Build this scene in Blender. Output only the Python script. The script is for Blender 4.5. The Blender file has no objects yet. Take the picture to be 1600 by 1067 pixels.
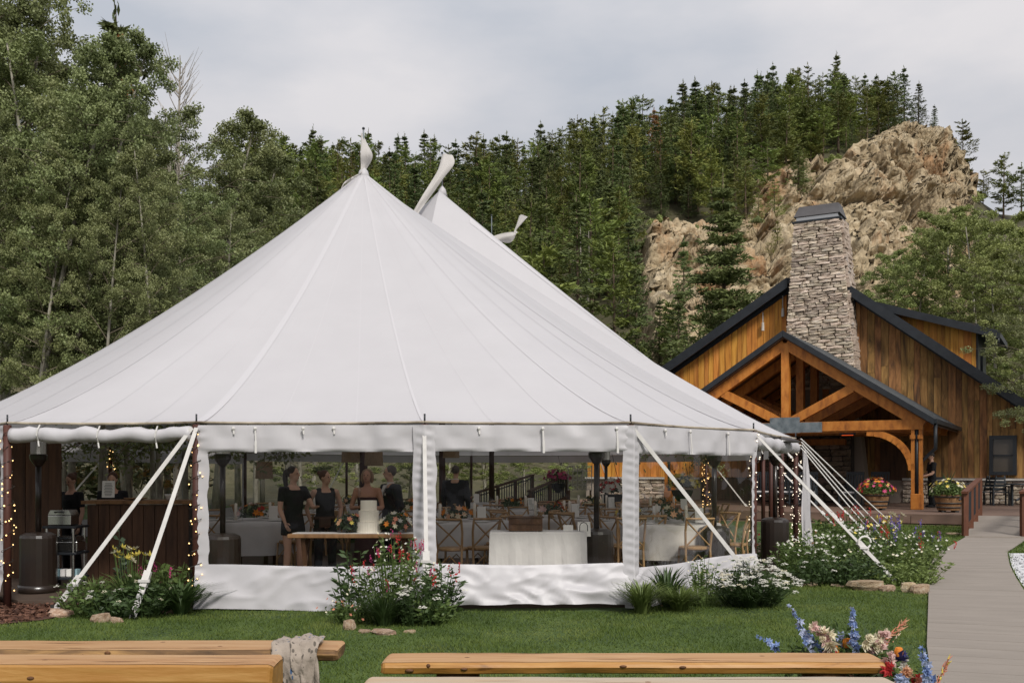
import bpy, bmesh, math, random
import numpy as np
from mathutils import Vector, Matrix, noise as mn

S = bpy.context.scene
COL = S.collection
F = 1555.6            # focal length in photo pixels (35 mm on 36 mm, 1600 px wide)
EYE = 1.6
HZ = 735.0            # eye level in the photo
def W(px, py, Y):     # a photo pixel at distance Y as a world point
    return Vector(((px - 800) / F * Y, Y, EYE + (HZ - py) / F * Y))
def WX(px, Y): return (px - 800) / F * Y
def WZ(py, Y): return EYE + (HZ - py) / F * Y

# ---------------------------------------------------------------- camera
cam = bpy.data.cameras.new('camera'); cam_o = bpy.data.objects.new('camera', cam); COL.objects.link(cam_o)
cam.lens = 35; cam.sensor_width = 36; cam.shift_y = (HZ - 533.5) / 1600
cam_o.location = (0, 0, EYE); cam_o.rotation_euler = (math.radians(90), 0, 0)
cam.clip_end = 3000
S.camera = cam_o
# ---------------------------------------------------------------- light: overcast sky + weak wide sun
SUN_EL, SUN_AZ = 42, 158       # azimuth from +Y clockwise: from behind the camera, on the right
world = bpy.data.worlds.new('World'); S.world = world; world.use_nodes = True
nt = world.node_tree; nt.nodes.clear()
def N(nt, t, **k):
    n = nt.nodes.new(t)
    for a, b in k.items(): setattr(n, a, b)
    return n
sky = N(nt, 'ShaderNodeTexSky', sky_type='NISHITA', sun_disc=False, sun_elevation=math.radians(SUN_EL), sun_rotation=math.radians(SUN_AZ))
skym = N(nt, 'ShaderNodeMix', data_type='RGBA', blend_type='MULTIPLY'); skym.inputs[0].default_value = 1
skym.inputs[7].default_value = (.1, .1, .1, 1)
nt.links.new(sky.outputs[0], skym.inputs[6])
tc = N(nt, 'ShaderNodeTexCoord'); sep = N(nt, 'ShaderNodeSeparateXYZ'); nt.links.new(tc.outputs['Generated'], sep.inputs[0])
mx = N(nt, 'ShaderNodeMath', operation='MAXIMUM'); mx.inputs[1].default_value = 0; nt.links.new(sep.outputs[2], mx.inputs[0])
ma = N(nt, 'ShaderNodeMath', operation='MULTIPLY_ADD'); ma.inputs[1].default_value = .42; ma.inputs[2].default_value = .41   # overcast dome: brighter to the zenith
nt.links.new(mx.outputs[0], ma.inputs[0])
mp = N(nt, 'ShaderNodeMapping'); mp.inputs['Scale'].default_value = (1, 1, 2.6); nt.links.new(tc.outputs['Generated'], mp.inputs[0])
nz = N(nt, 'ShaderNodeTexNoise'); nz.inputs['Scale'].default_value = 3.1; nz.inputs['Detail'].default_value = 6; nz.inputs['Roughness'].default_value = .5
nt.links.new(mp.outputs[0], nz.inputs[0])
cr = N(nt, 'ShaderNodeValToRGB'); cr.color_ramp.elements[0].position = .34; cr.color_ramp.elements[1].position = .64
cr.color_ramp.elements[0].color = (.78, .82, .90, 1); cr.color_ramp.elements[1].color = (1.16, 1.12, 1.13, 1)
nt.links.new(nz.outputs[0], cr.inputs[0])
cl = N(nt, 'ShaderNodeMix', data_type='RGBA', blend_type='MULTIPLY'); cl.inputs[0].default_value = 1
nt.links.new(cr.outputs[0], cl.inputs[6]); nt.links.new(ma.outputs[0], cl.inputs[7])
mixs = N(nt, 'ShaderNodeMix', data_type='RGBA'); mixs.inputs[0].default_value = .93
nt.links.new(skym.outputs[2], mixs.inputs[6]); nt.links.new(cl.outputs[2], mixs.inputs[7])
bg = N(nt, 'ShaderNodeBackground'); bg.inputs[1].default_value = 1.0
wo = N(nt, 'ShaderNodeOutputWorld'); nt.links.new(mixs.outputs[2], bg.inputs[0]); nt.links.new(bg.outputs[0], wo.inputs[0])
sun = bpy.data.lights.new('sun', 'SUN'); sun.energy = 3.0; sun.angle = math.radians(14); sun.color = (1, .965, .91)
sun_o = bpy.data.objects.new('sun', sun); COL.objects.link(sun_o)
_a, _e = math.radians(SUN_AZ), math.radians(SUN_EL)
sun_o.rotation_euler = Vector((math.sin(_a) * math.cos(_e), math.cos(_a) * math.cos(_e), math.sin(_e))).to_track_quat('Z', 'Y').to_euler()
S.view_settings.view_transform = 'Standard'; S.view_settings.look = 'None'; S.view_settings.gamma = 1; S.view_settings.exposure = .28
S.view_settings.use_curve_mapping = False
S.cycles.max_bounces = 6; S.cycles.transparent_max_bounces = 24; S.cycles.use_denoising = True
S.cycles.caustics_reflective = False; S.cycles.caustics_refractive = False

# ---------------------------------------------------------------- helpers
WOFF = {}
def put(o, parent=None, loc=None):
    COL.objects.link(o)
    if parent is not None:
        o.parent = parent
        if parent.name in WOFF:                     # this thing's parts are written in world coordinates
            o.location = WOFF[parent.name]; WOFF[o.name] = (0, 0, 0)
    if loc is not None: o.location = loc
    return o
def tag(o, label=None, cat=None, group=None, kind=None):
    if label: o['label'] = label
    if cat: o['category'] = cat
    if group: o['group'] = group
    if kind: o['kind'] = kind
    return o
def thing(name, label, cat, loc=(0, 0, 0), rz=0, group=None, world=False):
    o = bpy.data.objects.new(name, None); COL.objects.link(o)
    o.empty_display_size = .2
    o.location = loc; o.rotation_euler = (0, 0, rz)
    if world: WOFF[o.name] = tuple(-c for c in loc)
    return tag(o, label, cat, group)
KIDS = {}
def dup(root, loc, rz=0, label=None, group=None, sc=None, keep=None):
    def rec(o, par):
        c = o.copy(); COL.objects.link(c)
        if par is not None: c.parent = par
        for ch in o.children:
            if keep is None or ch.name.split('.')[0] in keep: rec(ch, c)
        return c
    r = rec(root, None)
    r.location = loc; r.rotation_euler = (0, 0, rz)
    if sc: r.scale = sc if hasattr(sc, '__len__') else (sc, sc, sc)
    if label: r['label'] = label
    if group: r['group'] = group
    return r

class MB:
    def __init__(self): self.v = []; self.f = []
    def add(self, vs, fs):
        n = len(self.v); self.v.extend([tuple(p) for p in vs]); self.f.extend([tuple(i + n for i in q) for q in fs]); return self
    def box(self, c, s, R=None):
        x, y, z = s[0] / 2, s[1] / 2, s[2] / 2
        vs = [Vector(p) for p in ((-x, -y, -z), (x, -y, -z), (x, y, -z), (-x, y, -z), (-x, -y, z), (x, -y, z), (x, y, z), (-x, y, z))]
        if R is not None: vs = [R @ p for p in vs]
        c = Vector(c)
        return self.add([p + c for p in vs], [(0, 3, 2, 1), (4, 5, 6, 7), (0, 1, 5, 4), (1, 2, 6, 5), (2, 3, 7, 6), (3, 0, 4, 7)])
    def beam(self, p, q, w, h, up=(0, 0, 1)):
        p, q = Vector(p), Vector(q); d = (q - p); L = d.length; d.normalize()
        up = Vector(up)
        if abs(d.dot(up)) > .98: up = Vector((0, 1, 0))
        s = d.cross(up).normalized(); u = s.cross(d)
        R = Matrix((d, s, u)).transposed()
        return self.box((p + q) / 2, (L, w, h), R)
    def tube(self, pts, r, n=8, cap=True, flat=None):
        pts = [Vector(p) for p in pts]
        if not hasattr(r, '__len__'): r = [r] * len(pts)
        vs = []; fs = []; ref = None
        for i, p in enumerate(pts):
            a = pts[max(i - 1, 0)]; b = pts[min(i + 1, len(pts) - 1)]
            t = (b - a).normalized() if (b - a).length > 1e-9 else Vector((0, 0, 1))
            if ref is None: ref = Vector((1, 0, 0)) if abs(t.x) < .8 else Vector((0, 1, 0))
            s = (ref - t * ref.dot(t)).normalized(); u = t.cross(s); ref = s
            for k in range(n):
                an = 2 * math.pi * k / n
                vs.append(p + (s * math.cos(an) + u * math.sin(an) * (flat or 1)) * r[i])
        for i in range(len(pts) - 1):
            for k in range(n):
                a = i * n + k; b = i * n + (k + 1) % n
                fs.append((a, b, b + n, a + n))
        if cap:
            fs.append(tuple(range(n - 1, -1, -1))); m = (len(pts) - 1) * n
            fs.append(tuple(range(m, m + n)))
        return self.add(vs, fs)
    def lathe(self, prof, n=16, c=(0, 0, 0), cap=True):
        c = Vector(c); vs = []; fs = []
        for r, z in prof:
            for k in range(n):
                an = 2 * math.pi * k / n; vs.append(c + Vector((r * math.cos(an), r * math.sin(an), z)))
        for i in range(len(prof) - 1):
            for k in range(n):
                a = i * n + k; b = i * n + (k + 1) % n
                fs.append((a, b, b + n, a + n))
        if cap:
            fs.append(tuple(range(n - 1, -1, -1))); m = (len(prof) - 1) * n; fs.append(tuple(range(m, m + n)))
        return self.add(vs, fs)
    def ell(self, c, r, nu=10, nv=6, R=None):
        c = Vector(c)
        if not hasattr(r, '__len__'): r = (r, r, r)
        vs = [Vector((0, 0, -r[2]))]; fs = []
        for j in range(1, nv):
            t = math.pi * j / nv - math.pi / 2
            for k in range(nu):
                a = 2 * math.pi * k / nu
                vs.append(Vector((r[0] * math.cos(t) * math.cos(a), r[1] * math.cos(t) * math.sin(a), r[2] * math.sin(t))))
        vs.append(Vector((0, 0, r[2]))); top = len(vs) - 1
        for k in range(nu):
            k2 = (k + 1) % nu
            fs.append((0, 1 + k2, 1 + k)); fs.append((top, top - nu + k, top - nu + k2))
            for j in range(nv - 2):
                a = 1 + j * nu + k; b = 1 + j * nu + k2
                fs.append((a, b, b + nu, a + nu))
        if R is not None: vs = [R @ p for p in vs]
        return self.add([p + c for p in vs], fs)
    def rings(self, rs, n=14):
        # rs: (cx, cy, cz, rx, ry) stacked ellipses
        vs = []; fs = []
        for cx, cy, cz, rx, ry in rs:
            for k in range(n):
                a = 2 * math.pi * k / n; vs.append((cx + rx * math.cos(a), cy + ry * math.sin(a), cz))
        for i in range(len(rs) - 1):
            for k in range(n):
                a = i * n + k; b = i * n + (k + 1) % n; fs.append((a, b, b + n, a + n))
        fs.append(tuple(range(n - 1, -1, -1))); m = (len(rs) - 1) * n; fs.append(tuple(range(m, m + n)))
        return self.add(vs, fs)
    def ext(self, poly, fn, c0, c1):
        # polygon (a,b) extruded along c; fn(a,b,c) gives the point
        n = len(poly)
        vs = [fn(a, b, c0) for a, b in poly] + [fn(a, b, c1) for a, b in poly]
        fs = [tuple(range(n - 1, -1, -1)), tuple(range(n, 2 * n))] + [(i, (i + 1) % n, n + (i + 1) % n, n + i) for i in range(n)]
        return self.add(vs, fs)
    def grid(self, rows):
        n = len(rows[0]); vs = [p for r in rows for p in r]; fs = []
        for i in range(len(rows) - 1):
            for j in range(n - 1):
                a = i * n + j; fs.append((a, a + 1, a + n + 1, a + n))
        return self.add(vs, fs)
    def build(self, name, mat, parent=None, smooth=False, loc=None, bevel=0, fix=True):
        me = bpy.data.meshes.new(name); me.from_pydata(self.v, [], self.f)
        if fix:
            bm = bmesh.new(); bm.from_mesh(me); bmesh.ops.recalc_face_normals(bm, faces=bm.faces); bm.to_mesh(me); bm.free()
        if smooth: me.polygons.foreach_set('use_smooth', [True] * len(me.polygons))
        me.materials.append(mat)
        o = bpy.data.objects.new(name, me); put(o, parent, loc)
        if bevel:
            b = o.modifiers.new('bevel', 'BEVEL'); b.width = bevel; b.segments = 2; b.limit_method = 'ANGLE'
        return o
def npmesh(name, V, k, mat, parent=None, loc=None, smooth=False, idx=None):
    # V: (N*k,3) vertices of N separate k-gons, or idx (M,k) faces
    V = np.asarray(V, dtype=np.float32).reshape(-1, 3)
    if idx is None: idx = np.arange(len(V), dtype=np.int32).reshape(-1, k)
    M = len(idx); me = bpy.data.meshes.new(name)
    me.vertices.add(len(V)); me.vertices.foreach_set('co', V.ravel())
    me.loops.add(M * k); me.loops.foreach_set('vertex_index', idx.astype(np.int32).ravel())
    me.polygons.add(M); me.polygons.foreach_set('loop_start', np.arange(0, M * k, k, dtype=np.int32))
    me.update(calc_edges=True)
    if smooth: me.polygons.foreach_set('use_smooth', np.ones(M, dtype=bool))
    me.materials.append(mat)
    o = bpy.data.objects.new(name, me); return put(o, parent, loc)
def unit(a): return a / np.maximum(np.linalg.norm(a, axis=-1, keepdims=True), 1e-9)
def leaves(C, L, Wd, rng, up=.3, dirs=None):
    # diamond leaves round points C: returns (N*4,3)
    n = len(C)
    d = unit(rng.normal(size=(n, 3)) * (1, 1, 1 - up)) if dirs is None else unit(dirs)
    s = unit(np.cross(d, rng.normal(size=(n, 3))))
    l = (L * rng.uniform(.65, 1.25, (n, 1))); w = Wd * rng.uniform(.7, 1.2, (n, 1))
    return np.stack([C - d * l * .5, C + s * w * .5 - d * l * .05, C + d * l * .5, C - s * w * .5 - d * l * .05], 1).reshape(-1, 3)

# ---------------------------------------------------------------- materials
def lin(h):
    h = h.lstrip('#'); r = []
    for i in (0, 2, 4):
        c = int(h[i:i + 2], 16) / 255; r.append(c / 12.92 if c <= .04045 else ((c + .055) / 1.055) ** 2.4)
    return tuple(r)
MATS = {}
def mat(name, cols, scale=5, rough=.75, bump=0., bscale=None, stretch=(1, 1, 1), rand=0., metal=0, trans=0., spec=.35, rot=(0, 0, 0), pos=None, huer=0., detail=7, dist=0.05, nrough=.6, bdist=None):
    m = bpy.data.materials.new(name); m.use_nodes = True; nt = m.node_tree; nt.nodes.clear(); L = nt.links.new
    if isinstance(cols, tuple): cols = [cols]
    out = N(nt, 'ShaderNodeOutputMaterial'); p = N(nt, 'ShaderNodeBsdfPrincipled')
    p.inputs['Roughness'].default_value = rough; p.inputs['Metallic'].default_value = metal
    p.inputs['Specular IOR Level'].default_value = spec
    tc = N(nt, 'ShaderNodeTexCoord'); mp = N(nt, 'ShaderNodeMapping')
    mp.inputs['Scale'].default_value = stretch; mp.inputs['Rotation'].default_value = rot
    L(tc.outputs['Object'], mp.inputs[0])
    oi = N(nt, 'ShaderNodeObjectInfo')
    if rand:
        sc = N(nt, 'ShaderNodeVectorMath', operation='SCALE'); sc.inputs[0].default_value = (37, 51, 23); L(oi.outputs['Random'], sc.inputs['Scale']); L(sc.outputs[0], mp.inputs['Location'])
    vec = mp.outputs[0]
    if len(cols) > 1:
        nz = N(nt, 'ShaderNodeTexNoise'); nz.inputs['Scale'].default_value = scale; nz.inputs['Detail'].default_value = detail; nz.inputs['Roughness'].default_value = nrough
        nz.inputs['Distortion'].default_value = dist; L(vec, nz.inputs['Vector'])
        cr = N(nt, 'ShaderNodeValToRGB'); e = cr.color_ramp.elements
        ps = pos or [.3 + .4 * i / (len(cols) - 1) for i in range(len(cols))]
        while len(e) < len(cols): e.new(.5)
        for i, c in enumerate(cols): e[i].position = ps[i]; e[i].color = (*c, 1)
        L(nz.outputs[0], cr.inputs[0]); col = cr.outputs[0]
    else:
        rgb = N(nt, 'ShaderNodeRGB'); rgb.outputs[0].default_value = (*cols[0], 1); col = rgb.outputs[0]
    if rand or huer:
        hv = N(nt, 'ShaderNodeHueSaturation'); L(col, hv.inputs['Color'])
        mm = N(nt, 'ShaderNodeMapRange'); mm.inputs[3].default_value = 1 - rand; mm.inputs[4].default_value = 1 + rand
        L(oi.outputs['Random'], mm.inputs[0]); L(mm.outputs[0], hv.inputs['Value'])
        if huer:
            m3 = N(nt, 'ShaderNodeMath', operation='MULTIPLY'); m3.inputs[1].default_value = 7.13; L(oi.outputs['Random'], m3.inputs[0])
            m4 = N(nt, 'ShaderNodeMath', operation='FRACT'); L(m3.outputs[0], m4.inputs[0])
            m2 = N(nt, 'ShaderNodeMapRange'); m2.inputs[3].default_value = .5 - huer; m2.inputs[4].default_value = .5 + huer
            L(m4.outputs[0], m2.inputs[0]); L(m2.outputs[0], hv.inputs['Hue'])
        col = hv.outputs[0]
    L(col, p.inputs['Base Color'])
    if bump:
        bz = N(nt, 'ShaderNodeTexNoise'); bz.inputs['Scale'].default_value = bscale or scale * 3; bz.inputs['Detail'].default_value = 6; L(vec, bz.inputs['Vector'])
        b = N(nt, 'ShaderNodeBump'); b.inputs['Strength'].default_value = bump; b.inputs['Distance'].default_value = bdist or .02; L(bz.outputs[0], b.inputs['Height']); L(b.outputs[0], p.inputs['Normal'])
    sh = p.outputs[0]
    if trans:
        tr = N(nt, 'ShaderNodeBsdfTranslucent'); L(col, tr.inputs[0]); ms = N(nt, 'ShaderNodeMixShader'); ms.inputs[0].default_value = trans
        L(sh, ms.inputs[1]); L(tr.outputs[0], ms.inputs[2]); sh = ms.outputs[0]
    L(sh, out.inputs[0]); MATS[name] = m
    return m
def glow(name, c, s):
    m = bpy.data.materials.new(name); m.use_nodes = True; p = m.node_tree.nodes['Principled BSDF']
    p.inputs['Base Color'].default_value = (*c, 1); p.inputs['Emission Color'].default_value = (*c, 1); p.inputs['Emission Strength'].default_value = s
    return m
def clear(name, tint, refl, rough, bump=.0, bscale=6):
    # thin clear sheet: lets light straight through, weak mirror-like sheen
    m = bpy.data.materials.new(name); m.use_nodes = True; nt = m.node_tree; nt.nodes.clear(); L = nt.links.new
    out = N(nt, 'ShaderNodeOutputMaterial'); t = N(nt, 'ShaderNodeBsdfTransparent'); t.inputs[0].default_value = (*tint, 1)
    g = N(nt, 'ShaderNodeBsdfGlossy'); g.inputs['Roughness'].default_value = rough
    fr = N(nt, 'ShaderNodeLayerWeight'); fr.inputs[0].default_value = .5
    pw = N(nt, 'ShaderNodeMath', operation='POWER'); pw.inputs[1].default_value = 4; L(fr.outputs['Facing'], pw.inputs[0])
    mu = N(nt, 'ShaderNodeMath', operation='MULTIPLY_ADD'); mu.inputs[1].default_value = .4; mu.inputs[2].default_value = refl; L(pw.outputs[0], mu.inputs[0])
    ms = N(nt, 'ShaderNodeMixShader'); L(mu.outputs[0], ms.inputs[0]); L(t.outputs[0], ms.inputs[1]); L(g.outputs[0], ms.inputs[2])
    if bump:
        tc = N(nt, 'ShaderNodeTexCoord'); bz = N(nt, 'ShaderNodeTexNoise'); bz.inputs['Scale'].default_value = bscale; L(tc.outputs['Object'], bz.inputs['Vector'])
        b = N(nt, 'ShaderNodeBump'); b.inputs['Strength'].default_value = bump; b.inputs['Distance'].default_value = .05; L(bz.outputs[0], b.inputs['Height']); L(b.outputs[0], g.inputs['Normal'])
    L(ms.outputs[0], out.inputs[0]); return m

M = {}
M['grass_soil'] = mat('grass_soil', [(.026, .046, .011), (.044, .074, .016), (.07, .105, .024)], 1.3, .95, .5, 60)
M['blade'] = mat('blade', [(.050, .086, .014), (.095, .138, .023), (.175, .205, .05)], .8, .7, trans=.3, detail=9, nrough=.7)
M['soil'] = mat('soil', [(.030, .026, .014), (.052, .048, .022), (.10, .085, .048)], .5, .95, 1.0, 2, nrough=.75)
M['mulch'] = mat('mulch', [(.04, .018, .012), (.10, .045, .03)], 14, .95, .8, 40)
M['chip'] = mat('chip', [(.05, .022, .014), (.10, .045, .028), (.17, .085, .055)], 6, .9)
M['gravel'] = mat('gravel', [(.28, .28, .29), (.5, .5, .51), (.68, .68, .68)], 26, .9, 1, 40)
M['pathboard'] = mat('pathboard', [(.205, .178, .152), (.222, .192, .165), (.238, .207, .178)], 2.2, .85, .08, 30, stretch=(.6, 1, 1), rand=.025)
M['darkgap'] = mat('darkgap', (.05, .042, .036), rough=.9); M['pathgap'] = mat('pathgap', (.15, .13, .115), rough=.9)
M['rock'] = None
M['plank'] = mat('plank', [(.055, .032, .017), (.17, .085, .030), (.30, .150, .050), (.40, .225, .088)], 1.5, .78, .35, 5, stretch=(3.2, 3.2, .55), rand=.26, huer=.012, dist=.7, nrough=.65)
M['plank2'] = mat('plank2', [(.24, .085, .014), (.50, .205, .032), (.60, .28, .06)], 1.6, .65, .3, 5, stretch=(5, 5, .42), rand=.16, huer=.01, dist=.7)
M['timber'] = mat('timber', [(.21, .066, .011), (.40, .138, .020), (.48, .19, .035)], 2, .55, .25, 7, stretch=(3, 3, 1.2), rand=.1)
M['darkwood'] = mat('darkwood', [(.045, .022, .012), (.085, .042, .022), (.12, .06, .03)], 2.5, .7, .3, 8, stretch=(4, 4, .5), rand=.12)
M['deck'] = mat('deck', [(.10, .062, .045), (.15, .095, .07), (.18, .12, .09)], 2, .75, .2, 8, stretch=(.5, 3, 1), rand=.1)
M['stone'] = mat('stone', [(.29, .225, .17), (.43, .35, .27), (.54, .45, .36), (.40, .37, .345)], 2.2, .9, .7, 9, rand=.24, huer=.014, bdist=.04)
M['stone_shaded'] = mat('stone_shaded', [(.10, .075, .055), (.20, .15, .11), (.28, .22, .17)], 3, .9, .8, 9, rand=.3, huer=.02, bdist=.04)  # darker copy of the stone: shade under the porch put into the colour
M['mortar'] = mat('mortar', (.29, .24, .20), rough=.95)
M['roofdark'] = mat('roofdark', [(.022, .025, .027), (.045, .048, .05), (.075, .077, .078)], 7, .9, .6, 30, stretch=(1, 1, 1))
M['blackmetal'] = mat('blackmetal', [(.012, .014, .017), (.022, .025, .03)], 4, .45)
M['steel'] = mat('steel', [(.10, .12, .13), (.17, .20, .215), (.24, .26, .27)], 5, .5, .1, metal=.6)
M['capmetal'] = mat('capmetal', [(.06, .055, .055), (.09, .085, .085)], 2, .55, metal=.3)
M['white_trim'] = mat('white_trim', [(.42, .39, .35), (.55, .52, .48)], 4, .7)
M['darkglass'] = mat('darkglass', (.06, .048, .036), rough=.12, spec=.6)
M['aspen_leaf'] = mat('aspen_leaf', [(.092, .118, .040), (.178, .206, .078), (.30, .325, .15)], .9, .55, rand=.2, huer=.014, trans=.26, spec=.4, detail=9, nrough=.75)
M['aspen_light'] = mat('aspen_light', [(.13, .165, .042), (.24, .275, .085), (.36, .385, .15)], .9, .55, rand=.15, huer=.012, trans=.3, detail=9, nrough=.75)
M['pine'] = mat('pine', [(.055, .075, .016), (.125, .148, .032), (.23, .245, .060)], .7, .7, rand=.38, huer=.028, trans=.18, detail=9, nrough=.75)
M['spruce'] = mat('spruce', [(.044, .064, .022), (.095, .122, .038), (.17, .195, .062)], .8, .7, rand=.35, huer=.022, trans=.18, detail=9, nrough=.75)
M['deadpine'] = mat('deadpine', [(.20, .09, .03), (.32, .17, .06)], .6, .8, rand=.2, trans=.2)
M['cone'] = mat('cone', [(.20, .08, .025), (.3, .13, .04)], 3, .8)
M['bark'] = mat('bark', [(.06, .042, .03), (.13, .09, .06)], 3, .9, .6, 8, stretch=(2, 2, .5), rand=.2)
M['aspen_bark'] = mat('aspen_bark', [(.10, .085, .06), (.26, .24, .19), (.36, .34, .28)], 2.2, .85, .3, 9, stretch=(1, 1, .6), rand=.15)
M['limb'] = mat('limb', [(.085, .07, .045), (.16, .135, .09)], 3, .85, rand=.1)
M['clear_glossy'] = clear('clear_glossy', (.88, .87, .82), .06, .04, .5, 1.6)
M['snag'] = mat('snag', [(.22, .19, .16), (.34, .31, .27)], 3, .9)
M['vinyl'] = mat('vinyl', [(.515, .50, .515), (.54, .525, .54)], 1.5, .5, .06, 3, trans=.24, spec=.4)
M['wallvinyl'] = mat('wallvinyl', [(.50, .485, .50), (.55, .53, .545)], 2.5, .45, .1, 7, trans=.2, spec=.45)
M['seam'] = mat('seam', (.545, .53, .545), rough=.5, trans=.22)
M['strap'] = mat('strap', [(.48, .46, .44), (.58, .56, .54)], 9, .7)
M['rope'] = mat('rope', (.6, .58, .55), rough=.8)
M['eaverope'] = mat('eaverope', [(.10, .075, .05), (.45, .39, .30)], 3, .8)
M['flag'] = mat('flag', [(.53, .505, .48), (.58, .55, .53)], 3, .8, trans=.3)
M['flag_blue'] = mat('flag_blue', (.25, .38, .42), rough=.8)
M['polewood'] = mat('polewood', [(.035, .012, .009), (.075, .025, .017)], 5, .6, stretch=(1, 1, .2))
M['clear'] = clear('clear', (.95, .95, .93), .018, .03, .3, 2.2)
M['floor'] = mat('floor', [(.055, .036, .026), (.085, .058, .042)], 3, .7, .1, 8)
M['heater'] = mat('heater', [(.013, .009, .007), (.022, .014, .010)], 3, .28, spec=.6)
M['stainless'] = mat('stainless', (.5, .49, .47), rough=.25, metal=1)
M['chairwood'] = mat('chairwood', [(.22, .125, .055), (.33, .20, .095), (.40, .26, .13)], 4, .55, .15, 9, stretch=(3, 3, 1), rand=.12)
M['cloth'] = mat('cloth', [(.50, .48, .47), (.60, .58, .565)], 3, .85, .15, 10)
M['ceramic'] = mat('ceramic', (.72, .70, .67), rough=.25)
M['paper'] = mat('paper', (.74, .72, .68), rough=.8)
M['ink'] = mat('ink', (.05, .045, .04), rough=.8)
M['icing'] = mat('icing', [(.74, .68, .58), (.80, .74, .65)], 4, .55)
M['burlap'] = mat('burlap', [(.22, .15, .085), (.30, .21, .12)], 40, .9, .3, 60, trans=.2)
M['skin'] = mat('skin', [(.50, .29, .20), (.58, .35, .25)], 6, .55)
M['tan'] = mat('tan', [(.40, .20, .125), (.47, .25, .16)], 6, .55)
M['black_cloth'] = mat('black_cloth', [(.008, .008, .009), (.015, .015, .017)], 8, .85, .2, 20)
M['suit'] = mat('suit', [(.013, .015, .02), (.022, .025, .032)], 8, .8, .2, 20)
M['shirt'] = mat('shirt', (.7, .68, .66), rough=.8)
M['maroon'] = mat('maroon', [(.03, .010, .012), (.05, .016, .018)], 8, .7)
M['brown_leather'] = mat('brown_leather', (.05, .022, .012), rough=.6)
M['hair_dark'] = mat('hair_dark', [(.012, .008, .006), (.03, .019, .012)], 20, .5, .4, 60, stretch=(1, 1, .2))
M['hair_blond'] = mat('hair_blond', [(.16, .09, .045), (.30, .19, .10)], 14, .5, .4, 60, stretch=(1, 1, .2))
M['hair_grey'] = mat('hair_grey', [(.05, .04, .035), (.12, .10, .09)], 16, .6, .4, 60)
M['hair_red'] = mat('hair_red', [(.05, .02, .010), (.10, .042, .02)], 16, .5, .4, 60)
M['eye'] = mat('eye', (.02, .015, .012), rough=.2)
M['lip'] = mat('lip', (.25, .07, .06), rough=.5)
M['bulb'] = glow('bulb', (1, .62, .25), 2.0)
M['bulb_white'] = glow('bulb_white', (1, .86, .66), 1.3)
M['wire'] = mat('wire', (.03, .025, .02), rough=.6)
M['log'] = mat('log', [(.10, .040, .010), (.30, .135, .025), (.33, .16, .036), (.40, .22, .065)], 3.2, .5, .4, 6, pos=[.27, .37, .52, .72], stretch=(.45, 3.2, 3.2), rand=.08, dist=1.2, spec=.45)
M['log_top'] = mat('log_top', [(.10, .045, .018), (.32, .165, .07), (.39, .225, .105), (.43, .27, .14)], 3.4, .55, .3, 6, pos=[.27, .36, .52, .72], stretch=(.35, 4, 4), rand=.08, dist=.8)
M['log_dark'] = mat('log_dark', [(.055, .03, .014), (.13, .07, .028), (.30, .17, .06)], 3.0, .7, .5, 6, stretch=(.6, 2.5, 2.5), dist=1.0)
M['log_grey'] = mat('log_grey', [(.32, .28, .25), (.40, .32, .24), (.42, .27, .14)], .9, .7, .3, 6, stretch=(.4, 2, 2), dist=.8)
M['knot'] = mat('knot', [(.05, .02, .008), (.14, .06, .02)], 20, .7)
M['bag'] = None
M['barrel'] = mat('barrel', [(.13, .065, .028), (.22, .115, .05), (.28, .16, .075)], 3, .75, .3, 9, stretch=(3, 3, .6), rand=.15)
M['rusty'] = mat('rusty', [(.03, .028, .027), (.06, .052, .045)], 6, .6, metal=.3)
M['redwood'] = mat('redwood', [(.075, .024, .011), (.13, .045, .02)], 3, .6, .25, 9, stretch=(3, 3, .6), rand=.12)
for nm, c in dict(white=(.66, .64, .57), cream=(.74, .68, .50), yellow=(.72, .58, .12), orange=(.72, .24, .03), red=(.45, .03, .03), pink=(.62, .09, .22), magenta=(.42, .045, .16),
                  blush=(.72, .50, .46), purple=(.14, .10, .30), blue=(.22, .31, .56), paleblue=(.46, .52, .70), navy=(.03, .03, .12), peach=(.74, .42, .25), salmon=(.62, .24, .15)).items():
    M['f_' + nm] = mat('petal_' + nm, [tuple(x * .82 for x in c), c], 30, .7, trans=.25)
for nm, c in dict(dark=((.024, .044, .014), (.048, .080, .024)), mid=((.045, .076, .018), (.092, .135, .036)), light=((.085, .125, .028), (.15, .195, .055)), blue=((.035, .06, .035), (.07, .10, .06))).items():
    M['g_' + nm] = mat('leaf_' + nm, [c[0], c[1], tuple(x * 1.35 for x in c[1])], 5, .55, trans=.28, rand=.1, detail=9)
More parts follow.
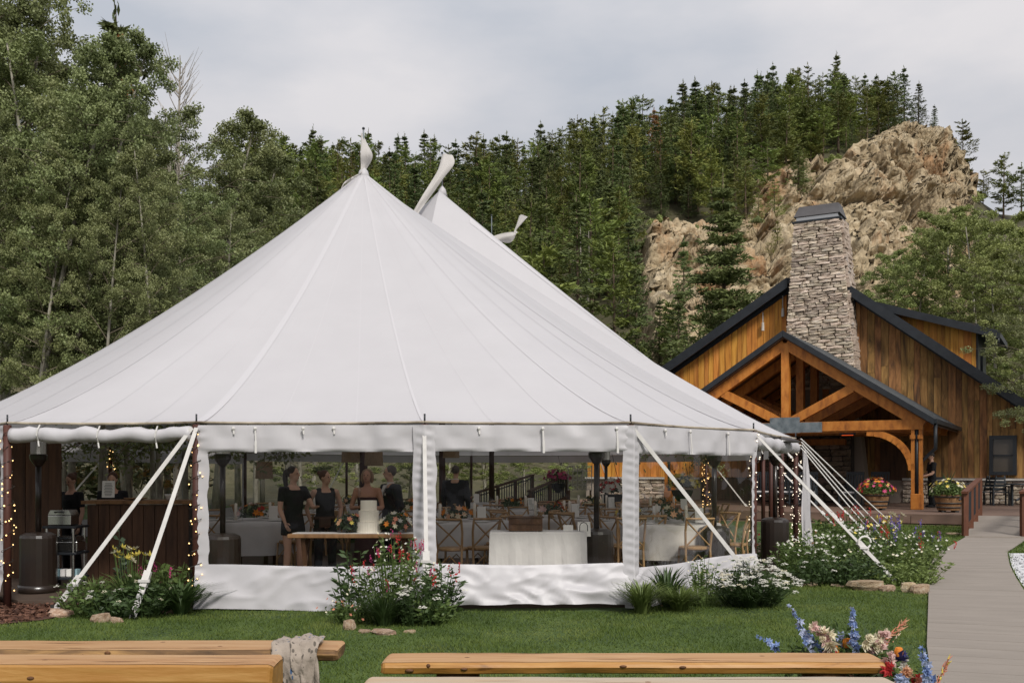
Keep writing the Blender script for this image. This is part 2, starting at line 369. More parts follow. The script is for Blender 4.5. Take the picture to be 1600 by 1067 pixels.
# ================================================================ LAND
def sstep(a, b, x): 
    t = min(1, max(0, (x - a) / (b - a))); return t * t * (3 - 2 * t)
CREST = [(-3000, 480), (-1500, 420), (-300, 340), (100, 320), (300, 318), (400, 322), (500, 315), (600, 312), (700, 318), (800, 312), (850, 298), (900, 280), (950, 262), (1000, 248), (1050, 238), (1100, 232), (1150, 222), (1200, 208),
         (1250, 200), (1300, 196), (1350, 190), (1400, 196), (1425, 206), (1470, 214), (1500, 262), (1530, 312), (1560, 335), (1620, 342), (1800, 420), (2200, 500), (3200, 600), (5000, 640)]
_cx = np.array([c[0] for c in CREST]); _cy = np.array([c[1] for c in CREST])
YC = 168.0; Y0 = 56.0
def ground_z(X, Y):
    g = .12 * sstep(15, 26, Y)
    if Y < Y0 - 8: return g
    Yd = max(Y, Y0)
    px = 800 + F * X / Yd
    zc = EYE + (HZ - float(np.interp(px, _cx, _cy))) / F * YC
    t = (Y - Y0) / (YC - Y0)
    if t <= 0: h = 0
    elif t <= 1: h = .8 * t + .2 * t * t * (3 - 2 * t)
    else: h = max(.3, 1 - .5 * (t - 1) ** 1.2)
    z = g + (zc - .12) * h
    if t > 0: z += min(1, t * 3) * 1.6 * (mn.noise(Vector((X * .045, Y * .045, 3))) + .5 * mn.noise(Vector((X * .13, Y * .13, 9)))) * (1 if t < .95 else .3)
    return z
def axis(lo, hi, parts):
    out = []
    for a, b, st in parts: out += list(np.arange(a, b, st))
    return sorted(set([lo] + [float(x) for x in out if lo < x < hi] + [hi]))
def rock_mask(X, Y):
    # where the hill is bare rock (two outcrops), 0..1
    px = 800 + F * X / max(Y, 1)
    t = (Y - Y0) / (YC - Y0)
    wob = 28 * mn.noise(Vector((X * .05, Y * .05, 21)))
    wt = .06 * mn.noise(Vector((X * .06, Y * .06, 31)))
    a = sstep(1130 + wob, 1190 + wob, px) * (1 - sstep(1496, 1528, px)) * sstep(.22, .32, t)
    up = np.interp(px, [1100, 1180, 1230, 1300, 1390, 1420, 1450, 1560], [.5, .66, .74, .74, .86, 1.05, 1.1, 1.1])
    a *= 1 - sstep(up - .07 + wt, up + wt, t); a *= 1
    b = sstep(985 + wob * .5, 1040 + wob * .5, px) * (1 - sstep(1180, 1230, px)) * sstep(.16, .24, t) * (1 - sstep(.54 + wt, .60 + wt, t))
    return max(a, b)
xs = axis(-500, 500, [(-500, -160, 20), (-160, 160, 2.6), (160, 500, 20)])
ys = axis(-80, 420, [(-80, 0, 20), (0, 50, 5), (50, 200, 2.6), (200, 420, 12)])
rows = [[(x, y, ground_z(x, y) - (.30 if y < 40 and abs(x) < 28 else .02) - (7.0 * rock_mask(x, y) if y > 60 else 0)) for x in xs] for y in ys]
tag(MB().grid(rows).build('ground', M['soil'], smooth=True, fix=False), kind='structure')

# bare rock: a dense, ledged sheet over the hill where the mask is
def rock_mat():
    m = mat('rockface', [(.16, .12, .072), (.30, .232, .142), (.41, .33, .215), (.50, .425, .31)], .25, .95, 1.0, 1.6, stretch=(1, 1, .6), rot=(0, .75, 0), nrough=.72, dist=.6, bdist=.5)
    nt = m.node_tree; L = nt.links.new
    p = [n for n in nt.nodes if n.type == 'BSDF_PRINCIPLED'][0]; src = p.inputs['Base Color'].links[0].from_socket
    tc = [n for n in nt.nodes if n.type == 'TEX_COORD'][0]
    mp = N(nt, 'ShaderNodeMapping'); mp.inputs['Rotation'].default_value = (0, .8, 0); mp.inputs['Scale'].default_value = (1.2, .5, .5); L(tc.outputs['Object'], mp.inputs[0])
    nz = N(nt, 'ShaderNodeTexNoise'); nz.inputs['Scale'].default_value = .16; nz.inputs['Detail'].default_value = 8; nz.inputs['Roughness'].default_value = .7; L(mp.outputs[0], nz.inputs[0])
    mr = N(nt, 'ShaderNodeMapRange'); mr.inputs[1].default_value = .53; mr.inputs[2].default_value = .66; mr.inputs[4].default_value = .7; L(nz.outputs[0], mr.inputs[0])
    mi = N(nt, 'ShaderNodeMix', data_type='RGBA'); L(mr.outputs[0], mi.inputs[0]); L(src, mi.inputs[6]); mi.inputs[7].default_value = (.27, .125, .045, 1)
    # cracks between blocks
    vo = N(nt, 'ShaderNodeTexVoronoi', feature='DISTANCE_TO_EDGE'); vo.inputs['Scale'].default_value = .55
    mp2 = N(nt, 'ShaderNodeMapping'); mp2.inputs['Rotation'].default_value = (0, .8, 0); mp2.inputs['Scale'].default_value = (1.5, .8, .45); 
    ad = N(nt, 'ShaderNodeVectorMath', operation='ADD'); L(tc.outputs['Object'], mp2.inputs[0]); L(mp2.outputs[0], ad.inputs[0])
    n2 = N(nt, 'ShaderNodeTexNoise'); n2.inputs['Scale'].default_value = .6; n2.inputs['Detail'].default_value = 5; L(tc.outputs['Object'], n2.inputs[0]); L(n2.outputs['Color'], ad.inputs[1]); L(ad.outputs[0], vo.inputs['Vector'])
    mc = N(nt, 'ShaderNodeMapRange'); mc.inputs[1].default_value = 0; mc.inputs[2].default_value = .07; mc.inputs[3].default_value = .6; mc.inputs[4].default_value = 1; L(vo.outputs[0], mc.inputs[0])
    mu = N(nt, 'ShaderNodeMix', data_type='RGBA', blend_type='MULTIPLY'); mu.inputs[0].default_value = .8; L(mi.outputs[2], mu.inputs[6]); L(mc.outputs[0], mu.inputs[7]); L(mu.outputs[2], p.inputs['Base Color'])
    return m
M['rock'] = rock_mat()
def hash3(p):
    v = math.sin(p.x * 12.9898 + p.y * 78.233 + p.z * 37.719) * 43758.5453; return v - math.floor(v)
def blocks(q, sc, el):
    # angular blocks: every cell has its own height and its own tilt
    p = Vector((q.x * sc * el, q.y * sc, q.z * sc)); d, pt = mn.voronoi(p); c = pt[0]; h = hash3(c); r = p - c
    return (h - .5) * 1.5 + r.x * (hash3(c.yzx) - .5) * 2.2 + r.z * (hash3(c.zxy) - .2) * 1.8 - .9 * max(0, .16 - (d[1] - d[0])) / .16
def rock_disp(X, Y, z):
    # bedding dips: q.x runs along the strata (up to the right), q.z across them
    w = mn.noise(Vector((X * .05, Y * .05, 4))) * 3
    q = Vector((X * .70 + z * .72 + w, Y * .25, -X * .72 + z * .70))
    big = 1 - 2 * abs(mn.noise(Vector((X * .06, Y * .05, z * .03))))
    bend = 1.3 * mn.noise(q * .09) + .35 * mn.noise(q * .3)
    def slabs(fr):           # overlapping beds: each one steps out, then slopes back
        v = q.z * fr + bend * fr * 3.2; k = math.floor(v); return (v - k - .5) * (.55 + .9 * hash3(Vector((k, math.floor(q.x * fr * .55 + hash3(Vector((k, 2, 1))) * 3), 3))))
    joint = 1 - abs(mn.noise(Vector((q.x * .33, Y * .1, q.z * .12)))) * 7
    return 1.7 * big + 1.3 * blocks(q, .10, .5) + 1.25 * slabs(.30) + .75 * slabs(.78) + .38 * slabs(1.9) + .35 * blocks(q, .8, .3) - .7 * max(0, joint) + .8
STEP = .3
GX = np.arange(9, 88, STEP); GY = np.arange(70, 180, STEP)
idx = {}; V = []; Q = []
for j, Yv in enumerate(GY):
    for i, Xv in enumerate(GX):
        mk = rock_mask(Xv, Yv)
        if mk <= .01: continue
        z = ground_z(Xv, Yv); dz = rock_disp(Xv, Yv, z); edge = sstep(0, .7, mk)
        V.append((Xv + .3 * blocks(Vector((Xv, 7, z)), .5, 1) * edge, Yv - 1.45 * dz * edge + 1.5 * (1 - edge), z - 2.2 * (1 - edge) + .34 * dz * edge)); idx[(i, j)] = len(V) - 1
for (i, j), a in idx.items():
    b = idx.get((i + 1, j)); c = idx.get((i + 1, j + 1)); d = idx.get((i, j + 1))
    if None not in (b, c, d): Q.append((a, b, c, d))
o = npmesh('cliff', np.array(V), 4, M['rock'], idx=np.array(Q)); tag(o, kind='structure')

# ---------------------------------------------------------------- lawn, mulch, gravel, path
def sheet(name, poly, z, m, fn=None):
    b = MB(); b.add([(x, y, (fn(x, y) if fn else 0) + z) for x, y in poly], [tuple(range(len(poly)))])
    return tag(b.build(name, m), kind='structure')
ly = [-6, 0, 4, 6, 8, 10, 12, 14, 16, 18, 20, 22, 24, 26, 28, 32, 36, 42]; lx = [-30, -20, -14, -10, -6, -3, 0, 3, 6, 8, 10, 12, 14, 18, 24, 34]
tag(MB().grid([[(x, y, ground_z(x, y)) for x in lx] for y in ly]).build('lawn', M['grass_soil'], fix=False), kind='structure')
# path: polyline of left/right edges
PL = [(2.6, 4.0), (2.9, 6.0), (3.12, 7.4), (3.75, 9.0), (4.85, 11.6), (6.20, 14.8), (7.0, 16.8), (8.3, 19.2), (10.1, 22.2)]
PR = [(3.75, 3.5), (4.05, 5.5), (4.3, 7.0), (4.85, 8.6), (5.95, 11.3), (7.35, 14.5), (8.25, 16.5), (9.4, 18.9), (11.4, 22.0)]
def along(P, t):
    t = max(0, min(len(P) - 1.0001, t)); i = int(t); u = t - i
    return (P[i][0] * (1 - u) + P[i + 1][0] * u, P[i][1] * (1 - u) + P[i + 1][1] * u)
def along(P, t):
    t = max(0, min(len(P) - 1.0001, t)); i = int(t); u = t - i
    return (P[i][0] * (1 - u) + P[i + 1][0] * u, P[i][1] * (1 - u) + P[i + 1][1] * u)
path = tag(MB().grid([[(*along(E_, k / 6), .012 + ground_z(*along(E_, k / 6))) for E_ in (PL, PR)] for k in range(6 * (len(PL) - 1) + 1)]).build('path', M['pathgap'], fix=False), kind='structure')
rg = random.Random(5)
# boards lie crosswise; cut by arc length along the left edge
ts = [0.0]; 
while ts[-1] < len(PL) - 1.02:
    i = min(int(ts[-1]), len(PL) - 2); seg = math.dist(PL[i], PL[i + 1]); ts.append(ts[-1] + (.145 if 1.2 < ts[-1] < 3.6 else .29) / seg)
for a, b in zip(ts[:-1], ts[1:]):
    e = (.003 if len(path.children) % 6 else .02) * (b - a); bb = MB(); h = .03 + rg.uniform(-.0012, .0012)
    q = [along(PL, a + e), along(PR, a + e), along(PR, b - e), along(PL, b - e)]
    q = [Vector((x, y, ground_z(x, y))) for x, y in q]
    bb.add([p + Vector((0, 0, .014)) for p in q] + [p + Vector((0, 0, h)) for p in q], [(4, 5, 6, 7), (0, 1, 5, 4), (1, 2, 6, 5), (2, 3, 7, 6), (3, 0, 4, 7)])
    bb.build('plank', M['pathboard'], path)
GRV = [(6.0, 11.3), (7.4, 14.5), (8.3, 16.5), (9.4, 18.7), (9.9, 18.9), (10.6, 18.4), (14, 17), (14, 9), (8, 9)]
tag(MB().grid([[(along(PR, t)[0] * (1 - v) + 16 * v, along(PR, t)[1] * (1 - v) + (along(PR, t)[1] - 1.2) * v, .014 + ground_z(0, along(PR, t)[1])) for v in (0.004, .1, .25, .5, 1)] for t in np.linspace(3.6, 6.95, 16)]).build('gravel', M['gravel'], fix=False), kind='structure')
sheet('mulch', [(-14, 9.9), (-6.6, 9.9), (-5.5, 10.1), (-5.0, 10.6), (-4.85, 11.2), (-4.6, 12.6), (-14, 14)], .014, M['mulch'], ground_z)
rs = np.random.default_rng(3)
# grass blades
def inpoly(P, x, y):
    c = np.zeros(len(x), bool); n = len(P)
    for i in range(n):
        (x1, y1), (x2, y2) = P[i], P[(i + 1) % n]
        k = ((y1 > y) != (y2 > y)) & (x < (x2 - x1) * (y - y1) / (y2 - y1 + 1e-12) + x1); c ^= k
    return c
PATHPOLY = PL + PR[::-1]
def blades(n, x0, x1, y0, y1, h, w, near=1):
    x = rs.uniform(x0, x1, n); y = y0 + (y1 - y0) * rs.uniform(0, 1, n) ** near
    k = ~inpoly(PATHPOLY, x, y) & (np.abs(x) < .56 * y + .4)
    k &= ~inpoly([(-14, 9.9), (-6.6, 9.9), (-5.5, 10.1), (-5.0, 10.6), (-4.85, 11.2), (-4.6, 12.6), (-14, 14)], x, y)
    k &= ~inpoly([(-6, 11.4), (1.3, 11.3), (3.3, 13.5), (4.9, 17), (8, 30), (-8, 31), (-10, 16)], x, y)
    k &= ~inpoly(GRV, x, y)
    x, y = x[k], y[k]; n = len(x)
    z = np.array([.12 * sstep(15, 26, v) for v in y])
    B = np.stack([x, y, z], 1); a = rs.uniform(0, 6.283, n)
    s = np.stack([np.cos(a), np.sin(a), 0 * a], 1) * w
    mow = .8 + .35 * np.sin(x * 2.1 + y * 1.1)
    hh = h * rs.uniform(.5, 1.2, (n, 1)) * np.array([.85 + .7 * mn.noise(Vector((a_ * 1.3, b_ * 1.3, 2))) for a_, b_ in zip(x, y)])[:, None]; lean = rs.normal(size=(n, 3)) * (1, 1, 0) * h * .55
    tip = B + np.array([0, 0, 1]) * hh + lean
    return np.stack([B - s, B + s, tip], 1).reshape(-1, 3)
G = np.concatenate([blades(260000, -6.5, 7, 6.3, 14.2, .032, .0045, 1.1), blades(70000, 3, 13, 13.5, 27, .05, .012)])
tag(npmesh('grass', G, 3, M['blade']), 'short mown green grass of the lawn in front of the tent', 'grass', kind='stuff')
# wood chips on the mulch
n = 5200
x = rs.uniform(-7.5, -4.7, n); y = rs.uniform(10.0, 12.6, n)
k = inpoly([(-14, 9.95), (-6.6, 9.95), (-5.5, 10.15), (-5.05, 10.6), (-4.9, 11.2), (-4.65, 12.6), (-14, 14)], x, y); x, y = x[k], y[k]
C = np.stack([x, y, rs.uniform(.018, .045, len(x))], 1)
tag(npmesh('wood_chips', leaves(C, .07, .03, rs, .75), 4, M['chip']), 'reddish brown wood chips spread beside the tent opening', 'wood chips', kind='stuff')
n = 7000
x = rs.uniform(6.6, 13, n); y = rs.uniform(10.5, 18.4, n)
k = inpoly(GRV, x, y) & (x < .56 * y); x, y = x[k], y[k]
C = np.stack([x, y, .02 + np.array([.12 * sstep(15, 26, v) for v in y])], 1)
tag(npmesh('gravel_stones', leaves(C, .05, .045, rs, .6), 4, M['gravel']), 'pale grey gravel stones beside the path', 'gravel', kind='stuff')
# ================================================================ LODGE
TH = math.radians(30); P0 = (11.55, 38.0); dv = (math.cos(TH), -math.sin(TH)); nv = (-math.sin(TH), -math.cos(TH))
def hp(px, py, o):      # photo pixel on the plane o metres in front of the gable wall -> (s, z)
    k = (px - 800) / F; m = (HZ - py) / F
    Y = (o + P0[0] * nv[0] + P0[1] * nv[1]) / (k * nv[0] + nv[1]); X = k * Y
    return ((X - P0[0]) * dv[0] + (Y - P0[1]) * dv[1], EYE + m * Y)
def hw(s, o, z): return Vector((P0[0] + s * dv[0] + o * nv[0], P0[1] + s * dv[1] + o * nv[1], z))
DK = .42
lodge = thing('lodge', 'rustic timber lodge with a stone chimney, gabled porch and black roof edges', 'lodge', (P0[0], P0[1], DK), -TH)
ZB = -DK          # part coordinates: local x = s, y = -o, z above the deck
def L3(s, o, z): return Vector((s, -o, z - DK))
rg = random.Random(11)
pkL = hp(1226, 445, 0); lL = hp(1050, 570, 0); mL = (pkL[1] - lL[1]) / (pkL[0] - lL[0])
pkR = hp(1325, 445, 0); lR = hp(1570, 605, 0); mR = (pkR[1] - lR[1]) / (lR[0] - pkR[0])
pkL, lL, pkR, lR = [(q_[0], q_[1] - .24) for q_ in (pkL, lL, pkR, lR)]
sA = (pkL[1] - pkR[1] - mL * pkL[0] - mR * pkR[0]) / (-mL - mR)      # apex
zA = pkL[1] + mL * (sA - pkL[0])
SL, SR = -9.6, 7.9
def rz_(s): return zA + mL * (s - sA) if s < sA else zA - mR * (s - sA)
zl = WZ(748, 35.2)
wall = MB().ext([(SL, DK), (SR, DK), (SR, rz_(SR) - .1), (sA, zA - .1), (SL, rz_(SL) - .1)], lambda a, b, c: L3(a, c, b), -.3, -.06).build('gable_wall', M['darkwood'], lodge)
# body of the lodge behind the gable
MB().ext([(SL, DK), (SR, DK), (SR, rz_(SR) - .3), (sA, zA - .3), (SL, rz_(SL) - .3)], lambda a, b, c: L3(a, c, b), -14, -.32).build('body_wall', M['darkwood'], lodge)
s = SL; CHL, CHR = -1.28, 1.28
while s < SR:
    w = rg.uniform(.17, .27); e = min(s + w, SR)
    if not (s > CHL + .1 and e < CHR - .1):
        for z0, z1 in (((zl + .03), None),):
            a, b = s + .006, e - .006; t = rg.uniform(.028, .05)
            za, zb = rz_(a) - .12, rz_(b) - .12
            if a < sA < b: zb = za
            poly = [(a, z0), (b, z0), (b, zb), (a, za)]
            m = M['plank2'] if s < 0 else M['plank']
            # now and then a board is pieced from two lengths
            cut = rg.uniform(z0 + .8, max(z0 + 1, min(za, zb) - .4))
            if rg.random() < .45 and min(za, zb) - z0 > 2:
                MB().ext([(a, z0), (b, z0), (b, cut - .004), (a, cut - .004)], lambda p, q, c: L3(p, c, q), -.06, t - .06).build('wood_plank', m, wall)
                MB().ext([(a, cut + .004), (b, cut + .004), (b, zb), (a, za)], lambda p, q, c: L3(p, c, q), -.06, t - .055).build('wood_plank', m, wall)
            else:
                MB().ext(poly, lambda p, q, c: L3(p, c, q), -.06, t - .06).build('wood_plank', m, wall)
    s = e
# stone wainscot and its pale ledge
wain = MB().ext([(CHR + .2, DK), (SR, DK), (SR, zl - .06), (CHR + .2, zl - .06)], lambda a, b, c: L3(a, c, b), -.05, .10).build('stone_wainscot', M['mortar'], lodge)
wain2 = MB().ext([(SL, DK), (-4.5, DK), (-4.5, zl - .06), (SL, zl - .06)], lambda a, b, c: L3(a, c, b), -.05, .10).build('stone_wainscot', M['mortar'], lodge)
MB().ext([(CHR + 1.9, zl - .055), (SR, zl - .055), (SR, zl + .02), (CHR + 1.9, zl + .02)], lambda a, b, c: L3(a, c, b), -.04, .24).build('ledge', M['white_trim'], lodge)
MB().ext([(SL, zl - .055), (-4.5, zl - .055), (-4.5, zl + .02), (SL, zl + .02)], lambda a, b, c: L3(a, c, b), -.04, .24).build('ledge', M['white_trim'], lodge)
# rough stones: a few shared shapes
def stone_shape(seed):
    r = random.Random(seed); b = MB()
    b.box((0, 0, 0), (1, 1, 1)); bm = bmesh.new(); vs = [bm.verts.new(v) for v in b.v]
    for f in b.f: bm.faces.new([vs[i] for i in f])
    bmesh.ops.subdivide_edges(bm, edges=bm.edges[:], cuts=1, use_grid_fill=True)
    for v in bm.verts:
        d = v.co.copy(); n_ = sum(1 for c in d if abs(c) > .49)
        v.co *= 1 - .09 * max(0, n_ - 1)
        v.co += Vector((r.uniform(-.06, .06), r.uniform(-.16, .16), r.uniform(-.07, .07)))
    me = bpy.data.meshes.new('stone'); bm.normal_update(); bm.to_mesh(me); bm.free(); return me
STM = [stone_shape(i) for i in range(6)]
for m_ in STM: m_.materials.append(M['stone'])
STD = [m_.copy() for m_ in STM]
for m_ in STD: m_.materials.clear(); m_.materials.append(M['stone_shaded'])
def stone(pool, parent, loc, sc, name='stone', ry=0):
    o = bpy.data.objects.new(name, rg.choice(pool)); COL.objects.link(o); o.parent = parent; o.location = loc; o.scale = sc; o.rotation_euler = (rg.choice((0, 0, math.pi)), ry, rg.uniform(-.03, .03)); return o
def courses(parent, s0, s1, z0, z1, o, pool, hmin, hmax, wmin, wmax, lim=300):
    z = z0; c = 0
    while z < z1 - .04:
        h = min(rg.uniform(hmin, hmax), z1 - z); a = s0 - rg.uniform(0, wmin * .6)
        while a < s1:
            w = rg.uniform(wmin, wmax); x0, x1 = max(a, s0), min(a + w, s1)
            if x1 - x0 > .06 and c < lim:
                stone(pool, parent, L3((x0 + x1) / 2, o + rg.uniform(-.015, .03), z + h / 2), (x1 - x0 - .012, .16, h - .012)); c += 1
            a += w
        z += h
courses(wain, CHR + 1.9, SR, DK + .02, zl - .07, .08, STM, .11, .2, .22, .55)
courses(wain2, SL + 1, -6, DK + .02, zl - .07, .08, STM, .13, .22, .3, .6)
# chimney
oC = .75
tl, tr = hp(1240, 350, oC), hp(1312, 350, oC); bl, br = hp(1226, 560, oC), hp(1334, 566, oC)
ztop = tl[1]; 
def cx_(z, side):
    t = (z - bl[1]) / (ztop - bl[1]); return (bl[0] + (tl[0] - bl[0]) * t) if side < 0 else (br[0] + (tr[0] - br[0]) * t)
DB = 1.3
core = MB(); z0c = DK
q = []
for z in (z0c, ztop):
    i = .06; q += [L3(cx_(z, -1) + i, oC - .06, z), L3(cx_(z, 1) - i, oC - .06, z), L3(cx_(z, 1) - i, oC - DB, z), L3(cx_(z, -1) + i, oC - DB, z)]
core.add(q, [(0, 1, 2, 3), (4, 5, 6, 7), (0, 1, 5, 4), (1, 2, 6, 5), (2, 3, 7, 6), (3, 0, 4, 7)])
chim = core.build('chimney', M['mortar'], lodge)
z = hp(1280, 600, oC)[1] - .2; nst = 0; flank = MB()
while z < ztop - .05:
    h = min(rg.uniform(.078, .128), ztop - z); x0, x1 = cx_(z + h / 2, -1), cx_(z + h / 2, 1); a = x0 - rg.uniform(0, .2)
    while a < x1:
        w = rg.uniform(.26, .66); p, r_ = max(a, x0), min(a + w, x1)
        if x1 - r_ < .1: r_ = x1
        if r_ - p > .07:
            stone(STM, chim, L3((p + r_) / 2, oC - .03 + rg.uniform(-.016, .022), z + h / 2), (r_ - p - .003, .2, h - .002), ry=rg.uniform(-.022, .022)); nst += 1
        a += w
        if r_ == x1: break
    for dpt in (.32, .72, 1.08): flank.box(L3(x1 - .03 + rg.uniform(-.02, .04), oC - dpt + rg.uniform(-.05, .05), z + h / 2), (.2, .38, h - .012))
    z += h
flank.v = [tuple(Vector(v) + Vector((.02 * mn.noise(Vector(v) * 9), .03 * mn.noise(Vector(v) * 7), .012 * mn.noise(Vector(v) * 8)))) for v in flank.v]
tag(flank.build('flank_stones', M['stone'], chim), kind='stuff')
# metal cap: base plate, louvre gap, hipped cowl
capm = MB()
def ring(s0, s1, o0, o1, z): return [L3(s0, o0, z), L3(s1, o0, z), L3(s1, o1, z), L3(s0, o1, z)]
a0, a1 = cx_(ztop, -1), cx_(ztop, 1)
capb = MB(); capb.add(ring(a0 - .05, a1 + .06, oC + .06, oC - DB - .05, ztop) + ring(a0 - .05, a1 + .06, oC + .06, oC - DB - .05, ztop + .07), [(0, 1, 2, 3), (4, 5, 6, 7), (0, 1, 5, 4), (1, 2, 6, 5), (2, 3, 7, 6), (3, 0, 4, 7)])
cap = capb.build('chimney_cap', M['blackmetal'], lodge)
zt2 = hp(1275, 321, oC)[1]
capm.add(ring(a0 + .0, a1 + .0, oC, oC - DB, ztop + .24) + ring(a0 + .12, a1 - .12, oC - .35, oC - DB + .35, zt2 + .1), [(0, 1, 2, 3), (4, 5, 6, 7), (0, 1, 5, 4), (1, 2, 6, 5), (2, 3, 7, 6), (3, 0, 4, 7)])
capm.build('cowl', M['capmetal'], cap)
fe = MB(); fe.add(ring(a0 + .08, a1 - .08, oC - .08, oC - DB + .08, ztop + .07) + ring(a0 + .08, a1 - .08, oC - .08, oC - DB + .08, ztop + .235), [(0, 1, 5, 4), (1, 2, 6, 5), (2, 3, 7, 6), (3, 0, 4, 7)]); fe.build('flue_screen', M['stainless'], cap)
# main roof slabs with black fascia
def slab(name, s0, z0, s1, z1, o0, o1, th, m, parent=lodge):
    return MB().ext([(s0, z0), (s1, z1), (s1, z1 + th), (s0, z0 + th)], lambda a, b, c: L3(a, c, b), o0, o1).build(name, m, parent)
rfl = slab('roof', SL - .6, rz_(SL - .6), sA, zA, -14, .55, .22, M['roofdark']); rfr = slab('roof', sA + .003, zA, SR + .7, rz_(SR + .7), -14, .55, .22, M['roofdark'])
slab('fascia', SL - .62, rz_(SL - .62) - .14, sA - .9, rz_(sA - .9) - .14, .553, .60, .40, M['blackmetal'], rfl); slab('fascia', sA + .9, rz_(sA + .9) - .14, SR + .72, rz_(SR + .72) - .14, .553, .60, .40, M['blackmetal'], rfr)
slab('barge_board', SL - .6, rz_(SL - .6) - .2, sA - .9, rz_(sA - .9) - .2, .012, .06, .19, M['blackmetal'], rfl); slab('barge_board', sA + .9, rz_(sA + .9) - .2, SR + .7, rz_(SR + .7) - .2, .012, .06, .19, M['blackmetal'], rfr)
# black flashing down the chimney's right edge
MB().ext([(cx_(pkR[1], 1) + .02, hp(1340, 575, .1)[1] - .3), (cx_(pkR[1], 1) + .2, hp(1340, 575, .1)[1] - .3), (cx_(pkR[1], 1) + .16, pkR[1]), (cx_(pkR[1], 1) - .02, pkR[1] + .1)], lambda a, b, c: L3(a, c, b), -.02, .12).build('flashing', M['blackmetal'], lodge)
# dormer set back on the right roof slope
oD = -.9
A = hp(1400, 482, oD); B = hp(1528, 506, oD); C_ = hp(1528, 565, oD); Dm = hp(1426, 502, oD)
dw = MB().ext([(A[0] - .2, A[1] - .7), (C_[0], rz_(C_[0]) - .1), (C_[0], B[1]), (A[0] - .2, A[1] - .05)], lambda a, b, c: L3(a, c, b), oD - 3.4, oD - .03).build('dormer', M['blackmetal'], lodge)
s = A[0]
while s < C_[0] - .02:
    e = min(s + rg.uniform(.19, .27), C_[0] - .06)
    f = lambda q: A[1] + (B[1] - A[1]) * (q - A[0]) / (B[0] - A[0]) - .05
    MB().ext([(s + .004, rz_(s) - .1), (e - .004, rz_(e) - .1), (e - .004, f(e)), (s + .004, f(s))], lambda a, b, c: L3(a, c, b), oD - .03, oD + rg.uniform(.005, .02)).build('wood_plank', M['plank2'], dw)
    if e >= C_[0] - .07: break
    s = e
E = hp(1385, 479, oD + .4); G_ = hp(1562, 521, oD + .4); E = (E[0] - 1.1, E[1] - 1.1 * (G_[1] - E[1]) / (G_[0] - E[0]))
slab('dormer_roof', E[0], E[1] - .12, G_[0], G_[1] - .1, oD - 3.6, oD + .45, .2, M['roofdark'])
slab('dormer_fascia', E[0], E[1] - .2, G_[0] + .02, G_[1] - .2, oD + .453, oD + .5, .28, M['blackmetal'])
g = MB(); g.tube([L3(G_[0] - .05, oD + .3, G_[1] - .12), L3(G_[0] - .05, oD + .3, G_[1] - .3), L3(C_[0] + .12, oD - .05, G_[1] - .55), L3(C_[0] + .12, oD - .05, rz_(C_[0]))], .05, 8); g.build('downspout', M['blackmetal'], lodge, smooth=True)
# window on the right wall
w0, w1 = hp(1546, 742, 0), hp(1589, 680, 0)
ws, we, wz0, wz1 = w0[0], w1[0], w0[1], w1[1]
wf = MB()
for p in ((ws, wz0, we, wz0 + .12), (ws, wz1 - .12, we, wz1), (ws, wz0 + .12, ws + .12, wz1 - .12), (we - .12, wz0 + .12, we, wz1 - .12)):
    wf.box(L3((p[0] + p[2]) / 2, .06, (p[1] + p[3]) / 2), (p[2] - p[0], .16, p[3] - p[1]))
wf.box(L3((ws + we) / 2, .04, (wz0 + wz1) / 2), (we - ws - .24, .08, .05))
wf = wf.build('window', M['blackmetal'], lodge)
MB().box(L3((ws + we) / 2, .0, (wz0 + wz1) / 2), (we - ws - .2, .03, wz1 - wz0 - .2)).build('pane', M['darkglass'], wf)
# two hanging fixtures on the left gable
for px, y0, y1 in ((1192, 488, 516), (1223, 462, 494)):
    t, b = hp(px, y0, .12), hp(px, y1, .12)
    fx = MB().tube([L3(t[0], .12, t[1]), L3(t[0], .12, b[1])], .018, 6).build('light_fixture', M['white_trim'], lodge)
    MB().tube([L3(t[0], .12, b[1] - .02), L3(t[0], .12, b[1] + .3)], [.06, .05], 8).build('lamp', M['white_trim'], fx)
# ---------------------------------------------------------------- porch
oP = 6.4
ap = hp(1228, 527, oP); eR = hp(1443, 664, oP); eLm = hp(1105, 608, oP)
sl = ((ap[1] - eR[1]) / (eR[0] - ap[0]) + (ap[1] - eLm[1]) / (ap[0] - eLm[0])) / 2
half = eR[0] - ap[0]; zE = ap[1] - sl * half
porch_roof = MB().ext([(ap[0], ap[1]), (ap[0] + half + .3, ap[1] - sl * (half + .3)), (ap[0] + half + .3, ap[1] - sl * (half + .3) + .16), (ap[0], ap[1] + .16)], lambda a, b, c: L3(a, c, b), 0.02, oP + .35).build('porch_roof', M['roofdark'], lodge)
porch_roof2 = MB().ext([(ap[0] - .003, ap[1]), (ap[0] - half - .3, ap[1] - sl * (half + .3)), (ap[0] - half - .3, ap[1] - sl * (half + .3) + .16), (ap[0] - .003, ap[1] + .16)], lambda a, b, c: L3(a, c, b), 0.02, oP + .35).build('porch_roof', M['roofdark'], lodge)
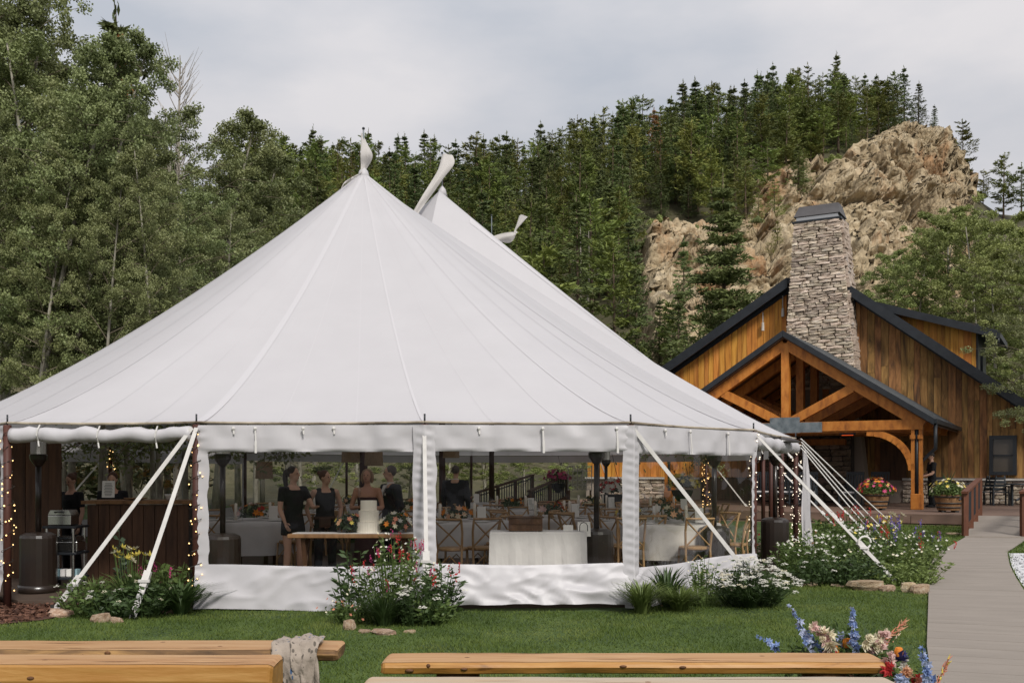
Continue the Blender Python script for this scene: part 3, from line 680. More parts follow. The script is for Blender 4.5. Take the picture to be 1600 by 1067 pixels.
for sg, pr in ((1, porch_roof), (-1, porch_roof2)):
    MB().ext([(ap[0] + sg * .002, ap[1] - .06), (ap[0] + sg * (half + .32), ap[1] - sl * (half + .32) - .06), (ap[0] + sg * (half + .32), ap[1] - sl * (half + .32) - .012), (ap[0] + sg * .002, ap[1] - .012)], lambda a, b, c: L3(a, c, b), .03, oP + .3).build('ceiling_board', M['darkwood'], pr)
    MB().ext([(ap[0] + sg * .004, ap[1] - .02), (ap[0] + sg * (half + .34), ap[1] - sl * (half + .34) - .02), (ap[0] + sg * (half + .34), ap[1] - sl * (half + .34) + .17), (ap[0] + sg * .004, ap[1] + .175)], lambda a, b, c: L3(a, c, b), oP + .353, oP + .40).build('drip_edge', M['blackmetal'], pr)
MB().box(L3(ap[0] + half + .36, oP / 2 + .2, ap[1] - sl * (half + .3) + .06), (.12, oP + .3, .13)).build('gutter', M['blackmetal'], porch_roof)
def truss(o, front):
    t = None
    R_ = lambda s0, z0, s1, z1, w, d: MB().beam(L3(s0, o, z0), L3(s1, o, z1), d, w)
    zb = hp(1300, 666, oP)[1]; bh = .30
    t = R_(ap[0] - half, zb, ap[0] + half, zb, bh, .26).build('truss', M['timber'], lodge)
    for sg in (-1, 1):
        R_(ap[0] + sg * .02, ap[1] - .24, ap[0] + sg * half, ap[1] - sl * half - .24, .32, .24).build('rafter', M['timber'], t)
        R_(ap[0] + sg * .22, zb + .2, ap[0] + sg * half * .5, ap[1] - sl * half * .5 - .38, .27, .2).build('strut', M['timber'], t)
    R_(ap[0], zb + .153, ap[0], ap[1] - .2, .26, .24).build('king_post', M['timber'], t)
    if front:
        g = MB().box(L3(ap[0], o + .14, zb + .06), (.95, .03, .5)); g.box(L3(ap[0] + .8, o + .139, zb - .02), (.75, .028, .32)); g.box(L3(ap[0] - .8, o + .139, zb - .02), (.75, .028, .32)); gp = g.build('gusset_plate', M['steel'], t)
    return zb
for o in (oP, 4.5, 2.5, .6): zbm = truss(o, o == oP)
# posts, each split round a dark downspout, on an orange block
def post(s, o, brace, name='porch_post'):
    pb = MB().box(L3(s, o, DK + .24), (.34, .34, .48)).build(name, M['timber'], lodge, bevel=.02)
    for d in (-.11, .11):
        MB().box(L3(s + d, o, (DK + .485 + zbm - .15) / 2), (.10, .20, zbm - .15 - DK - .485)).build('post_leg', M['timber'], pb)
    MB().tube([L3(s, o + .05, DK + .485), L3(s, o + .05, zbm - .155)], .05, 8).build('downspout', M['blackmetal'], pb, smooth=True)
    for d in (-.11, .11):
        MB().box(L3(s + d, o + .13, zbm - .38), (.15, .05, .12)).build('bracket', M['timber'], pb)
    pts = [L3(s + brace * (1.45 - 1.3 * math.sin(t)), o, zbm - .22 - 1.15 * (1 - math.cos(t))) for t in [i * math.pi / 20 for i in range(11)]]
    b = MB()
    for p_, q_ in zip(pts[:-1], pts[1:]): b.beam(p_, q_ + (q_ - p_) * .08, .18, .2)
    b.build('curved_brace', M['timber'], pb)
    return pb
sp = hp(1433, 790, oP)[0]
post(sp, oP, -1); post(2 * ap[0] - sp, oP, 1)
g = MB(); ge = L3(ap[0] + half + .36, oP + .2, ap[1] - sl * (half + .3)); g.tube([ge, ge + Vector((0, 0, -.75)), L3(sp + .12, oP - .1, zbm - 1.1), L3(sp + .1, oP - .02, zbm - 1.35)], .055, 8); g.build('downspout', M['blackmetal'], lodge, smooth=True)
# deck: boards cannot be told apart, fascia boards can
DO = 9.8; DL, DR = -9, 10.5; SE = 6.45
deck = MB().ext([(DL, DK), (DR, DK), (DR, DK - .05), (DL, DK - .05)], lambda a, b, c: L3(a, c, b), .1, DO).build('porch_deck', M['deck'], lodge)
b = MB().ext([(DL, .0), (SE, .0), (SE, DK - .052), (DL, DK - .052)], lambda a, b, c: L3(a, c, b), .1, DO - .04).build('deck_base', M['darkgap'], lodge)
s = SE
while s > DL:
    MB().box(L3(s - .8, DO - .015, DK - .15), (1.585, .04, .2)).build('fascia_board', M['deck'], deck); s -= 1.6
MB().box(L3((DL + SE) / 2, DO + .12, .10), (SE - DL, .28, .07)).build('step_board', M['deck'], deck)
# fireplace stones, porch shade painted into their darker colour, and wall boards
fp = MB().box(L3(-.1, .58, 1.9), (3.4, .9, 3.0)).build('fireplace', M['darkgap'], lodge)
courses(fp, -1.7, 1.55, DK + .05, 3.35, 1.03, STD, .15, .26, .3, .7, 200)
MB().box(L3(-.1, 1.2, zbm - .35), (3.0, .35, .22)).build('mantel_beam', M['timber'], lodge)
MB().box(L3(2.85, .06, 1.55), (.9, .06, 2.2)).build('porch_door', M['darkwood'], lodge)
M['ember'] = glow('ember', (1, .12, .02), .5)
hl = MB().box(L3(2.2, 4.9, zbm + .05 - .24), (.5, .08, .06)).build('heat_lamp', M['blackmetal'], lodge); MB().box(L3(2.2, 4.9, zbm - .235), (.36, .06, .02)).build('heat_element', M['ember'], hl)
# ramp from the path up to the deck
pr0 = Vector((PL[-1][0], PL[-1][1], .14)); pr1 = Vector((PR[-1][0], PR[-1][1], .14))
e0 = hw(6.5, DO + .02, DK); e1 = hw(8.15, DO + .02, DK)
b = MB(); b.add([pr0, pr1, e1, e0, pr0 - Vector((0, 0, .2)), pr1 - Vector((0, 0, .2)), e1 - Vector((0, 0, .4)), e0 - Vector((0, 0, .4))], [(0, 1, 2, 3), (4, 5, 6, 7), (0, 1, 5, 4), (1, 2, 6, 5), (2, 3, 7, 6), (3, 0, 4, 7)])
tag(b.build('ramp', M['pathboard']), kind='structure')
def railing(label, a, b, h=.95, n=4, m='redwood'):
    a, b = Vector(a), Vector(b)
    t = thing('railing', label, 'railing', a, world=True)
    d = (b - a) / (n - 1)
    for i in range(n):
        p = a + d * i; MB().box(p + Vector((0, 0, h / 2)), (.11, .11, h)).build('post', M[m], t)
    MB().beam(a + Vector((0, 0, h + .03)) - d.normalized() * .12, b + Vector((0, 0, h + .03)), .14, .05).build('top_rail', M[m], t)
    MB().beam(a + Vector((0, 0, .18)), b + Vector((0, 0, .18)), .05, .09).build('bottom_rail', M[m], t)
    k = int((b - a).length / .16)
    for i in range(1, k):
        p = a + (b - a) * i / k; MB().box(p + Vector((0, 0, .22 + (h - .24) / 2)), (.035, .035, h - .25)).build('baluster', M['blackmetal'], t)
    r = [a + Vector((-.1, 0, h - .12)) - d.normalized() * .3, a + Vector((-.1, 0, h - .12)), b + Vector((-.1, 0, h - .12))]
    MB().tube(r, .022, 8).build('handrail', M['blackmetal'], t, smooth=True)
    return t
railing('reddish wooden railing on the side of the ramp nearer the porch post', pr0 + Vector((.05, .1, 0)), e0 + Vector((.05, 0, -.02)))
railing('reddish wooden railing on the ramp side nearer the pale gravel', pr1 + Vector((-.05, .1, 0)), e1 + Vector((-.05, 0, -.02)))
# ---------------------------------------------------------------- porch furniture
def rocker():
    t = thing('rocking_chair', 'x', 'rocking chair', (0, 0, 0))
    m = M['porch_paint']
    for sx in (-.27, .27):
        pts = [(sx, -.48 + i * .12, .04 + .10 * ((i - 4) / 4) ** 2) for i in range(9)]
        MB().tube(pts, .024, 6).build('rocker', m, t)
        MB().beam((sx, -.27, .06), (sx, -.27, .64), .045, .045).build('front_leg', m, t)
        MB().beam((sx, .22, .06), (sx, .40, 1.12), .045, .045).build('back_post', m, t)
        MB().box((sx, -.02, .66), (.085, .58, .03)).build('armrest', m, t)
    MB().box((0, -.03, .42), (.54, .52, .04)).build('seat', m, t)
    for i in range(5):
        MB().beam((-.18 + i * .09, .262, .48), (-.18 + i * .09, .385, 1.06), .06, .016).build('slat', m, t)
    MB().beam((-.3, .395, 1.09), (.3, .395, 1.09), .04, .10).build('top_rail', m, t)
    MB().beam((-.3, .265, .49), (.3, .265, .49), .03, .05).build('stretcher', m, t)
    c = MB().box((0, -.03, .47), (.46, .44, .06)).build('cushion', M['cloth'], t, bevel=.025)
    return t
M['porch_paint'] = mat('porch_paint', [(.018, .022, .026), (.035, .042, .048)], 4, .55)
r0 = rocker()
spots = [(1192, 5.2, 'dark slatted rocking chair half hidden behind the tent corner pole', .2), (1226, 5.4, 'dark rocking chair with pale cushion just right of the tent corner pole', -.1),
         (1262, 5.6, 'dark rocking chair with pale cushion standing before the stone fireplace', .15), (1329, 5.0, 'dark rocking chair with round pale cushion left of the flower barrel', -.2), (1374, 3.6, 'dark slatted rocking chair behind the barrel of bright flowers', .1)]
for i, (px, o, lab, a) in enumerate(spots):
    s_, _ = hp(px, 760, o); p = hw(s_, o, DK)
    r = r0 if i == 0 else dup(r0, (0, 0, 0)); r.location = p; r.rotation_euler = (0, 0, -TH + a); r['label'] = lab; r['group'] = 'rocking chairs on the porch'
def patio_chair():
    t = thing('patio_chair', 'x', 'chair'); m = M['porch_paint']
    for sx in (-.24, .24):
        for sy in (-.22, .22): MB().box((sx, sy, .22), (.045, .045, .44)).build('leg', m, t)
        MB().box((sx, 0, .64), (.06, .5, .03)).build('armrest', m, t)
        MB().box((sx, -.2, .545), (.04, .04, .17)).build('arm_support', m, t)
    MB().box((0, 0, .455), (.52, .5, .035)).build('seat', m, t)
    for i in range(4): MB().beam((-.24, .23 + .03 * i, .55 + .12 * i), (.24, .23 + .03 * i, .55 + .12 * i), .02, .09).build('back_slat', m, t)
    for sx in (-.24, .24): MB().beam((sx, .22, .45), (sx, .35, 1.0), .04, .04).build('back_post', m, t)
    return t
c0 = patio_chair()
for i, (px, o, a, lab) in enumerate([(1470, 1.3, .5, 'black slatted patio chair behind the yellow flower barrel'), (1535, 1.2, -.9, 'black slatted patio chair next to the reddish ramp railing'), (1562, 1.2, .3, 'black slatted patio chair under the lodge window')]):
    s_, _ = hp(px, 760, o); r = c0 if i == 0 else dup(c0, (0, 0, 0)); r.location = hw(s_, o, DK); r.rotation_euler = (0, 0, -TH + a); r['label'] = lab; r['group'] = 'patio chairs along the stone wall'
def patio_table():
    t = thing('patio_table', 'x', 'table'); m = M['porch_paint']
    MB().lathe([(.42, .7), (.43, .72), (.42, .745)], 20).build('tabletop', m, t)
    for a in range(4):
        q = a * math.pi / 2 + .4; MB().beam((.3 * math.cos(q), .3 * math.sin(q), 0), (.3 * math.cos(q), .3 * math.sin(q), .7), .05, .05).build('leg', m, t)
    return t
t0 = patio_table()
for i, (px, lab) in enumerate([(1508, 'black round patio table between the patio chairs'), (1592, 'black round patio table at the far end of the stone wall')]):
    s_, _ = hp(px, 760, 1.2); r = t0 if i == 0 else dup(t0, (0, 0, 0)); r.location = hw(s_, 1.2, DK); r['label'] = lab
def tub(label, px, o, colors, seed, sc=1):
    s_, _ = hp(px, 790, o); p = hw(s_, o, DK); q = np.random.default_rng(seed); t = thing('barrel_planter', label, 'planter', p)
    prof = [(.30, .06), (.33, .2), (.365, .35), (.385, .5)]
    for k in range(16):
        a = 2 * math.pi * k / 16; b = MB(); vs = []
        for r_, z in prof:
            for da in (-.19, .19): vs.append((r_ * math.cos(a + da), r_ * math.sin(a + da), z))
            for da in (.19, -.19): vs.append(((r_ - .03) * math.cos(a + da), (r_ - .03) * math.sin(a + da), z))
        fs = []
        for i in range(3):
            for j in range(4): fs.append((i * 4 + j, i * 4 + (j + 1) % 4, i * 4 + 4 + (j + 1) % 4, i * 4 + 4 + j))
        fs += [(0, 1, 2, 3), (12, 13, 14, 15)]
        b.add(vs, fs).build('stave', M['barrel'], t)
    for z, r_ in ((.14, .318), (.26, .348), (.44, .381)):
        MB().lathe([(r_ - .004, z - .02), (r_ + .006, z - .02), (r_ + .012, z + .02), (r_ - .004, z + .02)], 24, cap=False).build('hoop', M['rusty'], t, smooth=True)
    MB().lathe([(.36, .44), (.02, .47)], 16).build('soil', M['mulch'], t)
    for k in range(4):
        a = k * 1.57 + .6; MB().box((.24 * math.cos(a), .24 * math.sin(a), .03), (.1, .1, .06)).build('foot', M['rusty'], t)
    n = 900; d = unit(q.normal(size=(n, 3))); d[:, 2] = np.abs(d[:, 2]); C = d * (.2 + .8 * q.uniform(0, 1, (n, 1)) ** .4) * np.array([.52, .52, .36]) + (0, 0, .48)
    npmesh('foliage', leaves(C, .1, .05, q, .2), 4, M['g_mid'], t)
    for c, m in colors:
        d = unit(q.normal(size=(m, 3))); d[:, 2] = np.abs(d[:, 2]) + .15; C = d * np.array([.55, .55, .40]) * q.uniform(.88, 1.04, (m, 1)) + (0, 0, .5)
        b = MB()
        for p_, nn in zip(C, d): blossom(b, p_, nn, q.uniform(.05, .075), 6)
        b.build('blossoms', M['f_' + c], t, fix=False)
    return t
def blossom(b, c, nrm, r, n=6, cup=.3):
    c = Vector(c); nrm = Vector(nrm).normalized(); s = nrm.orthogonal().normalized(); u = nrm.cross(s); vs = [c]; fs = []
    for k in range(2 * n):
        a = math.pi * k / n; rr = r if k % 2 else r * .55
        vs.append(c + (s * math.cos(a) + u * math.sin(a)) * rr + nrm * r * cup * (1 if k % 2 else .3))
    for k in range(2 * n): fs.append((0, 1 + k, 1 + (k + 1) % (2 * n)))
    b.add(vs, fs)
tub('half barrel planter of red, pink and orange flowers left of the porch post', 1369, 7.3, [('red', 22), ('pink', 16), ('orange', 16), ('yellow', 12), ('magenta', 10), ('salmon', 8)], 1)
ty = tub('half barrel planter of pale yellow flowers between porch post and railing', 1482, 8.0, [('cream', 34), ('yellow', 20)], 2)
b = MB()
for k in range(14):
    a = k * .7; b.tube([(0, 0, .6), (.06 * math.cos(a), .06 * math.sin(a), .9), (.2 * math.cos(a), .2 * math.sin(a), 1.12 + .1 * math.sin(k))], [.012, .01, .002], 4)
b.build('spiky_leaves', M['g_dark'], ty)
# ================================================================ TREES
def bez(p0, p1, p2, n):
    t = np.linspace(0, 1, n)[:, None]; return (1 - t) ** 2 * np.array(p0) + 2 * t * (1 - t) * np.array(p1) + t * t * np.array(p2)
def aspen(name, H, crown, seed, nleaf, leafm, L=.075, base=.28, spread=.42, clump=.27):
    q = np.random.default_rng(seed); t = thing(name, 'x', 'tree'); b = MB(); C = []
    lean = q.normal(size=2) * .05 * H; r0 = .0095 * H + .015
    tp = bez((0, 0, -.2), (lean[0] * .2, lean[1] * .2, H * .5), (lean[0], lean[1], H * .97), 9)
    b.tube(tp, list(np.linspace(r0, .02, 9)), 8); tr = b.build('trunk', M['aspen_bark'], t, smooth=True)
    br = MB(); nl = int(26 + H)
    for i in range(nl):
        h = base + (1 - base) * (i + q.uniform()) / nl; k = h * 8; i0 = min(int(k), 7); o = tp[i0] + (tp[i0 + 1] - tp[i0]) * (k - i0)
        a = i * 2.4 + q.uniform(-.5, .5); u = (h - base) / (1 - base)
        prof = (min(1, .55 + u * 2.2)) * (1 - u) ** .55 + .10
        ln = H * spread * .5 * prof * q.uniform(.75, 1.2) * crown; up = q.uniform(.15, .75) * ln
        e = o + np.array([math.cos(a) * ln, math.sin(a) * ln, up]); m_ = o + np.array([math.cos(a) * ln * .5, math.sin(a) * ln * .5, up * .75])
        pts = bez(o, m_, e, 5); br.tube(pts, list(np.linspace(max(.012, r0 * .32 * (1 - h * .6)), .006, 5)), 5, cap=False)
        for s in np.linspace(.35, 1.0, 5):
            c = (1 - s) ** 2 * o + 2 * s * (1 - s) * m_ + s * s * e
            C.append((c + q.normal(size=3) * .10 * ln, clump * (1.15 - .3 * s)))
            if q.uniform() < .7:
                aa = a + q.choice([-1, 1]) * q.uniform(.5, 1.1); l2 = ln * q.uniform(.2, .42); c2 = c + np.array([math.cos(aa) * l2, math.sin(aa) * l2, q.uniform(-.1, .4) * l2])
                br.tube([c, c2], [.009, .004], 4, cap=False); C.append((c2, clump * .85))
    br.build('limbs', M['limb'], tr, smooth=True)
    cs = np.array([c[0] for c in C]); rr = np.array([c[1] for c in C]); pick = q.integers(0, len(cs), nleaf)
    P = cs[pick] + unit(q.normal(size=(nleaf, 3))) * (q.uniform(0, 1, (nleaf, 1)) ** .55) * rr[pick][:, None] * np.array([1.15, 1.15, .8]) * H / 13
    npmesh('crown', leaves(P, L, L * .8, q, .35), 4, leafm, t)
    return t
def pine(name, H, seed, style, n_tuft, m, detail=1.):
    q = np.random.default_rng(seed); t = thing(name, 'x', 'tree'); r0 = .014 * H + .02
    lean = q.normal(size=2) * .012 * H
    tp = bez((0, 0, -.8), (0, 0, H * .5), (lean[0], lean[1], H * .985), 6)
    MB().tube(tp, list(np.linspace(r0, .015, 6)), 6).build('trunk', M['bark'] if m != 'deadpine' else M['snag'], t, smooth=True)
    P = []; D = []; LN = []
    z0 = {'spruce': .06, 'pine': .13, 'tall': .24, 'young': .05, 'layer': .05}[style] * H
    nw = int({'spruce': 22, 'pine': 15, 'tall': 12, 'young': 16, 'layer': 22}[style] * (H / 12) ** .5)
    for i in range(nw):
        u = (i + q.uniform(-.35, .35)) / nw; u = min(max(u, 0), .99); h = z0 + (H * .97 - z0) * u
        if style in ('spruce', 'young', 'layer'): R = H * (.24 if style == 'young' else .225 if style == 'layer' else .18) * (1 - u) ** .85 + .12
        elif style == 'pine': R = H * .205 * (math.sin(min(1, u * 1.6 + .28) * math.pi * .5)) * (1 - u) ** .5 + .25
        else: R = H * .18 * (math.sin(math.pi * (u * .8 + .18))) + .2
        nb = int(q.integers(4, 7)) if style != 'layer' else 11
        for k in range(nb):
            if style in ('pine', 'tall') and q.uniform() < .18: continue
            a = q.uniform(0, 6.283); ln = R * q.uniform(.65, 1.15) * (1 if style in ('spruce', 'layer') else q.uniform(.75, 1.15))
            droop = {'spruce': -.22, 'layer': -.28, 'young': .1, 'pine': .14, 'tall': .18}[style] + q.normal() * .08 + (.35 * u if style != 'tall' else .15)
            d = np.array([math.cos(a), math.sin(a), droop]); o = np.array([lean[0] * h / H, lean[1] * h / H, h])
            nt_ = max(3, int(n_tuft * 1.3 * ln / 2.0))
            for s in np.linspace(.28 if style in ('pine', 'tall') else .12, 1, nt_):
                c = o + d * ln * s + np.array([0, 0, .12 * ln * s * s]) ; sp = .11 * ln * (1.2 - .6 * s) + .05
                k2 = int(7 * detail)
                side = np.array([-d[1], d[0], 0])
                for _ in range(k2):
                    w = q.uniform(-1, 1) * (1 - .75 * s) * .42 * ln
                    P.append(c + side * w + q.normal(size=3) * sp * np.array([1, 1, .5]))
                    dd = d * .7 + side * np.sign(w) * .7 + np.array([0, 0, q.uniform(-.35, .55)]) + q.normal(size=3) * .35
                    D.append(dd); LN.append(.9 + .3 * s)
    n = 14
    for k in range(n): P.append(np.array([lean[0], lean[1], H * (.93 + .07 * k / n)]) + q.normal(size=3) * .05); D.append(np.array([q.normal() * .4, q.normal() * .4, 1])); LN.append(.8)
    P = np.array(P); D = np.array(D); LN = np.array(LN)[:, None]
    base = {'spruce': .42, 'layer': .36, 'young': .34, 'pine': .54, 'tall': .52}[style] * (H / 12) / detail ** .5
    d = unit(D); sx = unit(np.cross(d, q.normal(size=(len(P), 3)))); l = base * LN * q.uniform(.6, 1.2, (len(P), 1)); w = l * (.27 if style != 'layer' else .24)
    V_ = np.stack([P - d * l * .5, P + sx * w * .5, P + d * l * .5, P - sx * w * .5], 1).reshape(-1, 3)
    npmesh('crown', V_, 4, M[m], t)
    return t
# ---------------------------------------------------------------- planted trees
A_ = [aspen('aspen_tree', 13, 1.0, 1, 40000, M['aspen_leaf']), aspen('aspen_tree', 13, 1.15, 2, 40000, M['aspen_leaf'], spread=.46), aspen('aspen_tree', 13, .85, 3, 36000, M['aspen_leaf'], base=.34),
      aspen('aspen_tree', 13, 1.2, 4, 42000, M['aspen_leaf'], spread=.5, base=.22)]
B_ = [aspen('aspen_tree', 13, 1.2, 15, 34000, M['aspen_light'], spread=.55, base=.14, L=.1), aspen('aspen_tree', 13, 1.1, 16, 34000, M['aspen_light'], spread=.6, base=.12, L=.1)]
GL = 'aspens massed on the left behind the tent'
LABL = '%s leafy aspen in the left grove, %s'
rq = random.Random(4); used = set()
def place(t, X, Y, H, rz, label, group, nom=13., wide=1.):
    k = H / nom; r = t
    if t.name in used: r = dup(t, (0, 0, 0))
    used.add(t.name); r.location = (X, Y, ground_z(X, Y) - .05); r.rotation_euler = (0, 0, rz); r.scale = (k * wide, k * wide, k); r['label'] = label; r['group'] = group
    return r
for i, (px, Y, H, v) in enumerate([(-60, 27, 15.6, 1), (12, 26, 15.6, 0), (0, 29, 16.2, 2), (85, 27, 12.6, 2), (200, 31, 14.0, 2), (248, 33, 13.6, 3), (300, 35, 14.4, 2), (335, 37, 14.0, 2), (372, 40, 12.2, 1), (410, 42, 11.6, 3), (445, 46, 11.2, 2), (490, 50, 10.6, 0),
                                   (-20, 34, 17, 3), (-10, 36, 19, 2), (165, 39, 16.4, 2), (262, 42, 15.4, 2),
                                   (-90, 23, 11.5, 2), (110, 23.5, 10.6, 3), (200, 25, 9.6, 0), (290, 27, 9.2, 1), (345, 30, 9.6, 3), (400, 34, 9.5, 0), (455, 38, 9.4, 1), (240, 23.6, 7.4, 1), (160, 22.6, 7.6, 0)]):
    place(A_[v], WX(px, Y), Y, H, rq.uniform(0, 6), LABL % (('tall', 'low')[H < 12], 'at the far left edge' if px < 90 else 'below the cone-hung spruce tip' if px < 215 else 'below the bare treetop' if px < 320 else 'at its end beside the pines'), GL, wide=rq.uniform(.92, 1.06) * (.84 if px < 60 else 1))
# two thin pale trunks in front of the grove
for px, Y, H, lab in ((28, 21.5, 11.5, 'tall aspen with a pale leaning trunk at the far left edge of the grove'), (72, 22, 11.8, 'aspen with a thin pale trunk right of the thicker leaning one')):
    r = place(A_[2], WX(px, Y), Y, H, rq.uniform(0, 6), lab, None, wide=.8); r.rotation_euler = (0, .07, 1.0)
GR = 'light green aspens behind the lodge'
for i, (px, Y, H, v) in enumerate([(1420, 58, 13.0, 0), (1480, 60, 15.5, 1), (1540, 56, 15.6, 0), (1600, 58, 15.8, 1), (1660, 54, 15, 0), (1560, 50, 12.5, 1), (1610, 47, 12.5, 0), (1400, 66, 11.5, 1), (1460, 64, 14, 0), (1640, 45, 11.5, 1)]):
    place(B_[v], WX(px, Y), Y, H, rq.uniform(0, 6), 'light green aspen behind the lodge, %s' % ('just right of the chimney' if px < 1470 else 'above the dormer' if px < 1570 else 'cut by the right edge of the photo'), GR)
r = place(A_[3], WX(1700, 27), 27, 8.7, 2.0, 'aspen whose leafy branches reach in over the lodge wall from the right', None)
r = place(A_[1], WX(1668, 31), 31, 9.4, .6, 'aspen at the right edge with leaves beside the lodge window', None)
# shrubs and small trees seen through the tent
for i, (px, Y, H) in enumerate([(640, 42, 5.5), (700, 40, 5.0), (760, 41, 5.6), (820, 43, 5.4), (880, 46, 5.2), (560, 40, 5.6), (1020, 52, 6.5), (1060, 54, 7.2), (960, 55, 6.0), (470, 36, 6.0)]):
    place(B_[i % 2], WX(px, Y), Y, H, rq.uniform(0, 6), 'bushy sapling beyond the tent, seen through the %s' % ('first clear window' if px < 650 else 'middle clear window' if px < 990 else 'right-hand clear window'), 'bushy saplings behind the tent', wide=1.5)
for i, (px, Y, H) in enumerate([(60, 19.6, 8.5), (120, 20.5, 9.0), (180, 19.8, 8.0), (235, 21, 9), (285, 20.4, 8.6), (20, 21, 9.5)]):
    place(A_[2], WX(px, Y) - 1.0, Y + 1.6, H, rq.uniform(0, 6), 'slender aspen under the tent roof edge, %s' % ('above the utility cart' if px < 130 else 'behind the drinks list' if px < 200 else 'behind the two white straps'), 'slender aspens behind the bar', wide=.7)
PV = [pine('pine_tree', 12, 21, 'pine', 5, 'pine'), pine('pine_tree', 12, 22, 'pine', 5, 'pine'), pine('pine_tree', 12, 23, 'tall', 5, 'pine'), pine('pine_tree', 12, 24, 'tall', 5, 'pine'), pine('pine_tree', 12, 25, 'young', 5, 'pine'), pine('pine_tree', 12, 28, 'pine', 6, 'pine')]
SV = [pine('spruce_tree', 12, 31, 'spruce', 5, 'spruce'), pine('spruce_tree', 12, 32, 'spruce', 5, 'spruce')]
def hill_xy(px, t):
    Y = Y0 + (YC - Y0) * t; return WX(px, Y), Y
rf = random.Random(77); np_, ns_ = 0, 0
def plant(px, t, H, kind, wide=1., label=None):
    global np_, ns_
    X, Y = hill_xy(px, t)
    if label and rock_mask(X, Y) > .25: Y -= 4.2; X = WX(px, Y)
    if kind == 'pine': v = PV[rf.choice((0, 1, 2, 3, 5))]; np_ += 1
    elif kind == 'young': v = PV[4]; np_ += 1
    else: v = rf.choice(SV); ns_ += 1
    g = {'pine': ('dark green pine in the dense forest on the hill', 'pines on the forested hill'), 'young': ('dark green pine in the dense forest on the hill', 'pines on the forested hill'), 'spruce': ('narrow dark spruce in the dense forest on the hill', 'spruces on the forested hill')}[kind]
    zn = 'left of the front tent peak' if px < 560 else 'behind the tent peaks' if px < 830 else 'between tent and rock' if px < 1130 else 'above the bare rock'
    g = (g[0].replace('in the dense forest on the hill', ('on the forest skyline ' if t > .9 else 'on the upper forest slope ' if t > .5 else 'on the lower forest slope ') + zn), g[1])
    return place(v, X, Y, H, rf.uniform(0, 6.28), label or g[0], None if label else g[1], nom=12., wide=wide)
# skyline row
px = 372
while px < 1415:
    if px < 480: py = 222
    H = 8 + 4.2 * rf.random() if px < 860 else (7.6 + 3.6 * rf.random())
    plant(px, .97 + .05 * rf.random(), H, 'pine' if rf.random() < .6 else 'spruce', rf.uniform(.95, 1.35)); px += rf.uniform(9, 17)
# the slopes
tries = 0
while (np_ < 282 or ns_ < 290) and tries < 9000:
    tries += 1
    px = rf.uniform(360, 1150) if rf.random() < .72 else rf.uniform(1130, 1450); t = .12 + .86 * rf.random() ** .75
    X, Y = hill_xy(px, t)
    if rock_mask(X, Y) > (.05 if px < 1150 else .5): continue
    py = HZ - (ground_z(X, Y) + 9 - EYE) / Y * F
    if px > 1150 and t < .55: continue
    # hidden behind the big tent canopy?
    if px < 1000 and py > 300 + max(0, abs(px - 640) - 60) * .8 + 60: 
        if rf.random() < .85: continue
    if rf.random() < .48:
        if ns_ < 290: plant(px, t, 5 + 8 * rf.random() ** 1.4, 'spruce', rf.uniform(.95, 1.3))
    elif np_ < 282: plant(px, t, 5.5 + 7 * rf.random() ** 1.3, 'pine' if rf.random() < .75 else 'young', rf.uniform(1, 1.35))
# trees on and below the rock, one by one
for px, t, H, kind, lab in [(1435, 1.03, 9.2, 'spruce', 'tall thin spruce with a broken top on the highest rock crest'), (1460, 1.03, 5.6, 'spruce', 'short thin spruce right of the broken-topped one on the rock crest'),
                            (1505, .93, 10, 'pine', 'round-topped pine on the right shoulder of the rock'), (1568, .95, 11, 'pine', 'dark pine on the skyline right of the rock outcrop'), (1596, .93, 9.5, 'pine', 'dark pine cut by the right edge of the photo on the skyline'), (1536, .97, 6, 'pine', 'sparse small pine between the shoulder pine and the dark skyline pine'),
                            (1068, .30, 8.5, 'spruce', 'slim spruce growing before the lower left rock outcrop'), (1030, .22, 6.5, 'spruce', 'small dark spruce at the foot of the left rock outcrop'), (1060, .14, 8.5, 'spruce', 'dark spruce left of the big layered spruce'), (1248, .62, 7, 'spruce', 'dark spruce on the rock just above the chimney cowl'),
                            (1190, .68, 8, 'pine', 'bushy pine on the upper rock slope left of the chimney'), (1265, .72, 9, 'pine', 'dark pine near the top of the rocky slope above the chimney'), (1310, .76, 9, 'pine', 'pine at the upper edge of the bare rock right of the chimney'), (1345, .74, 4.5, 'young', 'small round pine alone on the bare upper rock'),
                            (1185, .55, 4.2, 'young', 'small bushy pine on the rock left of the chimney'), (1300, .60, 3.2, 'young', 'tiny green pine on the rock right of the chimney'), (1215, .44, 3.8, 'young', 'low green pine on the rock beside the chimney shaft')]:
    plant(px, t, H, kind, 1.5 if 1180 <= px <= 1350 else 1.1, lab)
for px, t, H in [(1165, .58, 7), (1200, .62, 8), (1228, .67, 9), (1286, .70, 8.5), (1328, .79, 8), (1372, .83, 9), (1150, .50, 6), (1395, .88, 7), (1210, .55, 5), (1255, .64, 6)]:
    r = plant(px, t, H, 'pine' if H > 6.5 else 'young', 1.45, 'bushy pine rooted among the rocks of the outcrop above the lodge'); r['group'] = 'pines rooted in the outcrop'
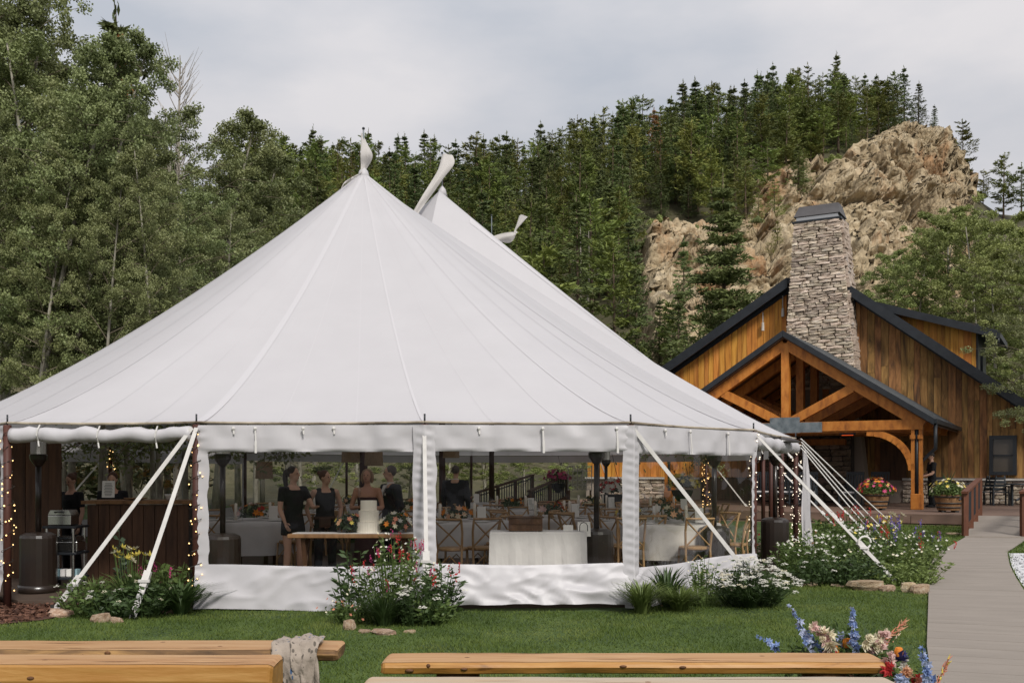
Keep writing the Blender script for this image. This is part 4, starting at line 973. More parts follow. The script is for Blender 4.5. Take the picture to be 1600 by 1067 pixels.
# dead and brown trees, snags
dp = pine('dead_spruce', 12, 41, 'spruce', 4, 'deadpine', .55)
for i, (px, t, H, lab) in enumerate([(1024, .74, 10, 'orange-brown dead spruce standing in the green forest'), (553, .96, 8.5, 'brown dead spruce on the skyline left of the tent peak')]):
    X, Y = hill_xy(px, t); r = dp if i == 0 else dup(dp, (0, 0, 0)); r.location = (X, Y, ground_z(X, Y)); r.scale = (H / 12,) * 3; r['label'] = lab
def snag(px, t, H, seed, lab):
    X, Y = hill_xy(px, t); q = random.Random(seed); g_ = thing('snag', lab, 'dead tree', (X, Y, ground_z(X, Y) - .2)); b = MB().tube([(0, 0, 0), (.15, 0, H * .5), (.1, 0, H)], [.13, .09, .02], 6); b.build('trunk', M['snag'], g_)
    b = MB()
    for i in range(9):
        z = H * (.4 + .06 * i); a = q.uniform(0, 6.28); l = (1 - z / H) * 1.6 + .3; b.tube([(.12, 0, z), (.12 + math.cos(a) * l, math.sin(a) * l, z + .3 * l)], [.04, .012], 4)
    b.build('bare_branches', M['snag'], g_)
for px, t, H, seed, lab in [(905, .30, 9.5, 1, 'bare grey dead trunk left of centre in the forest above the tent'), (918, .34, 8, 2, 'leaning bare dead trunk right of the first grey snag'), (1112, .74, 8, 3, 'pale bare snag among the pines over the left rock')]: snag(px, t, H, seed, lab)
# big layered spruce by the lodge, the cone-laden spruce and the bare treetop on the left
s1 = pine('spruce_tree', 18, 51, 'layer', 7, 'spruce', 1.8); X = WX(1132, 60); s1.location = (X, 60, ground_z(X, 60)); s1['label'] = 'large layered blue-green spruce beside the left roof slope of the lodge'
s2 = pine('spruce_tree', 21.0, 52, 'spruce', 6, 'spruce', 1.3); s2.location = (WX(188, 41), 41, .1); s2['label'] = 'tall spruce tip hung with orange cones above the left grove'
q = np.random.default_rng(5); n = 420; h = q.uniform(16.4, 19.4, n); a = q.uniform(0, 6.28, n); R = (20 - h) * .2 * q.uniform(.5, 1, n)
C = np.stack([np.cos(a) * R, np.sin(a) * R, h], 1); npmesh('cones', leaves(C, .24, .1, q, 0, np.tile([0, 0, -1.], (n, 1)) + q.normal(size=(n, 3)) * .2), 4, M['cone'], s2)
bt = thing('bare_tree', 'thin leafless treetop sticking out of the left grove against the sky', 'tree', (WX(277, 36), 36, 0)); b = MB(); b.tube([(0, 0, 0), (0, 0, 10), (.1, 0, 16.6)], [.16, .1, .015], 6); tr = b.build('trunk', M['snag'], bt)
b = MB(); q = random.Random(3)
for i in range(60):
    z = q.uniform(10.5, 16); a = q.uniform(0, 6.28); l = q.uniform(.4, 1.15); p = Vector((.05, 0, z)); e = p + Vector((math.cos(a) * l * .6, math.sin(a) * l * .6, l)); b.tube([p, (p + e) / 2 + Vector((math.cos(a) * .1, 0, -.05)), e], [.022, .014, .005], 4)
    for k in range(2):
        a2 = a + q.uniform(-1, 1); e2 = e + Vector((math.cos(a2) * .3, math.sin(a2) * .3, q.uniform(.1, .5))); b.tube([(p + e) / 2, e2], [.012, .004], 3)
b.build('bare_twigs', M['snag'], tr)
# low brush on the open rock and the hill foot
def bush_mesh(name, seed, m, n=700, L=.28):
    q = np.random.default_rng(seed); t = thing(name, 'x', 'shrub'); d = unit(q.normal(size=(n, 3))); d[:, 2] = np.abs(d[:, 2]); C = d * q.uniform(.35, 1, (n, 1)) * np.array([1, 1, .75]) * (1 + .25 * np.sin(d[:, :1] * 7 + seed)); npmesh('foliage', leaves(C, L, L * .55, q, .1), 4, m, t); MB().tube([(0, 0, -.3), (0, 0, .5)], [.06, .03], 5).build('stem', M['bark'], t); return t
bu = [bush_mesh('shrub', 1, M['aspen_leaf']), bush_mesh('shrub', 2, M['aspen_light'])]
for i in range(64):
    for _ in range(30):
        px = rf.uniform(1000, 1540); t = rf.uniform(.2, 1); X, Y = hill_xy(px, t); mk = rock_mask(X, Y)
        if (i % 4 and mk < .5 and mk > 0) or (mk >= .5 and i % 4 == 0): break
    r = bu[i % 2] if i < 2 else dup(bu[i % 2], (0, 0, 0)); k = rf.uniform(.35, .8) if mk > .5 else rf.uniform(.6, 1.3); r.location = (X, Y - (1.2 if mk > .5 else 0), ground_z(X, Y) + (.4 if mk > .5 else 0)); r.scale = (k * 1.1, k * 1.1, k * 1.15); r['label'] = 'low green shrub %s' % (('on the bare rock right of the chimney' if px > 1310 else 'on the bare rock left of the chimney') if mk > .5 else 'at the edge of the bare rock'); r['group'] = 'shrubs on the rocky hillside'
for i in range(70):
    px = rf.uniform(960, 1180); t = rf.uniform(.04, .2) if i < 14 else rf.uniform(.2, .75)
    if rock_mask(*hill_xy(px, t)) > .3: continue; X, Y = hill_xy(px, t); r = dup(bu[1], (X, Y, ground_z(X, Y)), rf.uniform(0, 6), 'bright green shrub %s left of the rock' % ('at the hill foot' if t < .2 else 'up the slope'), 'shrubs on the open slope', rf.uniform(1.0, 2.2))
# ================================================================ TENT
PK1 = Vector((-2.73, 18.3, 0)); AX = Vector((.194, .981, 0)); RT = Vector((.981, -.194, 0))
ZEV = 2.15; ZP1, ZP2 = 7.06, 8.25
def tp_(s, r): v = PK1 + AX * s + RT * r; return (v.x, v.y)
PA, PB, PC, PD, PE, PF = (-5.88, 11.6), (-3.63, 11.45), (-1.0, 11.4), (1.37, 11.5), (3.30, 13.6), (4.90, 17.2)
POLES = [PA, PB, PC, PD, PE, PF, tp_(3.9, 7.7), tp_(7.4, 7.7), tp_(10.9, 7.7)]
for a in (36, 72, 108, 144):
    POLES.append(tp_(11 + 7.6 * math.sin(math.radians(a)), 7.6 * math.cos(math.radians(a))))
POLES += [tp_(10.9, -7.7), tp_(7.4, -7.7), tp_(3.9, -7.7), tp_(.4, -7.6), (-9.75, 16.6), (-8.1, 13.5)]
NPL = len(POLES)
tent = thing('wedding_tent', 'large white sailcloth tent with three peaks and clear vinyl side walls', 'tent', (PK1.x, PK1.y, 0), world=True)
def ridge(s):
    s = min(max(s, 0), 11); k = min(int(s / 5.5), 1); d = s - 5.5 * k; u = min(1, max(0, (d - .3) / 4.9))
    za, zb = ((ZP1, ZP2), (ZP2, ZP2))[k]; zm = 5.3
    return zm + (za - zm) * (1 - u * 2) ** 1.35 if u < .5 else zm + (zb - zm) * (u * 2 - 1) ** 1.35
def canopy_pt(i, u, t, lift=0):
    a, b = Vector((*POLES[i], 0)), Vector((*POLES[(i + 1) % NPL], 0)); p = a.lerp(b, u)
    s = min(max((p - PK1).dot(AX), 0), 11); c = PK1 + AX * s
    inn = (c - p).normalized(); sc = 4 * u * (1 - u)
    p = p + inn * .05 * sc
    q0, q3 = Vector((*POLES[i - 1], 0)), Vector((*POLES[(i + 2) % NPL], 0))
    sp_ = .5 * (2 * a + (b - q0) * u + (2 * q0 - 5 * a + 4 * b - q3) * u * u + (3 * a - q0 - 3 * b + q3) * u ** 3)
    p = p.lerp(sp_, min(1, t * 5))          # the eave is straight between poles, the skin above it rounds out
    if 0 < s < 11 and abs((p - PK1).dot(RT)) > 7: e = 1.10
    else: e = 1.27
    r = .10 if s in (0, 11) else 0
    q = p.lerp(c - inn * r, t)
    zr = ridge(s) - .05
    z = ZEV - .012 * sc + (zr - ZEV) * t ** e - .0 * sc * t * (1 - t) ** 1.0
    z += .10 * (1 - t) ** 6 * t * 8 * 0
    return Vector((q.x, q.y, z + lift))
NU, NT = 18, 44
TS = [((k / NT) ** 1.0) for k in range(NT + 1)]
cols = []
for i in range(NPL):
    for j in range(NU): cols.append([canopy_pt(i, j / NU, t) for t in TS])
cols.append(cols[0])
# puckers spreading from each pole head
for i in range(NPL):
    for j in range(NU):
        for k in range(1, 6):
            u = j / NU; d = min(u, 1 - u); cols[i * NU + j][k].z -= .016 * (1 - math.cos(d * 60 + k * .2)) * math.exp(-d * 8) * math.exp(-TS[k] * 12)
rows_ = [[cols[c][k] for c in range(len(cols))] for k in range(NT + 1)]
canopy = MB().grid(rows_).build('canopy', M['vinyl'], tent, smooth=True)
# seams: broad webbing at the main poles, thin ones between
def band(i, u, w, t0=.0, t1=.985, lift=.005, m='seam', name='seam'):
    # follows the skin exactly: both edges are canopy points
    seg = math.dist(POLES[i], POLES[(i + 1) % NPL]); L_, R_, C_ = [], [], []
    for k in range(45):
        t = t0 + (t1 - t0) * k / 44; du = w * (1 - .4 * t) / 2 / (seg * (1 - t) + .03)
        L_.append(canopy_pt(i, u - du, t, lift) if u - du >= 0 else canopy_pt(i - 1, 1 + u - du, t, lift)); C_.append(canopy_pt(i, u, t, lift)); R_.append(canopy_pt(i, u + du, t, lift))
    return MB().grid([L_, C_, R_]).build(name, M[m], canopy, smooth=True)
for i in range(NPL):
    wide = i in (1, 4)
    band(i, 0, .12 if wide else .035, lift=.006)
    for u in (.35, .7): band(i, u, .016, .0, .9, .004)
# peaks: collar, pole tip
def pole(x, y, z0, z1, r, name, parent, m='polewood', n=10): return MB().tube([(x, y, z0), (x, y, z1)], r, n).build(name, M[m], parent, smooth=True)
PKS = []
for s, zt, tip in ((0, ZP1, .80), (5.5, ZP2, .88), (11, ZP2, .78)):
    c = PK1 + AX * s; PKS.append((c.x, c.y, zt, zt + tip))
    cp = pole(c.x, c.y, .06, zt, .075, 'center_pole', tent)
    MB().lathe([(.13, zt - .14), (.085, zt + .03), (.03, zt + .10), (.015, zt + .12)], 12, (c.x, c.y, 0)).build('peak_collar', M['seam'], tent, smooth=True)
    ft = MB().tube([(c.x, c.y, zt + .05), (c.x, c.y, zt + tip)], .014, 8).build('flag_pole', M['steel'], tent)
    MB().ell((c.x, c.y, zt + tip + .02), .028).build('pole_ball', M['blackmetal'], ft)
def ribbon(name, pts, ws, m, parent, sub=5, puff=.0):
    # pts: centre line, ws: half-width vectors, with a soft belly across
    pts = [Vector(p) for p in pts]; ws = [Vector(w) for w in ws]; rows = []
    def cat(P, t):
        i = min(int(t), len(P) - 2); f = t - i; p0, p1, p2, p3 = P[max(i - 1, 0)], P[i], P[i + 1], P[min(i + 2, len(P) - 1)]
        return .5 * ((2 * p1) + (p2 - p0) * f + (2 * p0 - 5 * p1 + 4 * p2 - p3) * f * f + (3 * p1 - p0 - 3 * p2 + p3) * f ** 3)
    n = (len(pts) - 1) * sub
    for k in range(n + 1):
        t = k / n * (len(pts) - 1 - 1e-6); c, w = cat(pts, t), cat(ws, t)
        rows.append([c + w * v + Vector((0, -1, .15)) * puff * (1 - v * v) * w.length * 2 + Vector((.12, .5, 0)) * w.length * .55 * math.sin(v * 4.4 + t * 1.3) for v in (-1, -.6, -.2, .2, .6, 1)])
    o = MB().grid(rows).build(name, M[m], parent, smooth=True)
    return o
def at(k, px, py, dy=0): return W(px, py, PKS[k][1] + dy)
ribbon('flag', [at(0, 565, 208), at(0, 569, 224), at(0, 573, 243, -.05), at(0, 569, 260), at(0, 564, 271, -.1), at(0, 554, 277, -.25), at(0, 544, 285, -.4), at(0, 537, 292, -.45)],
       [(.012, 0, 0), (.055, .03, 0), (.095, .05, .02), (.05, .05, 0), (.022, .02, .02), (.03, .05, .05), (.07, .08, .08), (.05, .05, .11)], 'flag', tent, puff=.3)
ribbon('flag', [at(1, 699, 243), at(1, 697, 262, -.1), at(1, 682, 284, -.3), at(1, 668, 304, -.5), at(1, 656, 322, -.6), at(1, 645, 340, -.7)],
       [(.14, .04, .0), (.20, .05, .09), (.15, .05, .10), (.13, .05, .08), (.12, .05, .06), (.10, .05, .05)], 'flag', tent, puff=.25)
ribbon('flag', [at(2, 818, 338), at(2, 812, 350, -.05), at(2, 805, 361, -.1), at(2, 806, 368, -.15), at(2, 797, 371, -.1), at(2, 782, 372, 0), at(2, 766, 376, 0)],
       [(.13, .03, -.02), (.10, .03, .05), (.03, .02, .03), (.05, .02, .10), (.03, .03, .16), (.0, .03, .12), (0, .03, .1)], 'flag', tent, puff=.3)
# side poles with pins, eave rope
for i, (x, y) in enumerate(POLES):
    p = pole(x, y, .02, ZEV - .02, .045 if i not in (6, 7, 8) else .055, 'side_pole', tent)
    pole(x, y, ZEV - .02, ZEV + .10, .011, 'pole_pin', p, 'blackmetal', 6)
er = MB()
for i in range(NPL):
    pts = [canopy_pt(i, j / 8, 0) + Vector((0, 0, .005)) for j in range(9)]; er.tube(pts, .016, 6, cap=False)
er.build('eave_rope', M['eaverope'], tent, smooth=True)
# ---------------------------------------------------------------- walls
def wrinkle(x, z, sd, amp):
    return amp * (.6 * mn.noise(Vector((x * 2.2, z * 1.1, sd))) + .4 * mn.noise(Vector((x * 5.5 + z * 2, z * 4, sd + 9))) + .25 * (1 - 2 * abs(mn.noise(Vector((x * 3 + z * 2.5, z * 2.2 - x, sd + 20))))))
def wall_panel(i, mL=.19, mR=.12, zt=1.815, zb=.52, z0=.02, seed=0, swag=0., fl=.05, j=None):
    a, b = Vector((*POLES[i], 0)), Vector((*POLES[j if j is not None else (i + 1) % NPL], 0)); d = b - a; L_ = d.length; d.normalize(); out = Vector((d.y, -d.x, 0))
    c0 = PK1 + AX * min(max(((a + b) / 2 - PK1).dot(AX), 0), 11)
    if out.dot((a + b) / 2 - c0) < 0: out = -out
    xs = [0, .03, .06, .09, .12, .15, mL] + list(np.linspace(mL, L_ - mR, 56)[1:-1]) + [L_ - mR] + [L_ - mR * f for f in (.8, .6, .4, .2, 0)]
    xs = sorted(set(round(float(x), 4) for x in xs if 0 <= x <= L_ + .001))
    zs = list(np.linspace(z0, zb, 24)) + list(np.linspace(zb, zt, 26)[1:]) + list(np.linspace(zt, ZEV - .03, 14)[1:])
    W0 = lambda x: min(x, L_ - x)
    grid = []
    for z in zs:
        row = []
        for x in xs:
            e = W0(x); lat = .03 + wrinkle(x, z, seed, .018 if zb < z < zt else .03)
            lat += .009 * (math.sin(z * 48 + seed + 3 * mn.noise(Vector((z * 3, seed, 2)))) * .8) * math.exp(-((e - .05) / .06) ** 2)               # lacing ripples along the poles
            if z > zt: lat += .035 * (abs(math.sin(x * 4.6 + .5 * mn.noise(Vector((x, seed, 8))) * 3)) - .5) * (1 - .6 * (z - zt) / (ZEV - zt)) + .016 * math.sin(x * 9 + 1.7 * math.sin(x * 3)) * (1 - abs((z - (ZEV + zt) / 2) / (ZEV - zt) * 2)) + .02 * abs(math.sin(x * 5.2))
            if z < zb: lat += .026 * (zb - z) / zb * ((1 - 2 * abs(mn.noise(Vector((x * 1.6 + z * 2.6, z * 1.2 - x * .5, seed + 40))))) ** 3) + .018 * ((1 - 2 * abs(mn.noise(Vector((x * 2.9 - z * 3, z * 3.1, seed + 50))))) ** 3); lat += (zb - z) / zb * fl + .02 * math.sin(x * 4 + seed) * (zb - z)
            zz = z; sw = 0
            if swag and z < zb: 
                k = (zb - z) / (zb - z0); sw = swag * k * math.sin(math.pi * min(1, max(0, x / L_))) * (.7 + .5 * mn.noise(Vector((x * 2.3, 0, seed + 5)))); lat += .06 * k * (1 - 2 * abs(mn.noise(Vector((x * 2.8 + z * 3, z * 5, seed + 2)))))
            zz += .012 * math.sin(x * 2.4 + seed) * (1 if z < zt else 0) + sw
            edge = .03 * mn.noise(Vector((z * 3.5, seed * 3, 1))) + .012 * mn.noise(Vector((z * 11, seed * 3, 4))) if 0 < x < L_ else 0
            row.append(a + d * (x + edge * (1 if e < .25 else .3)) + out * lat + Vector((0, 0, zz)))
        grid.append(row)
    fab, win = MB(), MB(); nf = len(xs)
    vs = [p for r in grid for p in r]; ff, wf_ = [], []
    for k in range(len(zs) - 1):
        for c in range(nf - 1):
            q = (k * nf + c, k * nf + c + 1, (k + 1) * nf + c + 1, (k + 1) * nf + c); xm = (xs[c] + xs[c + 1]) / 2; zm = (zs[k] + zs[k + 1]) / 2
            (wf_ if (mL < xm < L_ - mR and zb < zm < zt) else ff).append(q)
    def sub(fs):
        use = sorted({i for q in fs for i in q}); mp = {v: n for n, v in enumerate(use)}; m = MB(); m.add([vs[i] for i in use], [tuple(mp[i] for i in q) for q in fs]); return m
    w = sub(ff).build('wall_panel', M['wallvinyl'], tent, smooth=True)
    sub(wf_).build('window_pane', M['clear_glossy' if i == 3 else 'clear'], w, smooth=True)
    return w, a, d, out, L_
FP = [(1, .15, .085, 1.815, .515, .015, 1, 0, .05), (2, .13, .07, 1.82, .53, .06, 2, .05, .09), (3, .10, .10, 1.80, .48, .03, 3, .03, .06)]
panels = []
for (i, mL, mR, zt, zb, z0, sd_, sw, fl) in FP: panels.append(wall_panel(i, mL, mR, zt, zb, z0, sd_, sw, fl))
panels.append(wall_panel(NPL - 1, .2, .12, 1.8, .5, .02, 7))
for i in (13, 14, 15, 16): wall_panel(i, .15, .15, 1.8, .5, .03, i)
# laced, rippled cover strips over the poles where two wall panels meet
for i, wd, px in ((2, .26, 0), (3, .24, 0)):
    c = Vector((*POLES[i], 0)); l = (c - Vector((*POLES[i - 1], 0))).normalized(); r_ = (Vector((*POLES[i + 1], 0)) - c).normalized(); o_ = -((l - r_).normalized()) if (l - r_).length > .05 else Vector((l.y, -l.x, 0))
    if o_.y > 0: o_ = -o_
    rows = []
    for k in range(110):
        z = .03 + (ZEV - .06) * k / 109; row = []
        for v in (-1, -.8, -.55, -.3, -.12, 0, .12, .3, .55, .8, 1):
            w = wd / 2 * (1 + .12 * mn.noise(Vector((z * 3, i, v > 0)))); d = l if v < 0 else r_
            rip = .008 * (math.sin(z * 60 + 3 * mn.noise(Vector((z * 2.5, i, 0))) + v * 2) + .8 * mn.noise(Vector((z * 14, v * 3, i)))) * math.exp(-((abs(v) - .4) / .28) ** 2)
            row.append(c + d * (w * v if v < 0 else w * v) + o_ * (.085 - .035 * abs(v) + rip - 0 + (.06 * (1 - z / .5) if z < .5 else 0)) + Vector((0, 0, z)))
        rows.append(row)
    MB().grid(rows).build('lacing_strip', M['wallvinyl'], tent, smooth=True)
# tie straps hanging over the windows
for (w, a, d, out, L_), xs_ in zip(panels, ([.45, .70, 1.25, 1.6], [.62, 1.35, 2.2], [.6, 1.15, 2.05], [2.3])):
    for x in xs_:
        p = a + d * x + out * .075; ln = .25 if x in (.70, 1.35, 2.2, 1.15, 2.05) else .10
        m = MB().beam(p + Vector((0, 0, ZEV - .05)), p + d * .01 + out * .01 + Vector((0, 0, ZEV - .08 - ln * .55)), .018, .006, out)
        m.ell(p + Vector((0, 0, ZEV - .07)), .022, 6, 4)
        if ln > .2: m.beam(p + d * .01 + out * .012 + Vector((0, 0, ZEV - .09 - ln * .5)), p + d * .012 + out * .015 + Vector((0, 0, ZEV - .10 - ln)), .026, .006, out)
        m.build('tie_strap', M['strap'], tent)
# short valance where there is no wall; rolled-up walls over the two openings
def valance(i, h=.26):
    rows = []
    for k in range(6):
        rows.append([canopy_pt(i, j / 24, 0) + Vector((0, 0, -.01 - h * k / 5)) + (Vector((*POLES[i], 0)) - PK1).normalized() * (.02 + .012 * math.sin(j * 1.9) * k / 5) for j in range(25)])
    MB().grid(rows).build('valance', M['wallvinyl'], tent, smooth=True)
for i in range(6, 13): valance(i, .24)
valance(NPL - 2, .24)
def roll(i, r=.085, u0=.02, u1=.98, seed=0, drop=.13):
    pts = []; rr = []
    for j in range(41):
        u = u0 + (u1 - u0) * j / 40; p = canopy_pt(i, u, 0); sag = -.012 * math.sin(u * 25 + seed)
        pts.append(p + Vector((0, 0, -drop + sag))); rr.append(r * (1 + .16 * mn.noise(Vector((u * 9, seed, 0))) + .05 * math.sin(u * 67)) * (.9 if j % 13 == 6 else 1))
    b = MB().tube(pts, rr, 14); b.v = [tuple(Vector(v) + Vector((0, 0, .016 * mn.noise(Vector(v) * 7) + .008 * mn.noise(Vector(v) * 19)))) for v in b.v]
    o = b.build('rolled_wall', M['wallvinyl'], tent, smooth=True)
    for k in range(3):
        p = pts[6 + 13 * k]; MB().tube([p + Vector((0, 0, .11)), p + Vector((.01, -r * .95, .05)), p + Vector((0, -r, -.02)), p + Vector((0, -r * .5, -r * .95)), p + Vector((.02, -r * .8, -r - .06))], .009, 5).build('tie', M['strap'], o)
roll(0, seed=1); roll(4, .10, seed=2, drop=.15)
# gathered wall curtain hanging beside the corner pole
cur = []
for k in range(16):
    z = 1.95 - k * .115; x, y = PF; cur.append([Vector((x + .10 + + .034 * j + .015 * math.sin(j * 2 + k * .5), y - .05 + .035 * math.sin(j * 2.6) * (1 + k * .03), z)) for j in range(7 if True else 0)])
MB().grid([[Vector((p.x * 1 - (0.02 * j) * (1 - k / 15), p.y, p.z)) for j, p in enumerate(r)] for k, r in enumerate(cur)]).build('gathered_wall', M['wallvinyl'], tent, smooth=True)
# guy straps
def guy(i, gnd, w=.05, ratchet=.62, off=(0, 0, 0), thin=False, loop=False):
    p = Vector((*POLES[i], ZEV - .06)) + Vector(off); g = Vector((gnd[0], gnd[1], gnd[2] if len(gnd) > 2 else .0))
    if thin: o = MB().tube([p, p.lerp(g, .5) + Vector((0, 0, -.02)), g], .011, 6).build('guy_rope', M['rope'], tent)
    else:
        m = MB().beam(p, p.lerp(g, ratchet), w * .8, .008, (0, -1, .3)); o = m.build('guy_strap', M['strap'], tent)
        MB().beam(p.lerp(g, ratchet - .01), g, w * 1.15, .012, (0, -1, .3)).build('lower_strap', M['strap'], o)
        c = p.lerp(g, ratchet); dd = (g - p).normalized()
        rt = MB().beam(c - dd * .09, c + dd * .09, .075, .05, (0, -1, .3)); rt.beam(c + dd * .02 + Vector((-.06, -.03, 0)), c + dd * .02 + Vector((.06, -.03, 0)), .03, .03); rt.build('ratchet', M['strap'], o)
    if loop:
        c = p.lerp(g, ratchet) + Vector((.02, -.03, .06)); MB().tube([c + Vector((.085 * math.cos(a), 0, .085 * math.sin(a))) for a in np.linspace(0, 5.9, 16)], .014, 6).build('rope_coil', M['rope'], o)
    MB().tube([g + Vector((0, 0, .10)), g - Vector((0, 0, .2))], .02, 8).build('stake', M['rusty'], o)
    return o
guy(1, (-5.15, 11.15), .06, .84, (-.03, -.06, 0)); guy(1, (-4.10, 10.75), .06, .80, (.02, -.06, 0))
guy(2, (-.91, 10.72), .055, .70, (0, -.05, 0)); guy(3, (3.16, 12.2), .06, .9, (.02, -.05, 0))
guy(4, (5.42, 13.95), .045, .74, (.02, -.05, 0), loop=True)
for g_, of in (((6.7, 17.6), (.1, 0, -.05)), ((6.95, 17.9), (.1, 0, 0)), ((6.45, 17.2), (.08, -.05, -.1)), ((7.5, 18.6), (.12, .1, .06))): guy(5, g_ + (.25,), .02, .75, of, thin=True)
for i in range(6, NPL - 1):
    c = Vector((*POLES[i], 0)); d_ = (c - (PK1 + AX * min(max((c - PK1).dot(AX), 0), 11))).normalized(); g_ = c + d_ * 2.0
    if i < 13 or i > 14: guy(i, (g_.x, g_.y), .05, .8)
# little wooden floor under the tent, its edge showing below the walls
FL = .07
ins = [Vector((*p, 0)) for p in POLES]; cen = PK1 + AX * 5.5
fl = MB().ext([((p.x + (cen.x - p.x) * .012), (p.y + (cen.y - p.y) * .012)) for p in ins], lambda a, b, c: Vector((a, b, c)), .0, FL).build('tent_floor', M['floor']); tag(fl, kind='structure')
# string lights wound round the side poles
def string_lights(i, label, r=.06, turns=11, n=70, z0=.15, z1=2.0, m='bulb', size=.010):
    x, y = POLES[i] if isinstance(i, int) else i; t = thing('string_lights', label, 'string lights', (x, y, FL)); pts = []; q = random.Random(hash((x, y)) & 999)
    for k in range(turns * 10):
        a = k * .628; rr = r * (1 + .35 * math.sin(k * 1.7)); pts.append((rr * math.cos(a), rr * math.sin(a), z0 + (z1 - z0) * k / (turns * 10)))
    MB().tube(pts, .004, 4).build('wire', M['wire'], t)
    b = MB()
    for k in range(n):
        p = Vector(q.choice(pts)) + Vector((q.uniform(-.025, .025), q.uniform(-.025, .025), q.uniform(-.05, .05))); b.ell(p, size * q.uniform(.7, 1.2), 6, 4)
    b.build('bulbs', M[m], t)
string_lights(0, 'warm string lights wound round the tent pole at the far left edge', n=44, size=.009)
string_lights(1, 'warm string lights wound round the tent pole behind the pair of white guy straps', n=56, r=.065, size=.009)
string_lights(5, 'tiny white string lights on the thick dark pole at the right tent corner', n=90, m='bulb_white', r=.07, size=.008)
string_lights(6, 'tiny white string lights on the dark pole just behind the right corner pole', n=50, m='bulb_white', r=.07, size=.008)
string_lights(4, 'tiny white string lights on the pole at the edge of the right-hand opening', n=40, m='bulb_white', r=.06, size=.009)
string_lights(9, 'warm string lights on a pole far back inside the tent', n=60, size=.014, r=.1)
string_lights(15, 'warm string lights on the pole at the tent side behind the heater', n=60, size=.016, r=.1)
string_lights(16, 'warm string lights on the side pole left of the woman with the ponytail', n=60, size=.016, r=.1)
# ================================================================ INSIDE THE TENT
def heater(scale=1):
    t = thing('patio_heater', 'x', 'heater')
    MB().lathe([(.235, 0), (.245, .03), (.245, .10)], 20).build('base', M['heater'], t, smooth=True)
    MB().lathe([(.225, .102), (.225, .70), (.215, .735), (.15, .765), (.05, .775)], 20).build('tank_housing', M['heater'], t, smooth=False)
    MB().tube([(0, 0, .77), (0, 0, 1.72)], .036, 10).build('pole', M['heater'], t, smooth=True)
    MB().lathe([(.045, 1.62), (.10, 1.70), (.11, 1.76), (.095, 1.77)], 14).build('burner_base', M['heater'], t)
    b = MB().lathe([(.095, 1.772), (.095, 1.97)], 14, cap=False).build('burner_screen', M['stainless'], t)
    MB().lathe([(.10, 1.972), (.40, 1.985), (.41, 2.0), (.25, 2.06), (.03, 2.10)], 24).build('reflector', M['heater'], t, smooth=True)
    return t
h0 = heater()
for i, (px, Y, lab, sc) in enumerate([(60, 12.55, 'black patio heater in the left opening in front of the utility cart', .98), (348, 12.35, 'black patio heater behind the first clear window near the string-lit pole', .98), (932, 13.1, 'black patio heater beside the white-clothed display table', 1.0),
                                      (1116, 14.0, 'black patio heater behind the angled right-hand window', .98), (1211, 16.2, 'black patio heater standing in the open right corner of the tent', 1.0), (947, 22.5, 'small-looking black patio heater far back beyond the tables', 1.0)]):
    r = h0 if i == 0 else dup(h0, (0, 0, 0)); r.location = (WX(px, Y), Y, FL); r.scale = (sc,) * 3; r['label'] = lab; r['group'] = 'patio heaters'
# ---- chairs
def cross_chair():
    t = thing('cross_back_chair', 'x', 'chair'); m = M['chairwood']
    MB().lathe([(.19, .44), (.205, .455), (.205, .475), (.19, .485)], 14).build('seat', m, t)
    for sx in (-1, 1):
        MB().tube([(sx * .17, -.17, 0), (sx * .155, -.15, .45)], .017, 6).build('front_leg', m, t)
        MB().tube([(sx * .18, .22, 0), (sx * .175, .17, .46), (sx * .19, .20, .7), (sx * .19, .25, .86)], .017, 6).build('rear_leg', m, t)
        MB().tube([(-sx * .17, .175, .50), (0, .185, .67), (sx * .18, .235, .84)], .012, 5).build('cross_bar', m, t)
    pts = [(-.20 + .40 * k / 8, .25 + .035 * math.sin(math.pi * k / 8), .875) for k in range(9)]
    MB().tube(pts, .028, 8, flat=.6).build('top_rail', m, t)
    for sy in (-.15, .17): MB().tube([(-.16, sy, .22), (0, sy, .38), (.16, sy, .22)], .010, 5).build('arch_brace', m, t)
    return t
ch0 = cross_chair(); chn = 0
def chair(x, y, rz, label):
    global chn
    r = ch0 if chn == 0 else dup(ch0, (0, 0, 0)); chn += 1; r.location = (x, y, FL); r.rotation_euler = (0, 0, rz); r['label'] = label; r['group'] = 'cross-back chairs at the dining tables'
def mass_flowers(name, label, cat, loc, R, cols, seed, nl=260, gm='g_mid', nb=26, bs=.04, h=.9, group=None, leaf=.09):
    q = np.random.default_rng(seed); t = thing(name, label, cat, loc, group=group); d = unit(q.normal(size=(nl, 3))); d[:, 2] = np.abs(d[:, 2])
    C = d * q.uniform(.3, 1, (nl, 1)) * np.array([R, R, R * h]) + (0, 0, R * .25); npmesh('foliage', leaves(C, leaf, leaf * .45, q, .1), 4, M[gm], t)
    for c, n in cols:
        d = unit(q.normal(size=(n, 3))); d[:, 2] = np.abs(d[:, 2]) * .9 + .1; d[:, 1] -= .25; b = MB()
        for v in d: blossom(b, v * np.array([R, R, R * h]) * q.uniform(.85, 1.08) + (0, 0, R * .25), v, bs * q.uniform(.7, 1.2), 6)
        b.build('blossoms', M['f_' + c], t, fix=False)
    return t
plate_me = MB().lathe([(.07, 0), (.13, .012), (.132, .018), (.07, .008)], 16); pl0 = None
